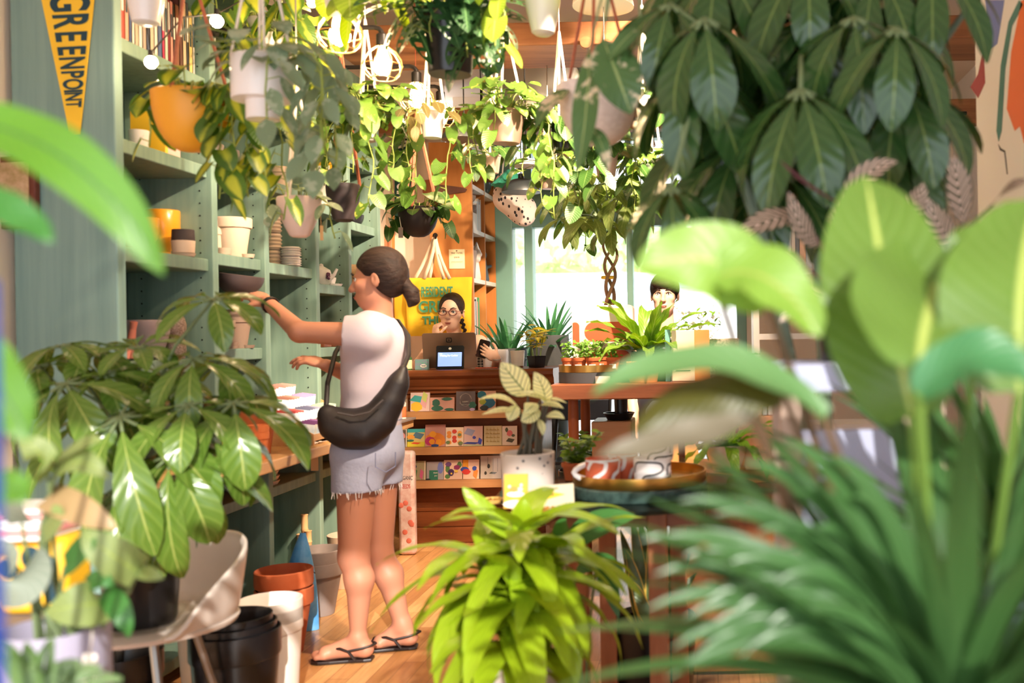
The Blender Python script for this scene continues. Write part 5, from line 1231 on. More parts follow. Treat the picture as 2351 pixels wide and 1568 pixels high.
# ceiling track with spot heads
tk = thing('track_light', 'ceiling track with small warm spot heads along the middle of the shop', 'light', (.18, 4.3, CEIL - .03))
part('track', MB().box(.16, .20, 2.6, 6.2, CEIL - .03, CEIL), whitematte, tk, smooth=False)
for (y, tgt, e) in ((2.75, (-1.9, 4.4, .9), 220), (3.2, (-2.1, 5.0, 1.6), 250), (3.9, (-1.5, 6.3, .7), 430), (4.6, (-1.4, 6.9, 1.5), 300), (5.2, (-.6, 6.6, 1.1), 70), (3.5, (-.5, 3.3, .8), 30)):
    hd = Vector((.18, y, CEIL - .12)); dr = (Vector(tgt) - hd).normalized(); M = dr.to_track_quat('Z', 'Y').to_matrix()
    p = part('spot_head', MB().lathe([(.001, -.07), (.03, -.07), (.036, .04), (.034, .045), (.03, .03), (.001, .0)], hd, 18, M).tube([hd, hd + Vector((0, 0, .1))], .008, 6), whitematte, tk)
    ld = bpy.data.lights.new('spot', 'SPOT'); ld.energy = e; ld.color = (1, .78, .56); ld.spot_size = R(52 if y < 3.3 else 70); ld.spot_blend = .8; ld.shadow_soft_size = .05
    lo = bpy.data.objects.new('spot', ld); COL.objects.link(lo); lo.location = hd + dr * .06; lo.rotation_euler = dr.to_track_quat('-Z', 'Y').to_euler()

# spiral duct and pipe
t = thing('spiral_duct', 'big silver spiral duct under the ceiling by the window', 'duct', (-1.0, 6.7, 2.63))
pr = []
for i in range(26): z = -.65 + 1.25 * i / 25; pr += [(.245, z), (.255, z + .006), (.245, z + .012)]
part('duct_body', MB().lathe([(.001, -.66)] + pr + [(.001, .62)], (P(1262, 150, 6.7).x, 6.95, 2.87), 40, Matrix.Rotation(R(90), 3, 'X')), steel, t)
single('curtain_pipe', MB().tube([(-1.9, 6.2, 2.62), (-.4, 6.2, 2.62), (1.6, 6.2, 2.62)], .012, 8).tube([(-1.4, 6.2, 2.62), (-1.4, 6.2, CEIL)], .008, 6).tube([(1.2, 6.2, 2.62), (1.2, 6.2, CEIL)], .008, 6), iron, 'thin dark pipe under the ceiling behind the hanging plants', 'pipe')

# ------------------------------------------------------------------ leaves of the hanging plants
L_brasil = leafmat('brasil_leaf', C(70, 100, 34), C(180, 186, 64), 'center', thr=.34, tr=.3)
L_pothos = leafmat('golden_pothos_leaf', C(74, 104, 36), C(176, 176, 84), 'patch', thr=.60, tr=.16)
L_dark = leafmat('dark_heart_leaf', C(54, 86, 34), C(76, 110, 50), vein=C(110, 138, 72), tr=.18)
L_silver = leafmat('silver_leaf', C(112, 132, 104), C(160, 172, 146), 'patch', thr=.54, rough=.5, tr=.15)
L_ads = leafmat('monstera_leaf', C(44, 78, 44), C(66, 106, 60), vein=C(96, 136, 84), tr=.2)
L_limeh = leafmat('lime_heart_leaf', C(140, 166, 52), C(184, 200, 84), vein=C(186, 198, 100), tr=.32)
L_var = leafmat('marbled_leaf', C(72, 104, 58), C(222, 206, 176), 'patch', thr=.56, vein=C(150, 170, 110), tr=.22)
vinem = mat('vine_stem', C(150, 164, 74), .6)
vined = mat('brown_vine', C(120, 110, 70), .7)
def vine(mb, rr, st, out, drop, n, L, Wl, shape='heart', holes=0, loop=0):
    """mb.cur 0 = leaf, 1 = stem"""
    p = Vector(st); out = Vector(out); pts = [p.copy()]; steps = max(6, int(drop / .05) + 4)
    for i in range(steps):
        f = i / steps; d = out * max(0, .9 - 2.2 * f) + Vector((0, 0, .35 - 1.6 * min(1, f * 2.2))) + Vector((rr.uniform(-.35, .35), rr.uniform(-.35, .35), 0))
        if loop: d += Vector((math.cos(i * 1.1), 0, math.sin(i * 1.1))) * loop
        p = p + d.normalized() * (drop * 1.25 / steps); pts.append(p.copy())
    mb.cur = 1; mb.tube(pts, .0028, 5); mb.cur = 0
    for k in range(n):
        f = (k + .6) / n * (len(pts) - 1); i = min(len(pts) - 2, int(f)); q = pts[i].lerp(pts[i + 1], f - i)
        side = Vector((rr.uniform(-1, 1), rr.uniform(-.9, .35), 0)); side.normalize()
        e = q + side * L * .35 + Vector((0, 0, L * .12))
        mb.cur = 1; mb.tube([q, e], .0016, 4); mb.cur = 0
        leaf(mb, e, side * .55 + Vector((0, 0, -.75)), side * .5 + Vector((0, -.5, .5)) + Vector((rr.uniform(-.4, .4), 0, 0)), L * rr.uniform(.7, 1.15), Wl * rr.uniform(.75, 1.1), shape, rr.uniform(.1, .5), rr.uniform(.05, .25), nL=8 if holes else 6, nW=8 if holes else 4, holes=holes)
def hang(label, kind, px, yr, yb, wpx, Y, pm, lm, nl, L, Wl, trails=(), shape='heart', cord=cordw, stem=vinem, rb=.7, holes=0, spread=1.0, up=.6, sd=0, hook=CEIL, ncord=3, apex=.42, cat='hanging plant', group='hanging plants', name='hanging_plant', extra=None):
    rr = random.Random(sd + int(px * 7 + yb)); r = S(wpx, Y) / 2; ctr = P(px, yb, Y); h = S(yb - yr, Y)
    t = thing(name, label, cat, ctr, group)
    part('pot', mpot(kind, ctr, r, r * rb, h), pm, t, sharp=35)
    part('soil', MB().lathe([(.001, h * .88), (r * .86, h * .88)], ctr, 20), soilm, t)
    az = min(ctr.z + h + apex, hook - .06); ap = Vector((ctr.x, ctr.y, az))
    for k in range(ncord):
        a = 6.283 * k / ncord + .5; e = ctr + Vector((math.cos(a) * r * .97, math.sin(a) * r * .97, h * .97)); part('hanger_cord', MB().tube([e, ap], S(3.2, Y) if cord is cordw else S(4, Y), 5), cord, t)
    part('hook', MB().tube([ap + Vector((0, 0, -.01)), ap + Vector((0, 0, .05)), Vector((ap.x, ap.y, hook))], .003, 6), cord if cord is not cordw else steel, t)
    mb = MB(); top = ctr + Vector((0, 0, h * .9))
    for k in range(nl):
        a = rr.uniform(0, 6.283); d = Vector((math.cos(a), math.sin(a) - .2, 0)); q = top + d * r * rr.uniform(.1, .8)
        e = q + d * L * rr.uniform(.2, 1.1) * spread + Vector((0, 0, rr.uniform(-.1, 1) * L * up * 2))
        mb.cur = 1; mb.tube([q, (q + e) / 2 + Vector((0, 0, L * .3)), e], .002, 4); mb.cur = 0
        leaf(mb, e, d * .9 + Vector((0, 0, rr.uniform(-.7, .25))), Vector((0, -.35, .8)) + d * .3, L * rr.uniform(.7, 1.15), Wl * rr.uniform(.75, 1.1), shape, rr.uniform(.2, .8), rr.uniform(.05, .25), nL=8 if holes else 6, nW=8 if holes else 4, holes=holes)
    if nl: part('foliage', mb, [lm, stem], t, sharp=0)
    for tr in trails:
        a, drop, n = tr[:3]; d = Vector((math.cos(R(a)), math.sin(R(a)), 0)); mb = MB()
        vine(mb, rr, top + d * r * .85, d * (tr[3] if len(tr) > 3 else .8), drop, n, L, Wl, shape, holes, tr[4] if len(tr) > 4 else 0); part('trailing_vine', mb, [lm, stem], t, sharp=0)
    return t
hang('white glazed hanging pot before the books', 'egg', 335, -42, 58, 82, 3.1, whitepot, L_pothos, 10, .07, .05, sd=1)
hang('mustard yellow hanging bowl of yellow-variegated heart leaves', 'bowl', 440, 216, 350, 166, 3.15, mat('yellow_bowl', C(240, 164, 40), .45), L_brasil, 24, .088, .066, [(-20, .26, 10), (0, .34, 12), (20, .30, 10), (160, .16, 5), (30, .42, 13), (-30, .36, 11), (10, .22, 8)], cord=cordr, sd=2, up=.45)
hang('white two-step hanging pot on thick cord with silver-grey leaves', 'step', 604, 132, 275, 134, 2.85, whitepot, L_silver, 26, .10, .058, [(-10, .30, 9), (10, .36, 10), (-50, .24, 7), (30, .28, 8), (-30, .40, 10)], shape='oval', ncord=4, sd=3, rb=.55, spread=1.2, up=.5)
hang('grey-white pot half hidden behind the cords of the two-step pot', 'egg', 612, 48, 112, 88, 4.3, whitepot, L_brasil, 26, .10, .075, [(180, .26, 8), (-90, .3, 9), (0, .4, 10), (20, .55, 13), (-40, .5, 12)], sd=4)
hang('white pot at the ceiling right over the first cage lamp', 'nursery', 778, -45, 34, 76, 3.3, whitepot, L_limeh, 16, .13, .10, [(0, .12, 4), (-30, .1, 3), (10, .16, 4, 1.3)], sd=5, spread=1.6, up=.2)
hang('large glossy black nursery pot of holed dark monstera leaves', 'nursery', 1033, 22, 172, 118, 3.35, black, L_ads, 34, .15, .12, [(-30, .22, 5), (0, .2, 5), (-60, .2, 4), (190, .12, 4), (-100, .16, 3)], shape='heart', holes=1, sd=6, rb=.85, up=.25, spread=1.0)
hang('white egg-shaped pot between the monstera and the big white lamp', 'egg', 1247, -40, 82, 86, 3.25, whitepot, L_limeh, 9, .10, .075, [(190, .42, 7, 1.2, .9), (200, .3, 5, 1, .5)], sd=7, rb=.6)
hang('small white pot of bright golden pothos near the cage lamps', 'nursery', 843, 264, 325, 57, 4.4, whitematte, L_pothos, 84, .09, .062, [(-90, .3, 10), (-30, .4, 13), (0, .34, 11), (200, .36, 12), (170, .24, 9), (-60, .5, 15), (30, .42, 13), (240, .3, 10)], sd=8, spread=1.5, up=.75)
hang('small white pot of dark bronze leaves under the third cage lamp', 'nursery', 993, 250, 317, 60, 4.35, whitepot, leafmat('bronze_leaf', C(90, 80, 44), C(120, 110, 60), vein=C(150, 130, 90)), 10, .08, .05, [(180, .16, 5), (-120, .14, 3)], shape='oval', sd=9)
hang('taupe plastic hanging pot under a thick mass of leaves', 'nursery', 1162, 256, 330, 92, 4.55, mat('taupe_plastic', C(184, 146, 128), .4), L_pothos, 54, .088, .066, [(-90, .16, 4), (0, .34, 8), (180, .34, 9), (200, .46, 11), (-30, .4, 9), (20, .5, 10), (150, .3, 7)], sd=10, spread=1.3, up=.8)
hang('speckled white hanging bowl on rust cords behind the marbled leaf', 'bowl', 1375, 200, 336, 188, 2.75, mat('speckled_glaze', C(240, 224, 216), .5, var=.45, scale=70, col2=C(200, 176, 164)), L_var, 5, .17, .09, [], shape='oval', cord=cordr, sd=11, up=.2, spread=.5)
hang('glossy black hanging pot under the taupe pot', 'nursery', 1288, 278, 341, 52, 4.7, black, L_dark, 16, .10, .075, [(-60, .2, 5), (0, .3, 7), (200, .3, 7)], sd=12)
hang('tiny pale pink hanging pot by the bookcase top', 'nursery', 1131, 354, 398, 40, 5.2, mat('blush_plastic', C(236, 200, 186), .4), L_dark, 16, .085, .06, [(190, .12, 3)], sd=13, group='hanging plants')
hang('black egg-shaped hanging pot on rust cords beside the shelving', 'egg', 789, 424, 510, 76, 4.55, mat('charcoal_matte', C(58, 46, 48), .6), L_dark, 5, .06, .045, [], cord=cordr, sd=14, rb=.6, apex=.62)
hang('matte black hanging bowl of green heart leaves above the totes', 'bowl', 961, 478, 545, 92, 5.25, mat('black_matte_bowl', C(46, 36, 36), .6), L_dark, 36, .09, .068, [(190, .14, 4), (-10, .16, 4), (170, .12, 3)], cord=cordr, sd=15, apex=.5, up=.5)
hang('blush egg-shaped hanging pot with a wooden tag before the third bay', 'egg', 688, 454, 546, 98, 3.7, mat('blush_glaze', C(242, 214, 204), .4), L_silver, 9, .075, .05, [(-20, .16, 4), (200, .1, 3)], shape='oval', sd=16, rb=.45)
hang('small pink pot wrapped in yellow-green vines by the green lintel', 'nursery', 1260, 392, 434, 46, 5.6, MATS['blush_plastic'], L_pothos, 30, .10, .078, [(-90, .3, 7), (-20, .36, 8), (20, .5, 10), (0, .4, 9), (-40, .5, 9)], sd=17, spread=1.1, up=.7)
hang('pot buried in mixed vines before the bright upper window', 'nursery', 1392, 345, 405, 60, 4.9, MATS['blush_plastic'], L_dark, 46, .10, .075, [(-90, .25, 6), (180, .3, 7), (0, .34, 8), (30, .3, 7), (200, .36, 8)], sd=18, spread=1.6, up=.6)
hang('slim white pot of small leaves near the window lamps', 'nursery', 1478, 222, 278, 40, 4.6, whitepot, L_dark, 8, .08, .06, [(0, .2, 4)], sd=19)
hang('vines falling from a pot behind the drooping umbrella leaves', 'nursery', 1500, 380, 430, 50, 5.4, MATS['blush_plastic'], L_pothos, 40, .10, .078, [(180, .3, 7), (0, .3, 7), (-90, .3, 6)], sd=20, spread=1.8, up=.6)
hang('pot of green vines at the top above the two-step pot', 'egg', 560, -60, -10, 70, 3.9, whitepot, L_brasil, 26, .11, .085, [(-60, .2, 6), (0, .26, 7), (180, .2, 6), (20, .3, 7)], sd=21, spread=1.5, up=.3)
# tag on the blush pot
single('wooden_tag', MB().tube([P(735, 470, 3.66), P(737, 520, 3.66)], .001, 5).box(P(735, 520, 3.66).x, P(742, 520, 3.66).x, 3.657, 3.66, P(737, 552, 3.66).z, P(737, 518, 3.66).z), pale, 'slim wooden tag dangling from the blush hanging pot', 'tag', smooth=False)
t = thing('paper_tag', 'grey paper tag hanging from the matte black bowl', 'tag', P(920, 546, 5.14)); e = P(917, 498, 5.14)
part('string', MB().tube([e, P(921, 522, 5.14)], .0015, 5), cordw, t); mb = MB(); mb.M = facing(P(920, 534, 5.14)); mb.prism([(-.012, -.027), (.012, -.027), (.012, .027), (-.012, .027)], 0, .001); part('tag_card', mb, greypot, t, smooth=False)
# dotted hanging bag and the mint shade
dots = NT('dotted_cloth'); vo = dots.n('TexVoronoi', {'Vector': dots.n('Mapping', {'Vector': dots.n('TexCoord').outputs['Object'], 'Scale': (1, .5, .72), 'Rotation': (0, R(24), 0)}).outputs[0], 'Scale': 34, 'Randomness': .6})
dm = dots.fin(dots.n('BsdfPrincipled', {'Base Color': dots.mix(dots.step(vo.outputs['Distance'], .26, .31), C(52, 46, 50), C(240, 216, 208)), 'Roughness': .9}).outputs[0])
c = P(1188, 480, 6.9)
bg_ = thing('dotted_bag', 'pale pink dotted cloth bag hanging before the green lintel', 'bag', P(1188, 522, 6.9))
part('cloth', solid([cone(P(1160, 420, 6.9), P(1165, 455, 6.9), .07, .085, .05), cone(P(1165, 455, 6.9), P(1198, 482, 6.9), .09, .1, .05), cone(P(1198, 482, 6.9), P(1206, 500, 6.9), .08, .05, .05)], .008, .03), dm, bg_, sharp=0)
part('strap', MB().tube([P(1152, 412, 6.9), P(1160, 330, 6.9), Vector((P(1160, 330, 6.9).x, 6.9, CEIL))], .005, 6), cordw, bg_)
c = P(1172, 426, 6.7); mb = MB(); n = 28
mb.add([c + Vector((.13 * math.cos(k * 6.283 / n), .13 * math.sin(k * 6.283 / n), .006 * (k % 2))) for k in range(n)] + [c + Vector((.02 * math.cos(k * 6.283 / n), .02 * math.sin(k * 6.283 / n), .105)) for k in range(n)], [(k, (k + 1) % n, n + (k + 1) % n, n + k) for k in range(n)])
ms_ = thing('pleated_lamp', 'mint green pleated paper lampshade above the dotted bag', 'lampshade', c); pp = part('pleated_paper', mb, mat('mint_paper', C(70, 180, 150), .7), ms_, smooth=False); m_ = pp.modifiers.new('thick', 'SOLIDIFY'); m_.thickness = .003
part('cord', MB().tube([c + Vector((0, 0, .1)), Vector((c.x, c.y, CEIL))], .003, 6), cordw, ms_)
# ------------------------------------------------------------------ round glass table and what stands on it
TZ = .80
tc = Vector((-.27, 3.2, 0))
gt = thing('glass_table', 'round glass-topped table on square wooden legs', 'table', tc)
gg = NT('dark_glass'); ggm = gg.fin(gg.n('MixShader', {0: .45, 1: gg.n('BsdfTransparent', {'Color': (.62, .74, .7, 1)}).outputs[0], 2: gg.n('BsdfPrincipled', {'Base Color': C(28, 44, 42), 'Roughness': .06}).outputs[0]}).outputs[0])
part('glass_top', MB().lathe([(.001, TZ - .012), (.415, TZ - .012), (.42, TZ - .006), (.415, TZ), (.001, TZ)], tc, 64), ggm, gt)
part('apron', MB().box(tc.x - .22, tc.x + .22, tc.y - .24, tc.y - .19, TZ - .075, TZ - .013).box(tc.x - .22, tc.x + .22, tc.y + .19, tc.y + .24, TZ - .075, TZ - .013).box(tc.x - .24, tc.x - .19, tc.y - .19, tc.y + .19, TZ - .075, TZ - .013).box(tc.x + .19, tc.x + .24, tc.y - .19, tc.y + .19, TZ - .075, TZ - .013), tablew, gt, smooth=False)
for px, Y in ((1513, 2.97), (1398, 3.42), (1330, 3.05), (1560, 3.4)):
    x = P(px, 1400, Y).x; part('leg', MB().box(x - .028, x + .028, Y - .028, Y + .028, 0, TZ - .013 if Y > 3.3 or px < 1500 else TZ - .013), legw, gt, smooth=False, bevel=.003)
marble = mat('green_marble', C(66, 88, 82), .25, var=.9, scale=40, col2=C(40, 56, 54))
dc = Vector((P(1470, 1150, 3.12).x, 3.12, TZ + .001))
single('marble_disc', MB().lathe([(.001, 0), (.208, 0), (.21, .004), (.21, .032), (.205, .036), (.001, .036)], dc, 56), marble, 'thick dark green marble disc on the glass table', 'stand', loc=dc)
d2 = dc + Vector((0, 0, .037))
single('brass_tray', MB().lathe([(.001, 0), (.205, 0), (.207, .004), (.207, .034), (.203, .034), (.203, .006), (.001, .006)], d2, 56), brass, 'round brass tray of mugs on the marble disc', 'tray', loc=d2)
def mug(label, px, Y, r, h, base, body, line, pat, lift=0, handle=None):
    c = Vector((P(px, 1100, Y).x, Y, d2.z + .007 + lift)); t = thing('mug', label, 'mug', c)
    part('mug_body', MB().lathe([(.001, 0), (r * .78, 0), (r * .94, h * .08), (r, h * .3), (r * 1.0, h * .9), (r * .98, h), (r * .92, h), (r * .9, h * .3), (.001, h * .12)], c, 36), body, t)
    for pl, w in pat:
        mb = MB(); rows = []
        pts = [Vector(p) for p in pl]; sm = []
        for i in range(len(pts) - 1):
            for k in range(5):
                f = k / 5; p0, p1, p2, p3 = pts[max(i - 1, 0)], pts[i], pts[i + 1], pts[min(i + 2, len(pts) - 1)]
                sm.append(.5 * ((2 * p1) + (p2 - p0) * f + (2 * p0 - 5 * p1 + 4 * p2 - p3) * f * f + (3 * p1 - p0 - 3 * p2 + p3) * f ** 3))
        sm.append(pts[-1])
        for i in range(len(sm)):
            a, b = sm[max(i - 1, 0)], sm[min(i + 1, len(sm) - 1)]; d = (b - a).normalized(); nrm = Vector((-d.y, d.x)) * w
            row = []
            for s_ in (-1, 1):
                u, v = sm[i].x + nrm.x * s_ / r, sm[i].y + nrm.y * s_ / h; v = max(.03, min(.985, v)); an = -math.pi / 2 + u
                rr_ = r * (1.004 if v > .3 else .94 + .064 * (v - .08) / .22 if v > .08 else .78 + 2 * v) + .0008; row.append(c + Vector((rr_ * math.cos(an), rr_ * math.sin(an), v * h)))
            rows.append(row)
        mb.grid(rows); part('glaze_line', mb, line, t)
    if handle:
        an = R(handle); e = Vector((math.cos(an), math.sin(an), 0)); part('handle', MB().tube([c + e * (r * .95) + Vector((0, 0, h * .78))] + [c + e * (r + .034 * math.sin(a * .52)) + Vector((0, 0, h * (.78 - .1 * a))) for a in range(1, 6)] + [c + e * (r * .95) + Vector((0, 0, h * .2))], .0085, 8), whitepot, t)
    return t
glz = mat('terracotta_glaze', C(206, 96, 60), .6); blk = mat('black_line', C(44, 38, 44), .5)
WV = [([(-.9, .62), (-.5, .98), (-.1, .96), (.25, .9), (.2, .6), (-.1, .42), (-.4, .30), (-.5, .05)], .006), ([(.6, .05), (.75, .4), (1.1, .55), (1.3, .9)], .006), ([(-1.2, .97), (0, .97), (1.2, .97)], .005)]
mug('terracotta and white patterned mug with two loop handles on the brass tray', 1385, 3.02, .053, .078, 0, glz, whitepot, WV, 0, 190)
mug('second terracotta patterned mug behind the looped one on the brass tray', 1428, 3.10, .05, .08, 0, glz, whitepot, WV, 0, 170)
BL = [([(-1.1, .5), (-.9, .86), (-.3, .92), (.5, .86), (.62, .6), (.2, .46), (-.3, .40), (-.55, .2), (-.5, .03)], .0028), ([(-.2, .03), (0, .25), (.6, .28), (1.2, .3)], .0028), ([(.95, .4), (1.0, .75), (1.4, .8)], .0028)]
mug('white cup with winding black lines on the brass tray', 1498, 3.0, .056, .078, 0, whitepot, blk, BL)
mug('white cup with black lines stacked upon the first', 1510, 3.06, .05, .07, 0, whitepot, blk, BL, .079 - .02)
# white aglaonema in a dotted pot
dotpot = NT('dotted_pot'); vo = dotpot.n('TexVoronoi', {'Vector': dotpot.n('TexCoord').outputs['Object'], 'Scale': 46, 'Randomness': .7})
dpm = dotpot.fin(dotpot.n('BsdfPrincipled', {'Base Color': dotpot.mix(dotpot.step(vo.outputs['Distance'], .16, .22), C(56, 56, 70), C(212, 196, 186)), 'Roughness': .5}).outputs[0])
L_agl = leafmat('pale_veined_leaf', C(226, 222, 170), C(110, 128, 70), 'net', rough=.5, tr=.25, vein=C(120, 140, 80), vfreq=8)
stemg = mat('green_stem2', C(110, 126, 84), .6); stemb = mat('dark_stem', C(84, 76, 60), .6)
def bigplant(name, label, cat, loc, group=None): return thing(name, label, cat, loc, group)
def blade(t, pts, Wpx, m, nrm=(0, -1, .35), shape='oval', fold=.15, ripple=0, nm='leaf', nL=12, nW=6, bend=None, stalk=None, sm=None, sr=.004):
    """leaf from base over the middle to the tip, each given as picture column, row and distance"""
    q3 = [P(*p) for p in pts]; Y = pts[1][2]; mb = MB(); curveleaf(mb, q3, nrm, S(Wpx, Y), shape, fold, nL, nW, ripple, bend)
    o = part(nm, mb, m, t, sharp=0)
    if stalk is not None:
        s0 = Vector(stalk); mid = (s0 + q3[0]) / 2 + (q3[0] - q3[1]) * .3; part('leaf_stalk', MB().tube([s0, s0.lerp(mid, .6), mid.lerp(q3[0], .5), q3[0]], [sr * 1.3, sr * 1.1, sr, sr * .8], 7), sm or stemg, t)
    return o
c = Vector((P(1213, 1140, 2.99).x, 2.99, TZ + .001))
ag = bigplant('pale_leaf_plant', 'pale cream-leaved plant in a white dotted pot on the glass table', 'potted plant', c)
part('pot', mpot('cyl', c, .08, .074, .148), dpm, ag, sharp=35); part('soil', MB().lathe([(.001, .13), (.074, .13)], c, 20), soilm, ag)
Ya = 2.99
for i, (b, m, e, w, nr) in enumerate([((1212, 908), (1180, 870), (1150, 832), 62, (.2, -1, .1)), ((1252, 926), (1246, 890), (1226, 854), 48, (-.3, -1, .1)), ((1262, 916), (1225, 906), (1188, 900), 30, (0, -.6, 1)), ((1192, 938), (1150, 912), (1098, 918), 26, (0, -.5, 1)), ((1190, 944), (1150, 942), (1106, 952), 26, (.1, -.5, 1)),
        ((1240, 920), (1270, 916), (1302, 926), 18, (0, -.3, 1)), ((1240, 930), (1266, 928), (1294, 938), 26, (0, -.5, 1)), ((1186, 930), (1176, 950), (1168, 966), 34, (.1, -1, .3)), ((1236, 938), (1216, 956), (1196, 966), 42, (0, -1, .5)), ((1236, 962), (1244, 980), (1246, 1000), 18, (.3, -1, 0)), ((1228, 925), (1218, 936), (1204, 948), 36, (0, -1, .4)), ((1254, 956), (1276, 952), (1296, 962), 20, (0, -1, .6))]):
    blade(ag, [(b[0], b[1], Ya), (m[0], m[1], Ya - .03), (e[0], e[1], Ya - .04)], w, L_agl, nr, stalk=c + Vector((-.03 + .006 * i, .01 * (i % 3), .135)), sm=stemb, sr=.0045)
c = Vector((P(1318, 1100, 3.42).x, 3.42, TZ + .001))
L_zz = leafmat('round_green_leaf', C(110, 140, 40), C(150, 176, 70), tr=.3, rough=.3)
zz = thing('succulent', 'upright round-leaved succulent in a terracotta pot behind the mugs', 'potted plant', c)
part('pot', mpot('classic', c, .042, .03, .06), terrad, zz, sharp=35); part('soil', MB().lathe([(.001, .053), (.037, .053)], c, 16), soilm, zz)
mb = MB()
for px, py in ((1302, 1010), (1322, 1012), (1338, 1025), (1356, 1005), (1378, 992), (1345, 1050), (1308, 1050)):
    e = P(px, py, 3.40); st = MB(); b = c + Vector((0, 0, .05)); mb.cur = 1; mb.tube([b, b.lerp(e, .6) + Vector((0, 0, .01)), e], .003, 5); mb.cur = 0
    for k in range(13):
        p = b.lerp(e, .2 + .8 * k / 12); a = k * 2.4; d = Vector((math.cos(a), math.sin(a), .45)); leaf(mb, p, d, (0, -.4, 1), .034, .028, 'round', .5, nL=4, nW=3)
part('foliage', mb, [L_zz, stemg], zz, sharp=0)
# cards and trinkets at the near rim
a, b = P(1155, 1146, 2.87), P(1212, 1074, 2.89)
t = thing('illustrated_card', 'yellow illustrated card leaning on the dotted pot', 'card', (a.x + .03, 2.88, TZ))
mb = MB(); mb.M = Matrix.Translation(((a.x + b.x) / 2, 2.875, TZ + .001)) @ Matrix.Rotation(R(-8), 4, 'X'); w = b.x - a.x; h = .098
mb.prism([(-w / 2, 0), (w / 2, 0), (w / 2, .004), (-w / 2, .004)], 0, h); part('card_stock', mb, mat('card_yellow', C(222, 170, 58), .6), t, smooth=False)
M0 = Matrix.Translation(((a.x + b.x) / 2, 2.8745, TZ + .001)) @ Matrix.Rotation(R(-8), 4, 'X') @ Matrix.Rotation(R(90), 4, 'X')
mb = MB(); ms = [paperw, mat('card_grey', C(190, 190, 196), .6), mat('card_orange', C(240, 150, 70), .6)]
for cu_, (x, y, rx, ry) in ((0, (0, .012, .036, .012)), (0, (0, .04, .026, .008)), (2, (-.006, .054, .012, .008)), (1, (.013, .054, .008, .007)), (1, (-.018, .062, .005, .005)), (1, (.016, .066, .005, .005))):
    mb.cur = cu_; mb.M = M0 @ Matrix.Translation((x, y, .0003 * (cu_ + 1))); mb.prism([(rx * math.cos(k * .45), ry * math.sin(k * .45)) for k in range(14)], 0, .0008)
part('printed_design', mb, ms, t, smooth=False)
a, b = P(1222, 1150, 2.83), P(1318, 1094, 2.83); w = b.x - a.x; h = .072; cx_ = (a.x + b.x) / 2
t = thing('postcard', 'cream postcard of a small yellow pennant leaning at the table rim', 'card', (cx_, 2.83, TZ))
M0 = Matrix.Translation((cx_, 2.83, TZ + .001)) @ Matrix.Rotation(R(-3), 4, 'Y') @ Matrix.Rotation(R(-8), 4, 'X') @ Matrix.Rotation(R(90), 4, 'X')
mb = MB(); mb.M = M0; mb.box(-w / 2, w / 2, .004, h, -.004, 0); part('card_stock', mb, mat('cream_stock', C(206, 190, 162), .6), t, smooth=False)
mb = MB(); mb.M = M0; mb.prism([(-w * .37, h * .36), (w * .30, h * .60), (-w * .37, h * .86)], 0, .0006); part('small_pennant', mb, yel, t, smooth=False)
mb = MB(); mb.M = M0; mb.box(-w * .40, -w * .37, h * .32, h * .9, 0, .0008).box(w * .1, w * .24, h * .16, h * .2, 0, .0006).box(w * .3, w * .32, h * .12, h * .3, 0, .0006).box(w * .38, w * .4, h * .12, h * .3, 0, .0006); part('teal_print', mb, mat('teal_ink', C(70, 140, 150), .7), t, smooth=False)
lettering('GREENPOINT', .012, M0 @ Matrix.Translation((-w * .12, h * .61, .0012)), navy, t, sx=.55)
for k, (px, Y, col, lab) in enumerate(((1130, 2.98, C(236, 190, 110), 'amber glass dish at the table edge beside the yellow card'), (1200, 2.82, C(230, 226, 220), 'clear dish of pins before the yellow card'), (1262, 2.815, C(196, 110, 60), 'copper trinket dish before the postcard'))):
    c = Vector((P(px, 1150, Y).x, Y, TZ + .001)); t = thing('trinket_dish', lab, 'dish', c); part('dish', MB().lathe([(.001, 0), (.026, 0), (.034, .012), (.031, .012), (.024, .004), (.001, .004)], c, 20), mat('dish%d' % k, col, .15), t)
    mb = MB()
    for j in range(6): mb.ell(c + Vector((.015 * math.cos(j * 1.1), .015 * math.sin(j * 1.1), .009)), (.007, .007, .004), 8, 6)
    part('pins', mb, brass, t)

# ------------------------------------------------------------------ tall wooden table further back
UZ = 1.06
tx0, tx1 = P(1263, 880, 4.72).x, P(1725, 880, 4.72).x
tt = thing('tall_table', 'tall brown wooden display table behind the glass table', 'table', ((tx0 + tx1) / 2, 5.0, 0))
part('table_top', MB().box(tx0, tx1, 4.72, 5.4, UZ - .075, UZ), tablew, tt, smooth=False, bevel=.006)
for x in (tx0 + .09, tx1 - .06):
    for y in (4.84, 5.3): part('leg', MB().lathe([(.026, 0), (.022, .03), (.026, .9), (.024, UZ - .076)], (x, y, 0), 16), wood('turned_leg_wood', C(176, 96, 56), C(130, 66, 36), 'z', 4), tt)
part('lower_shelf', MB().box(tx0 + .07, tx1 - .04, 4.82, 5.32, .38, .40), tablew, tt, smooth=False)
c = Vector((P(1362, 860, 4.93).x, 4.93, UZ + .001))
single('slate_disc', MB().lathe([(.001, 0), (.168, 0), (.168, .05), (.001, .05)], c, 48), mat('slate', C(72, 72, 76), .6), 'dark round slate riser on the tall table', 'stand', loc=c)
single('price_card', MB().box(c.x + .03, c.x + .1, c.y - .172, c.y - .169, UZ + .001, UZ + .035), paperw, 'small white price card leaning on the slate riser', 'card', smooth=False)
c = c + Vector((0, 0, .052)); single('brass_tray', MB().lathe([(.001, 0), (.166, 0), (.168, .034), (.164, .034), (.162, .006), (.001, .006)], c, 48), brass, 'brass tray of herb pots on the slate riser', 'tray', loc=c)
L_herb = leafmat('herb_leaf', C(90, 130, 44), C(130, 166, 70), tr=.3)
k = 0
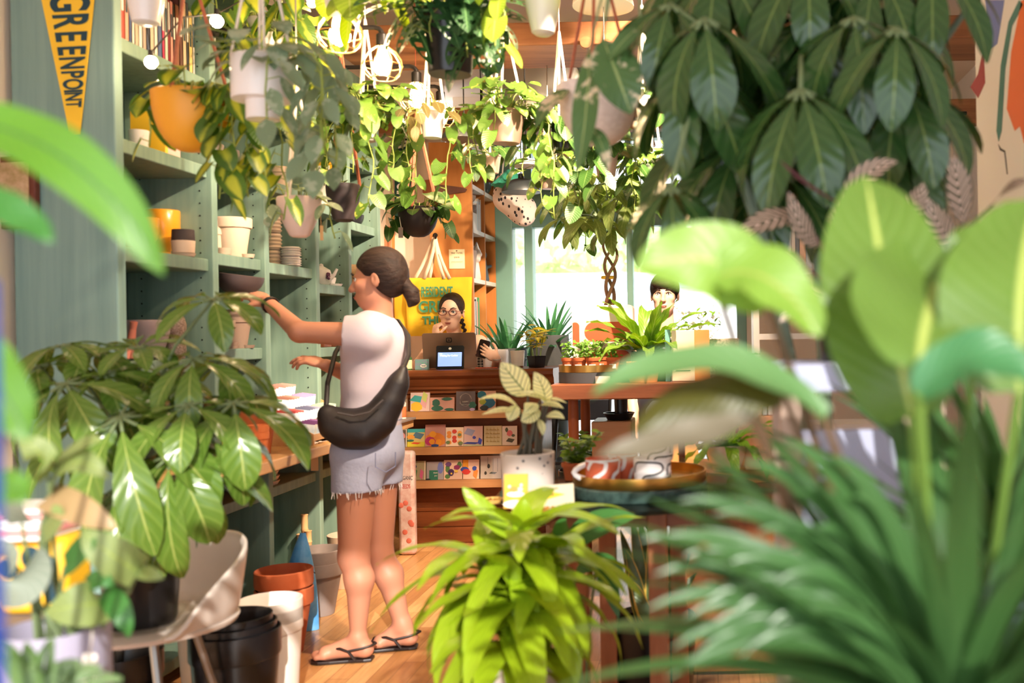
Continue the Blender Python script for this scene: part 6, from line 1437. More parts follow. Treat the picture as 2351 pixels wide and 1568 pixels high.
for px, Y in ((1306, 4.86), (1330, 4.84), (1362, 4.83), (1408, 4.84), (1380, 4.95), (1345, 4.98)):
    cc = Vector((P(px, 830, Y).x, Y, c.z + .007)); lab = 'little herb in a terracotta pot on the brass tray, %s of six' % ordn(k)
    h = thing('potted_herb', lab, 'potted plant', cc, 'herb pots on the tray')
    part('pot', mpot('classic', cc, .036, .026, .062), terrad, h, sharp=35); mb = MB(); rr = random.Random(k)
    for j in range(70):
        a = rr.uniform(0, 6.28); p = cc + Vector((.045 * rr.uniform(0, 1) * math.cos(a), .045 * rr.uniform(0, 1) * math.sin(a), .06 + rr.uniform(0, .075))); leaf(mb, p, rv() + Vector((0, 0, .4)), (0, -.5, 1), .02, .016, 'oval', .4, nL=3, nW=2)
    part('foliage', mb, L_herb, h, sharp=0); part('pot_label', MB().box(cc.x - .016, cc.x + .016, cc.y - .038, cc.y - .036, cc.z + .01, cc.z + .03), paperw, h, smooth=False); k += 1
# planter with orange arches
a, b = P(1314, 800, 5.12), P(1452, 699, 5.12); t = thing('arch_planter', 'white box planter with orange rounded arches on the tall table', 'planter', ((a.x + b.x) / 2, 5.12, UZ))
w = b.x - a.x; z1 = b.z; cx_ = (a.x + b.x) / 2
mb = MB(); mb.M = Matrix.Translation((cx_, 5.12, (UZ + z1) / 2)) @ Matrix.Rotation(R(90), 4, 'X'); mb.prism(rrect(w, z1 - UZ - .002, .02), -.13, 0); part('planter_box', mb, mat('blush_white', C(226, 200, 190), .5), t, sharp=30)
mb = MB()
for x, y, ww, hh in ((.03, .055, w * .78, .10), (-w * .45, .045, w * .14, .12), (.02, -.085, w * .8, .09)):
    o_ = [(max(-w / 2 + .004, min(w / 2 - .004, px_ + x)), py_ + y + .0) for px_, py_ in rrect(ww, hh, min(ww, hh) * .48)]
    mb.M = Matrix.Translation((cx_, 5.12, (UZ + z1) / 2)) @ Matrix.Rotation(R(90), 4, 'X'); mb.prism(o_, 0, .0015)
part('orange_arches', mb, mat('orange_glaze', C(206, 82, 44), .6), t, smooth=False)
# braided money tree standing behind the planter
c = Vector((P(1398, 800, 5.30).x, 5.31, UZ + .001)); mt_ = thing('braided_tree', 'money tree with a braided trunk before the bright window', 'potted tree', c)
part('pot', mpot('nursery', c, .08, .06, .12), black, mt_, sharp=35)
t0, t1 = c + Vector((0, 0, .1)), P(1402, 556, 5.25)
for k in range(3):
    mb = MB(); pts = []
    for i in range(28):
        f = i / 27; rr_ = .022 if f < .62 else .022 + (f - .62) * .05; p = t0.lerp(t1, f) + Vector((rr_ * math.cos(f * 12 + k * 2.094), rr_ * math.sin(f * 12 + k * 2.094), 0)); pts.append(p)
    part('braided_stem', MB().tube(pts, [.014 - .007 * i / 27 for i in range(28)], 8), mat('braid_bark', C(150, 104, 78), .8, var=.5, scale=30, col2=C(110, 120, 70)), mt_)
part('yellow_tie', MB().lathe([(.034, -.008), (.038, 0), (.034, .008)], P(1396, 637, 5.28), 16), yel, mt_)
L_money = leafmat('money_tree_leaf', C(106, 124, 60), C(150, 160, 90), vein=C(160, 170, 100), tr=.28)
def palmate(mb, ctr, axis, n, L, Wl, droop=.9, el=.25, shape='obov', rr=rng, a0=0, petiole=.12, fold=.2, full=6.283):
    """mb.cur 0 leaf, 1 stalk"""
    axis = Vector(axis).normalized(); u = axis.cross(Vector((0, 1, .01))).normalized(); v = axis.cross(u)
    for k in range(n):
        a = a0 + full * k / n + rr.uniform(-.15, .15); rad = u * math.cos(a) + v * math.sin(a); d = (rad * math.cos(el) + axis * math.sin(el)).normalized()
        p = ctr + d * L * petiole; mb.cur = 1; mb.tube([ctr, p], .0022 + L * .008, 5); mb.cur = 0
        leaf(mb, p, d, axis, L * rr.uniform(.8, 1.12), Wl * rr.uniform(.85, 1.1), shape, droop * rr.uniform(.7, 1.3), fold, nL=8, nW=4)
rr = random.Random(11)
mb = MB()
for px, py, Y in ((1330, 440, 5.2), (1390, 420, 5.15), (1440, 470, 5.2), (1300, 500, 5.15), (1360, 500, 5.1), (1410, 520, 5.25), (1460, 420, 5.3), (1350, 400, 5.3), (1420, 455, 5.05), (1290, 450, 5.3)):
    cc = P(px, py, Y); mb.cur = 1; mb.tube([t1, (t1 + cc) / 2 + Vector((0, 0, .06)), cc], .004, 5); palmate(mb, cc, Vector((rr.uniform(-.3, .3), -.3, .9)), 6, .21, .07, 1.15, .05, 'obov', rr, rr.uniform(0, 6))
part('foliage', mb, [L_money, stemg], mt_, sharp=0)
# nest fern, orange pot, boxed candle, flowers
L_fern = leafmat('nest_fern_leaf', C(96, 130, 40), C(140, 170, 70), vein=C(150, 170, 90), tr=.3)
def rosette(name, label, cat, c, pot_, n, L, Wl, m, shape='strap', droop=1.2, el=1.0, ripple=0, sd=0, as_parts=True, group=None, soil_z=None):
    rr = random.Random(sd); c = Vector(c); t = thing(name, label, cat, c, group); h = pot_[3]
    part('pot', mpot(pot_[0], c, pot_[1], pot_[2], h), pot_[4], t, sharp=35); part('soil', MB().lathe([(.001, h * .9), (pot_[1] * .86, h * .9)], c, 18), soilm, t)
    allm = MB()
    for k in range(n):
        a = k * 2.4 + rr.uniform(-.2, .2); f = k / max(1, n - 1); e = el * (.35 + .75 * f) ; d = Vector((math.cos(a) * math.cos(e), math.sin(a) * math.cos(e), math.sin(e))); up = Vector((-math.cos(a) * math.sin(e), -math.sin(a) * math.sin(e), math.cos(e)))
        mb = MB() if as_parts else allm
        leaf(mb, c + Vector((math.cos(a) * .012, math.sin(a) * .012, h * .9)), d, up, L * rr.uniform(.75, 1.1), Wl * rr.uniform(.85, 1.1), shape, droop * rr.uniform(.7, 1.2) * (1.1 - .6 * f), .22, nL=12, nW=4, ripple=ripple)
        if as_parts: part('leaf', mb, m, t, sharp=0)
    if not as_parts: part('foliage', allm, m, t, sharp=0)
    return t
rosette('nest_fern', 'wavy-leaved nest fern in a dark green pot behind the orange pot', 'potted plant', Vector((P(1488, 830, 4.98).x, 4.98, UZ + .001)), ('nursery', .085, .07, .145, mat('dark_green_plastic', C(46, 62, 54), .4)), 28, .37, .075, L_fern, 'strap', 1.2, 1.2, .010, 21)
pot('terracotta_pot', 'plain empty orange pot at the edge of the tall table', 'cyl', Vector((P(1477, 860, 4.80).x, 4.80, UZ + .001)), .083, .066, .10, mat('orange_clay', C(240, 150, 92), .7))
pot('black_pot', 'small black pot with a white band between the fern and the sign', 'cyl', Vector((P(1518, 830, 4.88).x, 4.90, UZ + .001)), .035, .032, .13, black)
a, b = P(1528, 832, 4.82), P(1628, 757, 4.82); t = thing('boxed_candle', 'cream and orange box with printed name beside a green book on the tall table', 'box', ((a.x + b.x) / 2, 4.83, UZ))
part('box_body', MB().box(a.x + .03, b.x, 4.82, 4.90, UZ + .001, b.z), mat('cream_box', C(244, 226, 196), .6), t, smooth=False, bevel=.003); part('orange_panel', MB().box(a.x + .14, b.x + .0008, 4.8192, 4.86, UZ + .001, b.z + .0008), mat('orange_panel', C(230, 150, 80), .6), t, smooth=False)
lettering('GREENPOINT', .026, facing(((a.x + .03 + a.x + .14) / 2, 4.8185, UZ + (b.z - UZ) * .48)), navy, t, sx=.62); part('rule_line', MB().box(a.x + .05, a.x + .12, 4.8182, 4.8195, UZ + .05, UZ + .053), navy, t, smooth=False)
single('teal_book', MB().box(a.x, a.x + .022, 4.82, 4.92, UZ + .001, b.z + .004), mat('teal_cover', C(120, 176, 168), .5), 'teal book standing against the printed box', 'book', smooth=False)
c = Vector((P(1600, 780, 5.15).x, 5.15, UZ + .001)); fl = thing('flowering_plant', 'white-flowering plant in a blush pot behind the printed box', 'potted plant', c)
part('pot', mpot('cyl', c, .06, .05, .10), MATS['blush_plastic'], fl, sharp=35); mb = MB(); rr = random.Random(8); wf = mat('white_petal', C(250, 248, 240), .6)
for k in range(90):
    a = rr.uniform(0, 6.28); r_ = .12 * rr.uniform(0, 1) ** .5; p = c + Vector((r_ * math.cos(a), r_ * .6 * math.sin(a), .12 + rr.uniform(0, .26)))
    for j in range(4): mb.cur = 0; leaf(mb, p, Vector((math.cos(j * 1.57), -.5, math.sin(j * 1.57))), (0, -1, .2), .016, .014, 'oval', .2, nL=2, nW=2)
    if k % 2 == 0: mb.cur = 1; leaf(mb, p + Vector((.01, .01, -.02)), rv() + Vector((0, -.3, .2)), (0, -.4, 1), .035, .018, 'oval', .4, nL=3, nW=2)
    if k % 9 == 0: mb.cur = 2; mb.tube([c + Vector((0, 0, .09)), p], .002, 4)
part('blossom', mb, [wf, L_herb, stemg], fl, sharp=0)
pot('speckled_planter', 'pale speckled block planter on the tall table', 'cyl', Vector((P(1655, 740, 5.1).x, 5.1, UZ + .001)), .09, .085, .2, mat('speckled_blush', C(226, 196, 176), .7, var=.9, scale=90, col2=C(120, 96, 86)))
hang_c = Vector((P(1688, 800, 4.86).x, 4.86, UZ + .001))
rosette('trailing_herb', 'yellow-green crinkled plant in a terracotta pot at the table end', 'potted plant', hang_c, ('classic', .05, .036, .08, terrad), 18, .12, .05, L_fern, 'oval', 1.3, .9, .006, 31)

# ------------------------------------------------------------------ by the far window, behind the counter end
L_drac = leafmat('dracaena_leaf', C(64, 120, 74), C(110, 160, 100), tr=.3, rough=.35)
for k, (px, Y, n, L, lab, sd) in enumerate(((1165, 7.35, 30, .46, 'tall green strap-leaved plant between the bookcase and the glass', 3), (1262, 7.25, 34, .42, 'bushy green strap-leaved plant behind the croton', 5), (1215, 7.5, 24, .4, 'strap-leaved plant low against the narrow window pane', 9))):
    x = P(px, 800, Y).x; zt = P(px, (800, 770, 860)[k], Y).z
    rosette('dracaena', lab, 'potted plant', Vector((x, Y, .001)), ('tall', .14, .11, zt, mat('grey_fibre', C(90, 92, 94), .7)), n, L, .042, L_drac, 'strap', .9, 1.25, 0, sd, True)
c = Vector((P(1137, 830, 6.72).x, 6.74, .001)); pot('white_planter', 'tall white tapered planter standing past the cashier', 'cyl', c, .085, .07, 1.2, whitepot)
fc = thing('folding_chair', 'black folding metal chair by the window under the tall table', 'chair', (-.89, 6.7, 0))
x = fc.location.x
part('seat', MB().box(x - .17, x + .17, 6.55, 6.9, .44, .46), black, fc, smooth=False, bevel=.004); part('backrest', MB().box(x - .17, x + .17, 6.92, 6.94, .7, .84), black, fc, smooth=False, bevel=.004)
for s_ in (-1, 1): part('leg', MB().tube([(x + .18 * s_, 6.94, .86), (x + .18 * s_, 6.5, 0.01)], .011, 8), black, fc); part('leg', MB().tube([(x + .16 * s_, 6.55, .45), (x + .16 * s_, 6.98, .01)], .011, 8), black, fc)
single('teal_crate', MB().box(x - .12, x + .14, 7.05, 7.3, .001, .5).box(x - .13, x + .15, 7.04, 7.31, .501, .53), mat('teal_plastic', C(80, 180, 170), .4), 'teal plastic crate with a lid by the window behind the folding chair', 'crate', smooth=False, bevel=.006)
bush('potted_bush', 'bushy small-leaved plant in a black planter under the tall table', 'potted plant', Vector((P(1325, 1020, 5.15).x, 5.15, .401)), 'cyl', .10, .09, .20, black, L_herb, 220, .05, .03, .12, .18, stems=12, sd=4)
a = P(1360, 1040, 5.02); single('wooden_crate', MB().box(a.x, a.x + .2, 5.0, 5.25, .401, P(1390, 967, 5.02).z), palex, 'wooden crate on the lower shelf of the tall table', 'crate', smooth=False, bevel=.006)
z_ = P(1390, 967, 5.02).z; c = Vector((a.x + .13, 5.1, z_ + .001)); single('black_saucer', MB().lathe([(.001, 0), (.06, 0), (.08, .035), (.076, .035), (.058, .006), (.001, .006)], c, 24), black, 'black plant saucer on the wooden crate', 'saucer', loc=c)
pot('glass_jar', 'small black jar in the saucer on the wooden crate', 'cyl', c + Vector((.01, 0, .007)), .035, .032, .11, black, cat='jar')

# ------------------------------------------------------------------ cabinet at the shop's other side
cb = thing('side_cabinet', 'low pale wooden cabinet with boxes on top, beyond the glass table', 'cabinet', (.55, 3.95, 0))
part('cabinet_body', MB().box(-.15, 1.0, 3.7, 4.15, .04, .74), brownv, cb, smooth=False, bevel=.005); part('cabinet_top', MB().box(-.17, 1.02, 3.68, 4.17, .74, .77), orangew, cb, smooth=False, bevel=.004)
for k in range(2):
    dr = part('door', MB().box(-.13 + .57 * k, .41 + .57 * k, 3.685, 3.70, .08, .70), brownv, cb, smooth=False, bevel=.003); part('knob', MB().ell((.36 + .12 * k, 3.675, .42), .014, 12, 8), brass, dr)
for k, (px0, px1, y0, y1, Y) in enumerate(((1700, 1790, 955, 1065, 3.9), (1712, 1790, 1070, 1140, 3.8))):
    a, b = P(px0, y1, Y), P(px1, y0, Y); z0 = .771; 
    single('peach_box', MB().box(a.x, b.x + .1, Y, Y + .12, z0, max(z0 + .08, b.z)), mat('peach_card', C(238, 176, 138), .7), ('tall peach cardboard box at the back of the side cabinet', 'low peach cardboard box at the front of the side cabinet')[k], 'box', smooth=False, bevel=.003)
for k in range(7):
    a = P(1716 + 12 * k, 955, 3.92); single('book', MB().box(a.x, a.x + .016, 3.92, 4.0, P(0, 0, 3.9).z * 0 + max(.851, P(1760, 955, 3.9).z + .002), P(1760, 900 + 6 * (k % 3), 3.9).z), mat('side_book%d' % (k % 4), [C(240, 236, 230), C(60, 60, 70), C(226, 190, 160), C(210, 220, 224)][k % 4], .5), '%s book standing on the tall peach box, %s along' % (('white', 'dark', 'tan', 'pale blue')[k % 4], ordn(k)), 'book', smooth=False, group='books on the peach box')
c = Vector((P(1668, 1090, 3.78).x, 3.78, .771)); rosette('nest_fern', 'bright green curling fern in a blush pot on the side cabinet', 'potted plant', c, ('egg', .075, .05, .1, MATS['blush_plastic']), 26, .25, .05, leafmat('bright_fern_leaf', C(110, 156, 40), C(160, 190, 70), tr=.35), 'strap', 1.7, 1.0, .008, 41)
c = Vector((P(1568, 1090, 3.76).x, 3.76, .771)); al = thing('arch_lamp', 'peach glowing arch lamp on the side cabinet behind the cups', 'lamp', c)
mb = MB(); mb.M = Matrix.Translation(c) @ Matrix.Rotation(R(90), 4, 'X'); mb.prism([(-.06, 0), (.06, 0), (.06, .06)] + [(.06 * math.cos(k * .314), .06 + .06 * math.sin(k * .314)) for k in range(1, 10)] + [(-.06, .06)], -.06, 0); part('arch', mb, mat('peach_lamp', C(250, 180, 110), .5, emit=(C(255, 170, 90), .5)), al); part('post', MB().box(c.x - .012, c.x + .012, c.y - .085, c.y - .062, c.z, c.z + .15), brownv, al, smooth=False)
bk = thing('side_bookcase', 'white bookcase of pale books against the side wall behind the leaves', 'bookcase', (.55, 5.4, 0))
for x in (.22, .92): part('side_panel', MB().box(x, x + .03, 5.25, 5.55, 0, 2.1), whitematte, bk, smooth=False)
for z in (.3, .8, 1.28, 1.62, 2.07): part('shelf_board', MB().box(.25, .92, 5.25, 5.55, z - .03, z), whitematte, bk, smooth=False)
rr = random.Random(4); x = .27; k = 0
while x < .86:
    w = rr.uniform(.016, .034); single('book', MB().box(x, x + w, 5.3, 5.5, 1.621, 1.621 + rr.uniform(.2, .3)), mat('white_book%d' % (k % 5), [C(240, 236, 230), C(216, 206, 196), C(120, 124, 130), C(232, 190, 160), C(206, 216, 220)][k % 5], .5), '%s book in the white bookcase, %s from its near side panel' % (('white', 'grey-beige', 'slate', 'peach', 'pale blue')[k % 5], ordn(k)), 'book', smooth=False, group='books in the white bookcase'); x += w + .002; k += 1

# ------------------------------------------------------------------ mural on the side wall
mu = thing('wall_mural', 'painted mural of loose orange, blue and teal strokes on the white side wall', 'mural', (.97, 3.3, 1.2))
def stroke(nm, pl, m):
    q3 = [PX(px, py, .9695) for px, py in pl]; mb = MB(); n = len(q3)
    mb.add(q3 + [p + Vector((-.001, 0, 0)) for p in q3], [tuple(range(n)), tuple(range(2 * n - 1, n - 1, -1))] + [(i, (i + 1) % n, n + (i + 1) % n, n + i) for i in range(n)]); part(nm, mb, m, mu, smooth=False)
stroke('orange_stroke', [(2346, 0), (2322, 120), (2312, 250), (2330, 300), (2342, 290), (2352, 330), (2410, 300), (2410, 0)], mat('mural_orange', C(232, 112, 56), .7))
stroke('blue_stroke', [(2262, 0), (2272, 60), (2268, 120), (2290, 100), (2300, 40), (2306, 0)], mat('mural_blue', C(104, 120, 190), .7))
stroke('teal_stem', [(2340, 0), (2316, 50), (2298, 150), (2288, 300), (2293, 325), (2300, 300), (2308, 160), (2324, 60), (2350, 10)], mat('mural_teal', C(60, 120, 116), .7))
stroke('red_leaf', [(2258, 110), (2246, 170), (2228, 200), (2246, 225), (2262, 190)], mat('mural_red', C(150, 50, 60), .7))
stroke('fine_line', [(2292, 330), (2296, 345), (2306, 350), (2312, 400), (2314, 400), (2308, 346), (2298, 340)], mat('mural_ink', C(60, 56, 66), .7))
# ------------------------------------------------------------------ lime dracaena in front of the glass table
L_lime = leafmat('lime_strap_leaf', C(128, 156, 18), C(170, 188, 50), 'ridge', rough=.3, tr=.2, vfreq=7)
L_deep = leafmat('deep_ridged_leaf', C(52, 104, 44), C(90, 140, 70), 'ridge', rough=.35, tr=.2, vfreq=9)
YL = 2.45
c = Vector((P(1186, 1568, YL).x, YL, .001)); zt = P(1186, 1508, YL).z
ld_ = thing('lime_dracaena', 'lime green arching-leaved plant in a tall grey pot before the glass table', 'potted plant', c)
part('pot', mpot('tall', c, .105, .085, zt), mat('stone_grey', C(204, 190, 184), .6, var=.2, scale=6), ld_, sharp=35); part('soil', MB().lathe([(.001, zt * .95), (.09, zt * .95)], c, 24), soilm, ld_)
rr = random.Random(17)
for ci, (px, py, dy, n, L) in enumerate(((1196, 1215, -.02, 21, .30), (1110, 1270, .04, 17, .28), (1255, 1275, .02, 18, .30), (1180, 1340, -.08, 20, .29), (1175, 1425, -.05, 18, .25))):
    e = P(px, py, YL + dy); b = c + Vector(((px - 1186) * .0002, 0, zt * .95)); part('cane', MB().tube([b, b.lerp(e, .5) + Vector((0, 0, .02)), e], [.011, .010, .008], 8), mat('cane_bark', C(110, 112, 60), .7), ld_)
    for k in range(n):
        f = k / (n - 1); a = k * 2.4 + rr.uniform(-.3, .3) + ci; el = min(1.15, .30 + .75 * f ** 1.5 + rr.uniform(-.1, .15))
        d = Vector((math.cos(a) * math.cos(el), math.sin(a) * math.cos(el) * .9, math.sin(el))); up = Vector((-math.cos(a) * math.sin(el), -math.sin(a) * math.sin(el), math.cos(el)))
        mb = MB(); leaf(mb, e - Vector((0, 0, .10 * (1 - f))), d, up, L * rr.uniform(.85, 1.15), .076 * rr.uniform(.85, 1.15), 'lime', rr.uniform(1.7, 2.2) * (1.05 - .42 * f), .14, nL=16, nW=4, ripple=.002, dpow=.62); part('leaf', mb, L_lime, ld_, sharp=0)
for b, m, e, w in (((1180, 1240), (1110, 1170), (1062, 1118), 46), ((1188, 1230), (1200, 1180), (1206, 1148), 44)):
    mb = MB(); curveleaf(mb, [P(b[0], b[1], YL), P(m[0], m[1], YL - .02), P(e[0], e[1], YL - .02)], (.2, -1, .3), S(w, YL), 'oval', .25); part('leaf', mb, L_lime, ld_, sharp=0)
# dark cast-iron plant under the table, its broad leaf showing
c = Vector((P(1345, 1500, 3.0).x, 2.98, .001)); ci_ = thing('broad_leaf_plant', 'plant with broad dark ridged leaves under the glass table', 'potted plant', c)
part('pot', mpot('cyl', c, .09, .08, .2), black, ci_, sharp=35)
for b, m, e, w in (((1290, 1262), (1370, 1205), (1462, 1186), 66), ((1300, 1290), (1290, 1225), (1300, 1190), 46), ((1320, 1320), (1380, 1290), (1440, 1330), 44), ((1370, 1300), (1400, 1350), (1420, 1420), 40)):
    blade(ci_, [(b[0], b[1], 2.78), (m[0], m[1], 2.74), (e[0], e[1], 2.72)], w, L_deep, (0, -1, .5), stalk=c + Vector((0, 0, .19)))
# snake plant
L_snake = leafmat('snake_leaf', C(84, 100, 60), C(220, 180, 80), 'edge', rough=.35, tr=.08)
c = Vector((P(1500, 1500, 3.45).x, 3.5, .001)); zt = P(1480, 1432, 3.4).z
sn = thing('snake_plant', 'snake plant with yellow-edged upright leaves in a black ribbed pot behind the table legs', 'potted plant', c)
part('pot', mpot('cyl', c, .15, .13, zt), black, sn, sharp=35); part('soil', MB().lathe([(.001, zt * .94), (.13, zt * .94)], c, 24), soilm, sn)
for k, (bx_, tx_, ty_, w, dY) in enumerate(((1470, 1424, 1215, 34, 0), (1480, 1450, 1185, 36, -.03), (1490, 1470, 1190, 40, 0), (1500, 1500, 1178, 40, -.05), (1515, 1545, 1205, 38, 0), (1520, 1590, 1260, 36, -.04), (1525, 1600, 1315, 34, -.06), (1478, 1436, 1260, 34, -.08), (1500, 1560, 1220, 36, .06), (1488, 1448, 1330, 36, -.1), (1510, 1530, 1260, 38, -.08))):
    blade(sn, [(bx_, 1432, 3.5 + dY), ((bx_ + tx_) / 2 - (tx_ - bx_) * .12, (1432 + ty_) / 2, 3.47 + dY), (tx_, ty_, 3.5 + dY)], w, L_snake, (.25 * math.sin(k * 2), -1, .1), 'strap', .25)

# ------------------------------------------------------------------ plastic shell chair and the umbrella plant on it
shell = mat('chair_shell', C(214, 200, 190), .38, var=.12, scale=5)
cc = thing('shell_chair', 'white plastic shell armchair holding the big umbrella plant', 'chair', P(318, 1568, 2.85) * 1)
cc.location.z = 0; ORG[cc.name] = Vector(cc.location); cx_, cyy = cc.location.x, 2.85; sz = P(390, 1462, 2.70).z
rows = []
for i in range(11):
    t_ = i / 10; row = []
    for k in range(37):
        a = R(-200 + 220 * k / 36) * -1
        rim = max(0, math.sin(max(0, min(1, (k - 4) / 9)) * math.pi / 2)) if k < 18 else max(0, math.sin(max(0, min(1, (34 - k) / 9)) * math.pi / 2))
        ang = R(200) - R(260) * k / 36 + R(10)
        r_ = .235 * min(1, t_ * 2.2); z = 0 if t_ < .45 else (t_ - .45) / .55
        hgt = .22 * z ** 1.1 * (.06 + .94 * max(0, math.cos((ang - R(48)) * 1.02)) ** .55)
        row.append(Vector((cx_ + (r_ + .03 * z) * math.cos(ang) * 1.06, cyy + (r_ + .03 * z) * math.sin(ang) * .95, sz + hgt)))
    rows.append(row)
sh_o = part('shell', MB().grid(rows), shell, cc, sharp=0); m_ = sh_o.modifiers.new('thick', 'SOLIDIFY'); m_.thickness = .016; m_.offset = -1
m_ = sh_o.modifiers.new('round', 'SUBSURF'); m_.levels = 1; m_.render_levels = 1
fl_ = MB().lathe([(.001, -.022), (.2, -.022), (.245, -.01), (.25, .002), (.24, .006), (.001, .004)], (cx_, cyy, sz), 48, Matrix.Diagonal((1.08, .97, 1)).to_3x3()); part('seat', fl_, shell, cc)
for sx, sy in ((-1, -1), (1, -1), (-1, 1), (1, 1)): part('leg', MB().tube([(cx_ + .1 * sx, cyy + .1 * sy, sz - .02), (cx_ + .2 * sx, cyy + .19 * sy, .0)], .012, 8), steel, cc)
pc = Vector((P(325, 1420, 2.80).x, 2.80, sz + .006))
L_sch = leafmat('umbrella_leaf', C(84, 112, 40), C(120, 146, 64), vein=C(158, 170, 90), rough=.24, tr=.16, vfreq=7)
sp_ = thing('umbrella_plant', 'big umbrella plant in a black nursery pot on the shell chair', 'potted plant', pc)
part('saucer', MB().lathe([(.001, 0), (.12, 0), (.145, .022), (.14, .022), (.118, .005), (.001, .005)], pc, 32), clear_m, sp_); part('pot', mpot('nursery', pc + Vector((0, 0, .006)), .105, .09, .22), black, sp_, sharp=35)
part('soil', MB().lathe([(.001, .2), (.09, .2)], pc, 20), soilm, sp_)
tb = pc + Vector((0, 0, .2)); rr = random.Random(23)
part('trunk', MB().tube([tb, tb + Vector((.01, -.02, .2)), tb + Vector((-.02, 0, .42))], [.014, .011, .008], 8), barkm, sp_)
for px, py, dY, n, L, el, ax in ((490, 688, .05, 7, .15, .05, (.1, -.35, .9)), (318, 800, .1, 8, .13, .25, (0, -.3, .95)), (140, 795, .05, 7, .13, .05, (-.1, -.2, 1)), (215, 805, .1, 6, .14, .1, (0, -.3, .9)), (150, 880, -.1, 7, .20, -.2, (-.1, -.5, .85)), (240, 860, 0, 7, .15, .0, (0, -.4, .9)),
        (445, 825, 0, 7, .16, -.1, (.1, -.4, .9)), (432, 930, -.1, 7, .17, -.1, (.1, -.45, .9)), (536, 925, -.05, 7, .21, -.25, (.15, -.45, .88)), (276, 958, -.18, 8, .25, -.35, (0, -.5, .85)), (392, 1045, -.15, 8, .23, -.35, (.05, -.5, .85)), (470, 1000, -.05, 7, .2, -.2, (.1, -.4, .9)), (505, 830, .1, 6, .16, -.1, (.2, -.3, .9)),
        (260, 1140, -.2, 7, .17, -.3, (0, -.5, .85)), (440, 1090, -.02, 6, .15, -.4, (.2, -.5, .8)), (90, 840, .05, 6, .13, -.1, (-.2, -.3, .9)), (350, 880, .12, 7, .15, 0, (0, -.4, .9)), (200, 960, .1, 7, .18, -.2, (0, -.4, .9)), (320, 1180, 0, 5, .15, -.4, (0, -.5, .8))):
    ctr = P(px, py, 2.72 + dY); mb = MB(); st = tb + Vector((0, 0, .12 + .25 * rr.random())); mb.cur = 1; mb.tube([st, (st + ctr) / 2 + Vector((0, 0, .05)), ctr], [.006, .0045, .004], 6)
    palmate(mb, ctr, ax, n, L * 1.2, L * .44, 1.15, el, 'obov', rr, rr.uniform(0, 6), .16, .22); part('leaf_cluster', mb, [L_sch, stemg], sp_, sharp=0)

# ------------------------------------------------------------------ umbrella tree arching in from the other side
L_tree = leafmat('dark_umbrella_leaf', C(46, 76, 36), C(70, 104, 54), vein=C(112, 134, 70), rough=.2, tr=.14, vfreq=7)
tx_ = P(1745, 480, 2.2).x
ut = thing('umbrella_tree', 'tall umbrella tree with big drooping dark leaves filling the upper corner', 'potted tree', (tx_ + .12, 2.25, 0.001))
o_ = Vector(ut.location)
part('pot', mpot('tall', o_, .17, .13, .34), mat('grey_fibre2', C(70, 72, 76), .7), ut, sharp=35); part('soil', MB().lathe([(.001, .31), (.15, .31)], o_, 20), soilm, ut)
b1, b2 = P(1755, 560, 2.2), P(1650, 220, 2.2)
tm = mat('grey_green_bark', C(108, 126, 108), .7, var=.4, scale=20)
part('trunk', MB().tube([o_ + Vector((0, 0, .3)), o_ + Vector((.03, 0, .8)), b1, P(1700, 400, 2.2), b2, P(1620, 40, 2.25)], [.02, .018, .014, .012, .010, .007], 8), tm, ut)
part('branch', MB().tube([P(1745, 520, 2.2), P(1850, 300, 2.25), P(1990, 130, 2.25), P(2100, 40, 2.3)], [.012, .010, .008, .006], 8), tm, ut)
part('trunk', MB().tube([o_ + Vector((.05, .03, .3)), P(1880, 600, 2.3), P(2060, 250, 2.35), P(2220, 20, 2.4)], [.018, .014, .011, .007], 8), tm, ut)
rr = random.Random(31)
for px, py, Y, n, L, el in ((1618, 42, 2.1, 8, .25, -.5), (1838, 205, 2.0, 8, .235, -.45), (2060, 66, 2.0, 8, .19, -.45), (1585, 150, 2.15, 7, .25, -.5), (1960, 40, 2.1, 8, .23, -.4), (1540, 430, 2.05, 8, .165, -.5), (1700, 330, 2.3, 8, .24, -.4), (2000, 300, 2.3, 8, .25, -.5),
        (2080, 190, 2.15, 8, .22, -.5), (1880, 30, 2.3, 8, .24, -.3), (1750, 60, 2.35, 8, .24, -.4), (2080, 330, 2.3, 8, .21, -.5), (1690, 440, 2.35, 7, .2, -.4), (1540, 10, 2.2, 8, .2, -.4), (1800, 400, 2.3, 7, .22, -.4), (2050, 180, 2.4, 8, .26, -.4), (1920, 210, 2.45, 8, .26, -.4), (1680, 170, 2.45, 8, .26, -.4),
        (2050, 20, 2.5, 8, .26, -.4), (1610, 300, 2.45, 7, .24, -.4), (1760, 220, 2.55, 8, .28, -.4), (2040, 260, 2.55, 8, .26, -.4), (1860, 120, 2.5, 8, .28, -.4), (1650, -70, 2.3, 8, .24, -.4), (1850, -90, 2.25, 8, .24, -.4), (2010, -60, 2.3, 8, .24, -.4), (1745, -110, 2.5, 8, .26, -.4), (2140, -80, 2.3, 8, .22, -.4), (1560, -60, 2.4, 8, .2, -.4), (1980, 400, 2.5, 8, .26, -.4), (1850, 330, 2.55, 8, .27, -.4)):
    ctr = P(px, py, Y); mb = MB(); f = rr.random(); st = b2.lerp(P(2060, 250, 2.35), max(0, min(1, (px - 1620) / 480))) + Vector((0, 0, rr.uniform(-.05, .1)))
    mb.cur = 1; mb.tube([st, (st + ctr) / 2 + Vector((0, 0, .06)), ctr], [.007, .005, .005], 6)
    palmate(mb, ctr, (rr.uniform(-.15, .15), -.5, .85), n, L, L * .40, .95, el, 'obov', rr, rr.uniform(0, 6), .14, .16); part('leaf_cluster', mb, [L_tree, stemg], ut, sharp=0)

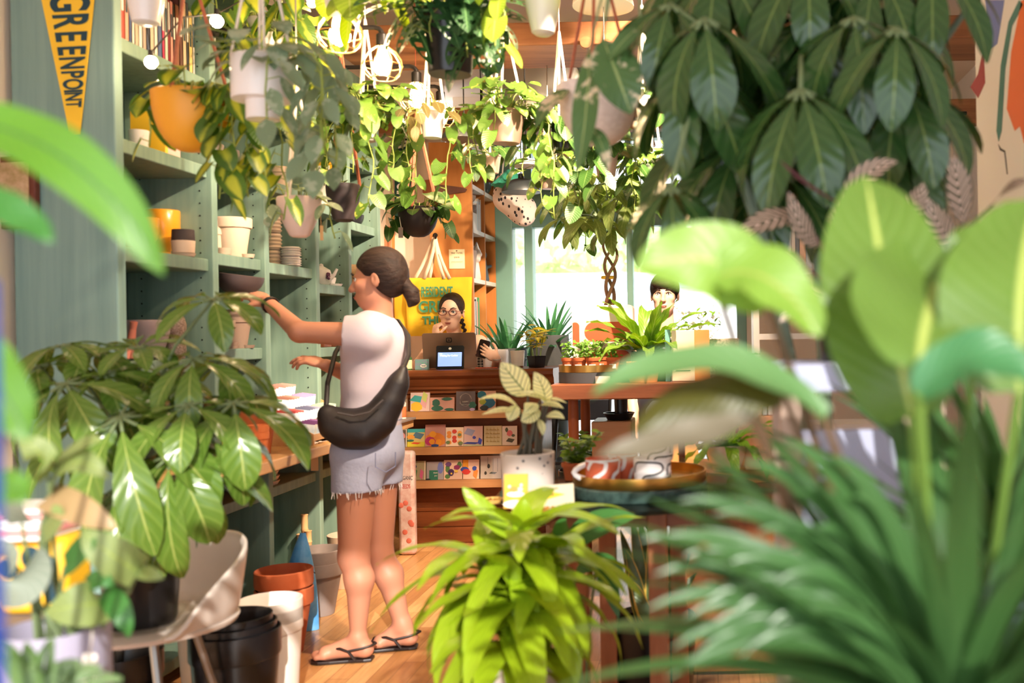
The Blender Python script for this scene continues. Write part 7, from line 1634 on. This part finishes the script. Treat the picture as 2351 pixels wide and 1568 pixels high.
# ------------------------------------------------------------------ marbled leaves hanging close before the speckled bowl
mv = thing('marbled_vine', 'hanging plant whose big cream-marbled leaves fall in front of the speckled bowl', 'hanging plant', P(1440, -120, 2.2))
pc = P(1440, -120, 2.2); part('pot', mpot('bowl', pc, .09, .05, .09), whitepot, mv, sharp=35); part('hanger_cord', MB().tube([pc + Vector((-.088, 0, .088)), Vector((pc.x, pc.y, pc.z + .4)), Vector((pc.x, pc.y, CEIL))], .003, 5), cordr, mv); part('hanger_cord', MB().tube([pc + Vector((.088, 0, .088)), Vector((pc.x, pc.y, pc.z + .4))], .003, 5), cordr, mv)
for b, m, e, w, n_ in (((1352, 120), (1345, 260), (1325, 396), 74, (-.5, -1, .1)), ((1385, 90), (1420, 180), (1448, 262), 118, (.2, -1, .2)), ((1470, 60), (1430, 95), (1395, 140), 46, (0, -1, .6)), ((1352, 290), (1380, 330), (1396, 400), 40, (.4, -1, .1))):
    blade(mv, [(b[0], b[1], 2.2), (m[0], m[1], 2.16), (e[0], e[1], 2.17)], w, L_var, n_, 'oval', .12, stalk=pc + Vector((0, 0, .07)), sr=.003)

# ------------------------------------------------------------------ pinstripe plant among the big leaves
L_cal = leafmat('pinstripe_leaf', C(62, 62, 44), C(232, 198, 180), 'stripe', rough=.4, tr=.1, under=C(96, 46, 60), vfreq=8)
po = Vector((P(1900, 900, 1.85).x, 1.9, .001))
st_ = thing('plant_stand', 'white plant stand with a wooden post behind the foreground leaves', 'stand', (po.x, 1.95, 0))
zt = P(1890, 832, 1.9).z
part('stand_top', MB().box(P(1792, 860, 1.8).x, P(1792, 860, 1.8).x + .30, 1.8, 2.1, zt - .05, zt), mat('cool_white', C(166, 170, 196), .5), st_, smooth=False, bevel=.004)
for x, y in ((0, 0), (.26, 0), (0, .26), (.26, .26)): part('leg', MB().box(P(1792, 860, 1.8).x + x, P(1792, 860, 1.8).x + x + .035, 1.8 + y, 1.835 + y, 0, zt - .05), mat('weathered_post', C(170, 146, 130), .7), st_, smooth=False)
part('side_board', MB().box(P(1792, 860, 1.8).x + .035, P(1792, 860, 1.8).x + .26, 1.81, 1.825, .3, zt - .12), MATS['cool_white'], st_, smooth=False)
pc = Vector((P(1792, 860, 1.8).x + .16, 1.95, zt + .001)); ca_ = thing('pinstripe_plant', 'pinstripe plant of dark leaves with pink lines on the white stand', 'potted plant', pc)
part('pot', mpot('cyl', pc, .08, .07, .10), black, ca_, sharp=35); part('soil', MB().lathe([(.001, .09), (.07, .09)], pc, 18), soilm, ca_)
for b, m, e, w, n_ in (((1842, 500), (1770, 505), (1684, 546), 74, (0, -.8, .7)), ((1955, 478), (1870, 430), (1790, 368), 40, (.2, .6, -1)), ((1930, 470), (1990, 400), (2060, 372), 60, (0, -1, .4)), ((1860, 620), (1800, 600), (1730, 645), 70, (0, -.8, .6)), ((1880, 560), (1840, 520), (1810, 440), 60, (.3, -1, .3)), ((2212, 512), (2200, 430), (2188, 358), 72, (.2, -1, .2)), ((2200, 560), (2160, 520), (2130, 455), 66, (-.2, -1, .3)), ((2280, 470), (2320, 430), (2370, 415), 50, (0, -.7, .8)), ((1900, 680), (1850, 690), (1790, 740), 66, (0, -1, .4)), ((1900, 540), (1930, 500), (1950, 420), 60, (0, -1, .3)), ((2060, 520), (2100, 470), (2120, 420), 60, (0, -1, .3)), ((1800, 660), (1770, 620), (1760, 570), 50, (.3, -1, .1))):
    blade(ca_, [(b[0], b[1], 1.88), (m[0], m[1], 1.84), (e[0], e[1], 1.82)], w, L_cal, n_, 'oval', .12, stalk=pc + Vector((0, 0, .08)), sm=mat('purple_stem', C(96, 56, 60), .6), sr=.003)

# ------------------------------------------------------------------ giant banana-like leaves close by
L_ban = leafmat('giant_leaf', C(84, 112, 42), C(104, 132, 62), vein=C(170, 184, 96), rough=.36, tr=.22, vfreq=13)
L_bnd = leafmat('giant_leaf_dusky', C(84, 120, 70), C(110, 140, 90), rough=.4, tr=.2, under=C(76, 74, 24), vfreq=13)
L_bnb = leafmat('giant_leaf_fresh', C(112, 144, 52), C(134, 166, 76), vein=C(150, 162, 76), rough=.4, tr=.26, vfreq=12)
bo = Vector((.36, 1.6, .001)); bp_ = thing('giant_leaf_plant', 'potted plant with giant bright paddle leaves spreading across the view', 'potted plant', bo)
part('pot', mpot('tall', bo, .15, .12, .36), mat('lavender_planter', C(176, 172, 206), .5), bp_, sharp=35); part('soil', MB().lathe([(.001, .33), (.13, .33)], bo, 20), soilm, bp_)
stg = mat('giant_stalk', C(110, 140, 60), .5); stb = mat('brown_stalk', C(110, 84, 62), .6)
so = bo + Vector((0, 0, .4))
for b, m, e, w, mm, n_, bend, rp, sk in (((2092, 955, 1.12), (2040, 690, 1.12), (1990, 405, 1.22), 330, L_ban, (.05, -1, .25), (.12, .25), .003, stg),
        ((2108, 850, 1.0), (2130, 720, 1.06), (2170, 575, 1.2), 400, L_ban, (.1, -1, .5), (.3, .2), .004, stg), ((2340, 900, 1.02), (2345, 660, 1.05), (2375, 462, 1.15), 370, L_ban, (-.3, -1, .25), (.15, .1), .003, stg),
        ((1765, 705, 1.12), (1640, 600, 1.1), (1460, 622, 1.08), 190, L_bnb, (0, -1, .2), (.15, .1), .004, stb), ((1640, 640, 1.1), (1760, 640, 1.08), (1884, 772, 1.06), 165, L_bnb, (0, -1, .7), (.3, .3), .004, stb),
        ((1892, 960, 1.05), (1640, 845, 1.03), (1352, 915, 1.0), 150, L_bnd, (0, -.7, 1), (.5, .3), .003, stb), ((1800, 905, 1.06), (1640, 905, 1.05), (1448, 990, 1.03), 140, L_bnd, (0, .9, -.6), (.2, .2), .003, stb),
        ((1724, 962, 1.0), (1560, 1005, .98), (1368, 1052, .96), 84, mat('dry_leaf', C(100, 92, 74), .5), (.1, -.8, .8), (.2, .2), .002, stb), ((2110, 905, .98), (2250, 820, .96), (2400, 900, .95), 150, leafmat('giant_leaf_dark', C(58, 110, 66), C(84, 134, 84), rough=.4, tr=.25, vfreq=12), (0, -.8, .8), (.3, .3), .003, stg), ((2240, 700, 1.15), (2290, 610, 1.15), (2330, 520, 1.2), 260, L_ban, (0, -1, .3), (.1, .1), .003, stg)):
    blade(bp_, [b, m, e], w, mm, n_, 'ban', .2, rp, bend=bend, nL=18, nW=8, stalk=so + Vector((rng.uniform(-.04, .04), rng.uniform(-.04, .04), 0)), sm=sk, sr=.006)
# fountain of narrow straps below
L_str = leafmat('fountain_leaf', C(52, 86, 42), C(76, 110, 62), 'ridge', rough=.34, tr=.18, vfreq=3)
fo = Vector((P(2190, 1500, 1.08).x, 1.08, .001)); zc = P(2190, 1640, 1.08).z
fp = thing('fountain_plant', 'dense fountain of narrow dark green strap leaves in the near corner', 'potted plant', fo)
part('pot', mpot('tall', fo, .13, .1, zc - .03), mat('lilac_planter', C(196, 190, 214), .5), fp, sharp=35)
rr = random.Random(41); oc_ = Vector((fo.x, fo.y, zc - .02))
for k in range(76):
    f = k / 75; a = k * 2.4; el = rr.uniform(.05, 1.35); ro = Vector((math.cos(a), math.sin(a) * .55 - .05, 0))
    d = Vector((ro.x * math.cos(el), ro.y * math.cos(el), math.sin(el))).normalized(); up = Vector((-ro.x * math.sin(el), -ro.y * math.sin(el) - .3, math.cos(el)))
    mb = MB(); leaf(mb, oc_ + ro * .02 + Vector((0, 0, .0)), d, up, rr.uniform(.32, .50) * (1.15 if ro.x > -.2 else .95), rr.uniform(.027, .038), 'strap', rr.uniform(.3, 1.1), .2, nL=12, nW=2); part('leaf', mb, L_str, fp, sharp=0)
for px, py in ((1470, 1240), (1560, 1150), (1640, 1180), (1500, 1320), (1530, 1560), (1570, 1420), (1700, 1060), (1790, 1010), (1560, 1280), (1620, 1380), (1600, 1500), (1660, 1300), (1740, 1220), (1830, 1130), (1900, 1050), (1630, 1440), (1700, 1510), (1780, 1340), (1540, 1490), (1860, 1220), (1960, 1140), (1690, 1400), (1480, 1400), (1760, 1440)):
    b = oc_; e = P(px, py, 1.02); m = (b + e) / 2 + Vector((0, 0, .07)); mb = MB(); curveleaf(mb, [b, m, e], (.1, -.9, .6), .031, 'strap', .2, 14, 2); part('leaf', mb, L_str, fp, sharp=0)

f2 = Vector((P(2330, 1300, 1.5).x, 1.5, .001)); z2_ = P(2330, 1330, 1.5).z
fq = thing('fountain_plant', 'second strap-leaved plant standing behind the near fountain of leaves', 'potted plant', f2)
part('pot', mpot('tall', f2, .13, .1, z2_ - .03), mat('slate_planter', C(90, 96, 120), .5), fq, sharp=35)
for k in range(70):
    a = k * 2.4; el = rr.uniform(.2, 1.4); ro = Vector((math.cos(a), math.sin(a) * .55 - .05, 0))
    d = Vector((ro.x * math.cos(el), ro.y * math.cos(el), math.sin(el))).normalized(); up = Vector((-ro.x * math.sin(el), -ro.y * math.sin(el) - .3, math.cos(el)))
    mb = MB(); leaf(mb, Vector((f2.x, f2.y, z2_ - .02)) + ro * .02, d, up, rr.uniform(.34, .60), rr.uniform(.024, .034), 'strap', rr.uniform(.2, .9), .2, nL=12, nW=2); part('leaf', mb, L_str, fq, sharp=0)

# ------------------------------------------------------------------ near corner on the shelving side
L_nearl = leafmat('arching_leaf', C(74, 118, 30), C(98, 138, 46), vein=C(60, 96, 50), rough=.4, tr=.22, vfreq=16)
L_neard = leafmat('arching_leaf_dark', C(52, 104, 44), C(80, 130, 60), rough=.4, tr=.2)
no = Vector((P(-260, 900, 1.0).x, 1.05, .001)); np_ = thing('arching_plant', 'plant with long arching green blades reaching in beside the pennant', 'potted plant', no)
part('pot', mpot('tall', no, .14, .11, .42), mat('grey_fibre3', C(120, 124, 130), .7), np_, sharp=35)
so = no + Vector((0, 0, .4))
for b, m, e, w, mm, n_ in (((-160, 262, 1.02), (150, 366, .98), (378, 634, .98), 138, L_nearl, (-.2, -1, .6)), ((-120, 420, 1.0), (20, 480, .99), (124, 556, .98), 80, L_neard, (0, -.9, .6)), ((-90, 740, .98), (-5, 880, .97), (70, 1010, .96), 130, L_nearl, (.2, -1, .3)), ((-60, 1130, 1.0), (20, 1120, .99), (66, 1150, .98), 84, L_nearl, (0, -1, .5))):
    blade(np_, [b, m, e], w, mm, n_, 'ban', .2, .003, nL=18, nW=6, stalk=so, sr=.006)
# heart-leaved plants in a lavender pot
L_ph = leafmat('pale_philodendron_leaf', C(116, 132, 74), C(150, 160, 104), vein=C(140, 156, 76), rough=.5, tr=.2)
L_sv = leafmat('silver_philodendron_leaf', C(118, 128, 114), C(150, 156, 142), rough=.55, tr=.12)
pc = Vector((P(112, 1568, 1.68).x, 1.70, .001)); zt = P(112, 1448, 1.68).z
hp = thing('philodendron', 'pale heart-leaved plant in a lavender grey pot before the shell chair', 'potted plant', pc)
part('pot', mpot('tall', pc, .082, .07, zt), mat('lavender_grey', C(168, 162, 184), .55), hp, sharp=35); part('soil', MB().lathe([(.001, zt * .96), (.07, zt * .96)], pc, 18), soilm, hp)
for b, m, e, w, mm, n_ in (((318, 1312), (250, 1270), (184, 1216), 88, L_ph, (.1, -1, .5)), ((320, 1312), (345, 1318), (378, 1328), 34, L_ph, (0, -1, .5)), ((238, 1385), (180, 1390), (104, 1405), 108, L_ph, (.1, -1, .4)), ((60, 1300), (50, 1340), (10, 1392), 120, L_sv, (.2, -1, .2)), ((238, 1360), (275, 1400), (296, 1464), 56, L_neard, (.3, -1, .2)), ((120, 1120), (170, 1060), (250, 1100), 76, L_ph, (0, -.8, .8)), ((110, 1090), (90, 1040), (40, 1000), 70, L_ph, (0, -.8, .8)), ((130, 1060), (190, 1020), (235, 1010), 50, L_ph, (0, -.8, .8)), ((110, 1140), (180, 1170), (270, 1215), 74, mat('tan_leaf', C(160, 132, 92), .5), (0, -1, .7)), ((30, 1290), (0, 1270), (-30, 1250), 80, L_sv, (0, -1, .4)), ((150, 1300), (190, 1260), (215, 1230), 66, L_neard, (0, -1, .4)), ((200, 1345), (230, 1330), (262, 1350), 44, L_neard, (0, -1, .3)), ((100, 1230), (130, 1190), (120, 1160), 50, L_ph, (0, -1, .3)), ((50, 1200), (30, 1150), (60, 1100), 56, L_sv, (.2, -1, .3))):
    blade(hp, [(b[0], b[1], 1.66), (m[0], m[1], 1.62), (e[0], e[1], 1.62)], w, mm, n_, 'heart', .12, stalk=pc + Vector((rng.uniform(-.04, .04), rng.uniform(-.03, .03), zt * .95)), sr=.0035)
tg = thing('plant_tag', 'small white plant tag hanging on a cord at the lavender pot', 'tag', P(208, 1568, 1.56)); e = P(205, 1505, 1.58)
part('string', MB().tube([P(212, 1445, 1.66), P(210, 1480, 1.6), e], .0016, 5), cordw, tg); mb = MB(); mb.M = facing(P(206, 1538, 1.575)) @ Matrix.Rotation(R(-3), 4, 'Z'); mb.prism(rrect(.022, .052, .004), 0, .0012); part('tag_card', mb, paperw, tg, smooth=False)
mb = MB(); mb.M = facing(P(206, 1546, 1.572)); mb.box(-.002, .0, -.016, .012, 0, .0006).box(.002, .004, -.012, .012, 0, .0006); part('printed_lines', mb, black, tg, smooth=False)
# fern in the very corner
L_ff = leafmat('fern_frond_leaf', C(84, 112, 58), C(104, 130, 76), tr=.2)
pc = Vector((P(60, 1568, 1.38).x, 1.40, .001)); zt = P(60, 1640, 1.38).z
fe = thing('boston_fern', 'feathery pale green fern under the lavender pot', 'potted plant', pc)
part('pot', mpot('cyl', pc, .08, .07, zt), greypot, fe, sharp=35)
for tx__, ty__ in ((120, 1470), (20, 1500), (180, 1520), (278, 1560), (-20, 1460), (80, 1530), (230, 1535), (150, 1560), (60, 1480)):
    b = pc + Vector((0, 0, zt)); e = P(tx__, ty__, 1.36); m = (b + e) / 2 + Vector((0, 0, .03)); mb = MB(); mb.cur = 1; mb.tube([b, m, e], .0016, 4); mb.cur = 0
    ax = (e - b).normalized(); sd = ax.cross(Vector((0, -1, .2))).normalized()
    for k in range(22):
        f = .12 + .86 * k / 21; p = b * (1 - f) ** 2 + m * 2 * f * (1 - f) + e * f * f
        for s_ in (-1, 1): leaf(mb, p, sd * s_ + ax * .35, (0, -1, .4), .026 * (1.15 - f), .009, 'lance', .3, nL=3, nW=2)
    part('frond', mb, [L_ff, stemg], fe, sharp=0)
# stand with papers and a yellow printed bag
pb = Vector((P(95, 1400, 2.1).x, 2.12, 0)); zt = P(100, 1405, 2.1).z
single('grey_stool', MB().lathe([(.13, 0), (.13, .02), (.11, .05), (.11, zt - .04), (.13, zt - .02), (.13, zt - .001), (.001, zt - .001)], pb, 28), greypot, 'round grey stool under the yellow bag', 'stool', loc=pb)
z2 = P(100, 1240, 2.05).z; yb = thing('seed_sack', 'yellow sack with a dark print standing on the grey stool', 'sack', pb + Vector((0, 0, zt)))
part('sack_body', MB().box(pb.x - .07, pb.x + .07, pb.y - .05, pb.y + .05, zt, z2), mat('sack_yellow', C(244, 190, 40), .5), yb, bevel=.018); mb = MB()
for x, z, r_ in ((-.02, .4, .022), (.03, .6, .026), (.0, .75, .02), (.045, .3, .02), (-.045, .62, .018)): mb.ell((pb.x + x, pb.y - .05, zt + (z2 - zt) * z), (r_, .002, r_ * 1.2), 14, 6)
part('dark_print', mb, navy, yb)
for k in range(6): single('magazine', MB().cbox((pb.x - .04 + .006 * math.sin(k * 2), pb.y - .02, z2 + .006 + .011 * k), (.17, .13, .009)), mat('magazine%d' % (k % 3), [C(240, 234, 236), C(226, 150, 150), C(246, 240, 236)][k % 3], .4), '%s magazine in the stack on the yellow sack, %s from the bottom' % (('white', 'pink', 'ivory')[k % 3], ordn(k)), 'magazine', group='magazines on the sack', smooth=False)
# blue post at the very edge of the view
a = P(2, 900, .77); single('blue_post', MB().box(a.x - .03, a.x, .745, .77, 0, P(5, 640, .75).z), mat('blue_paint', C(52, 84, 180), .5), 'blue painted post at the very edge of the view', 'post', smooth=False)
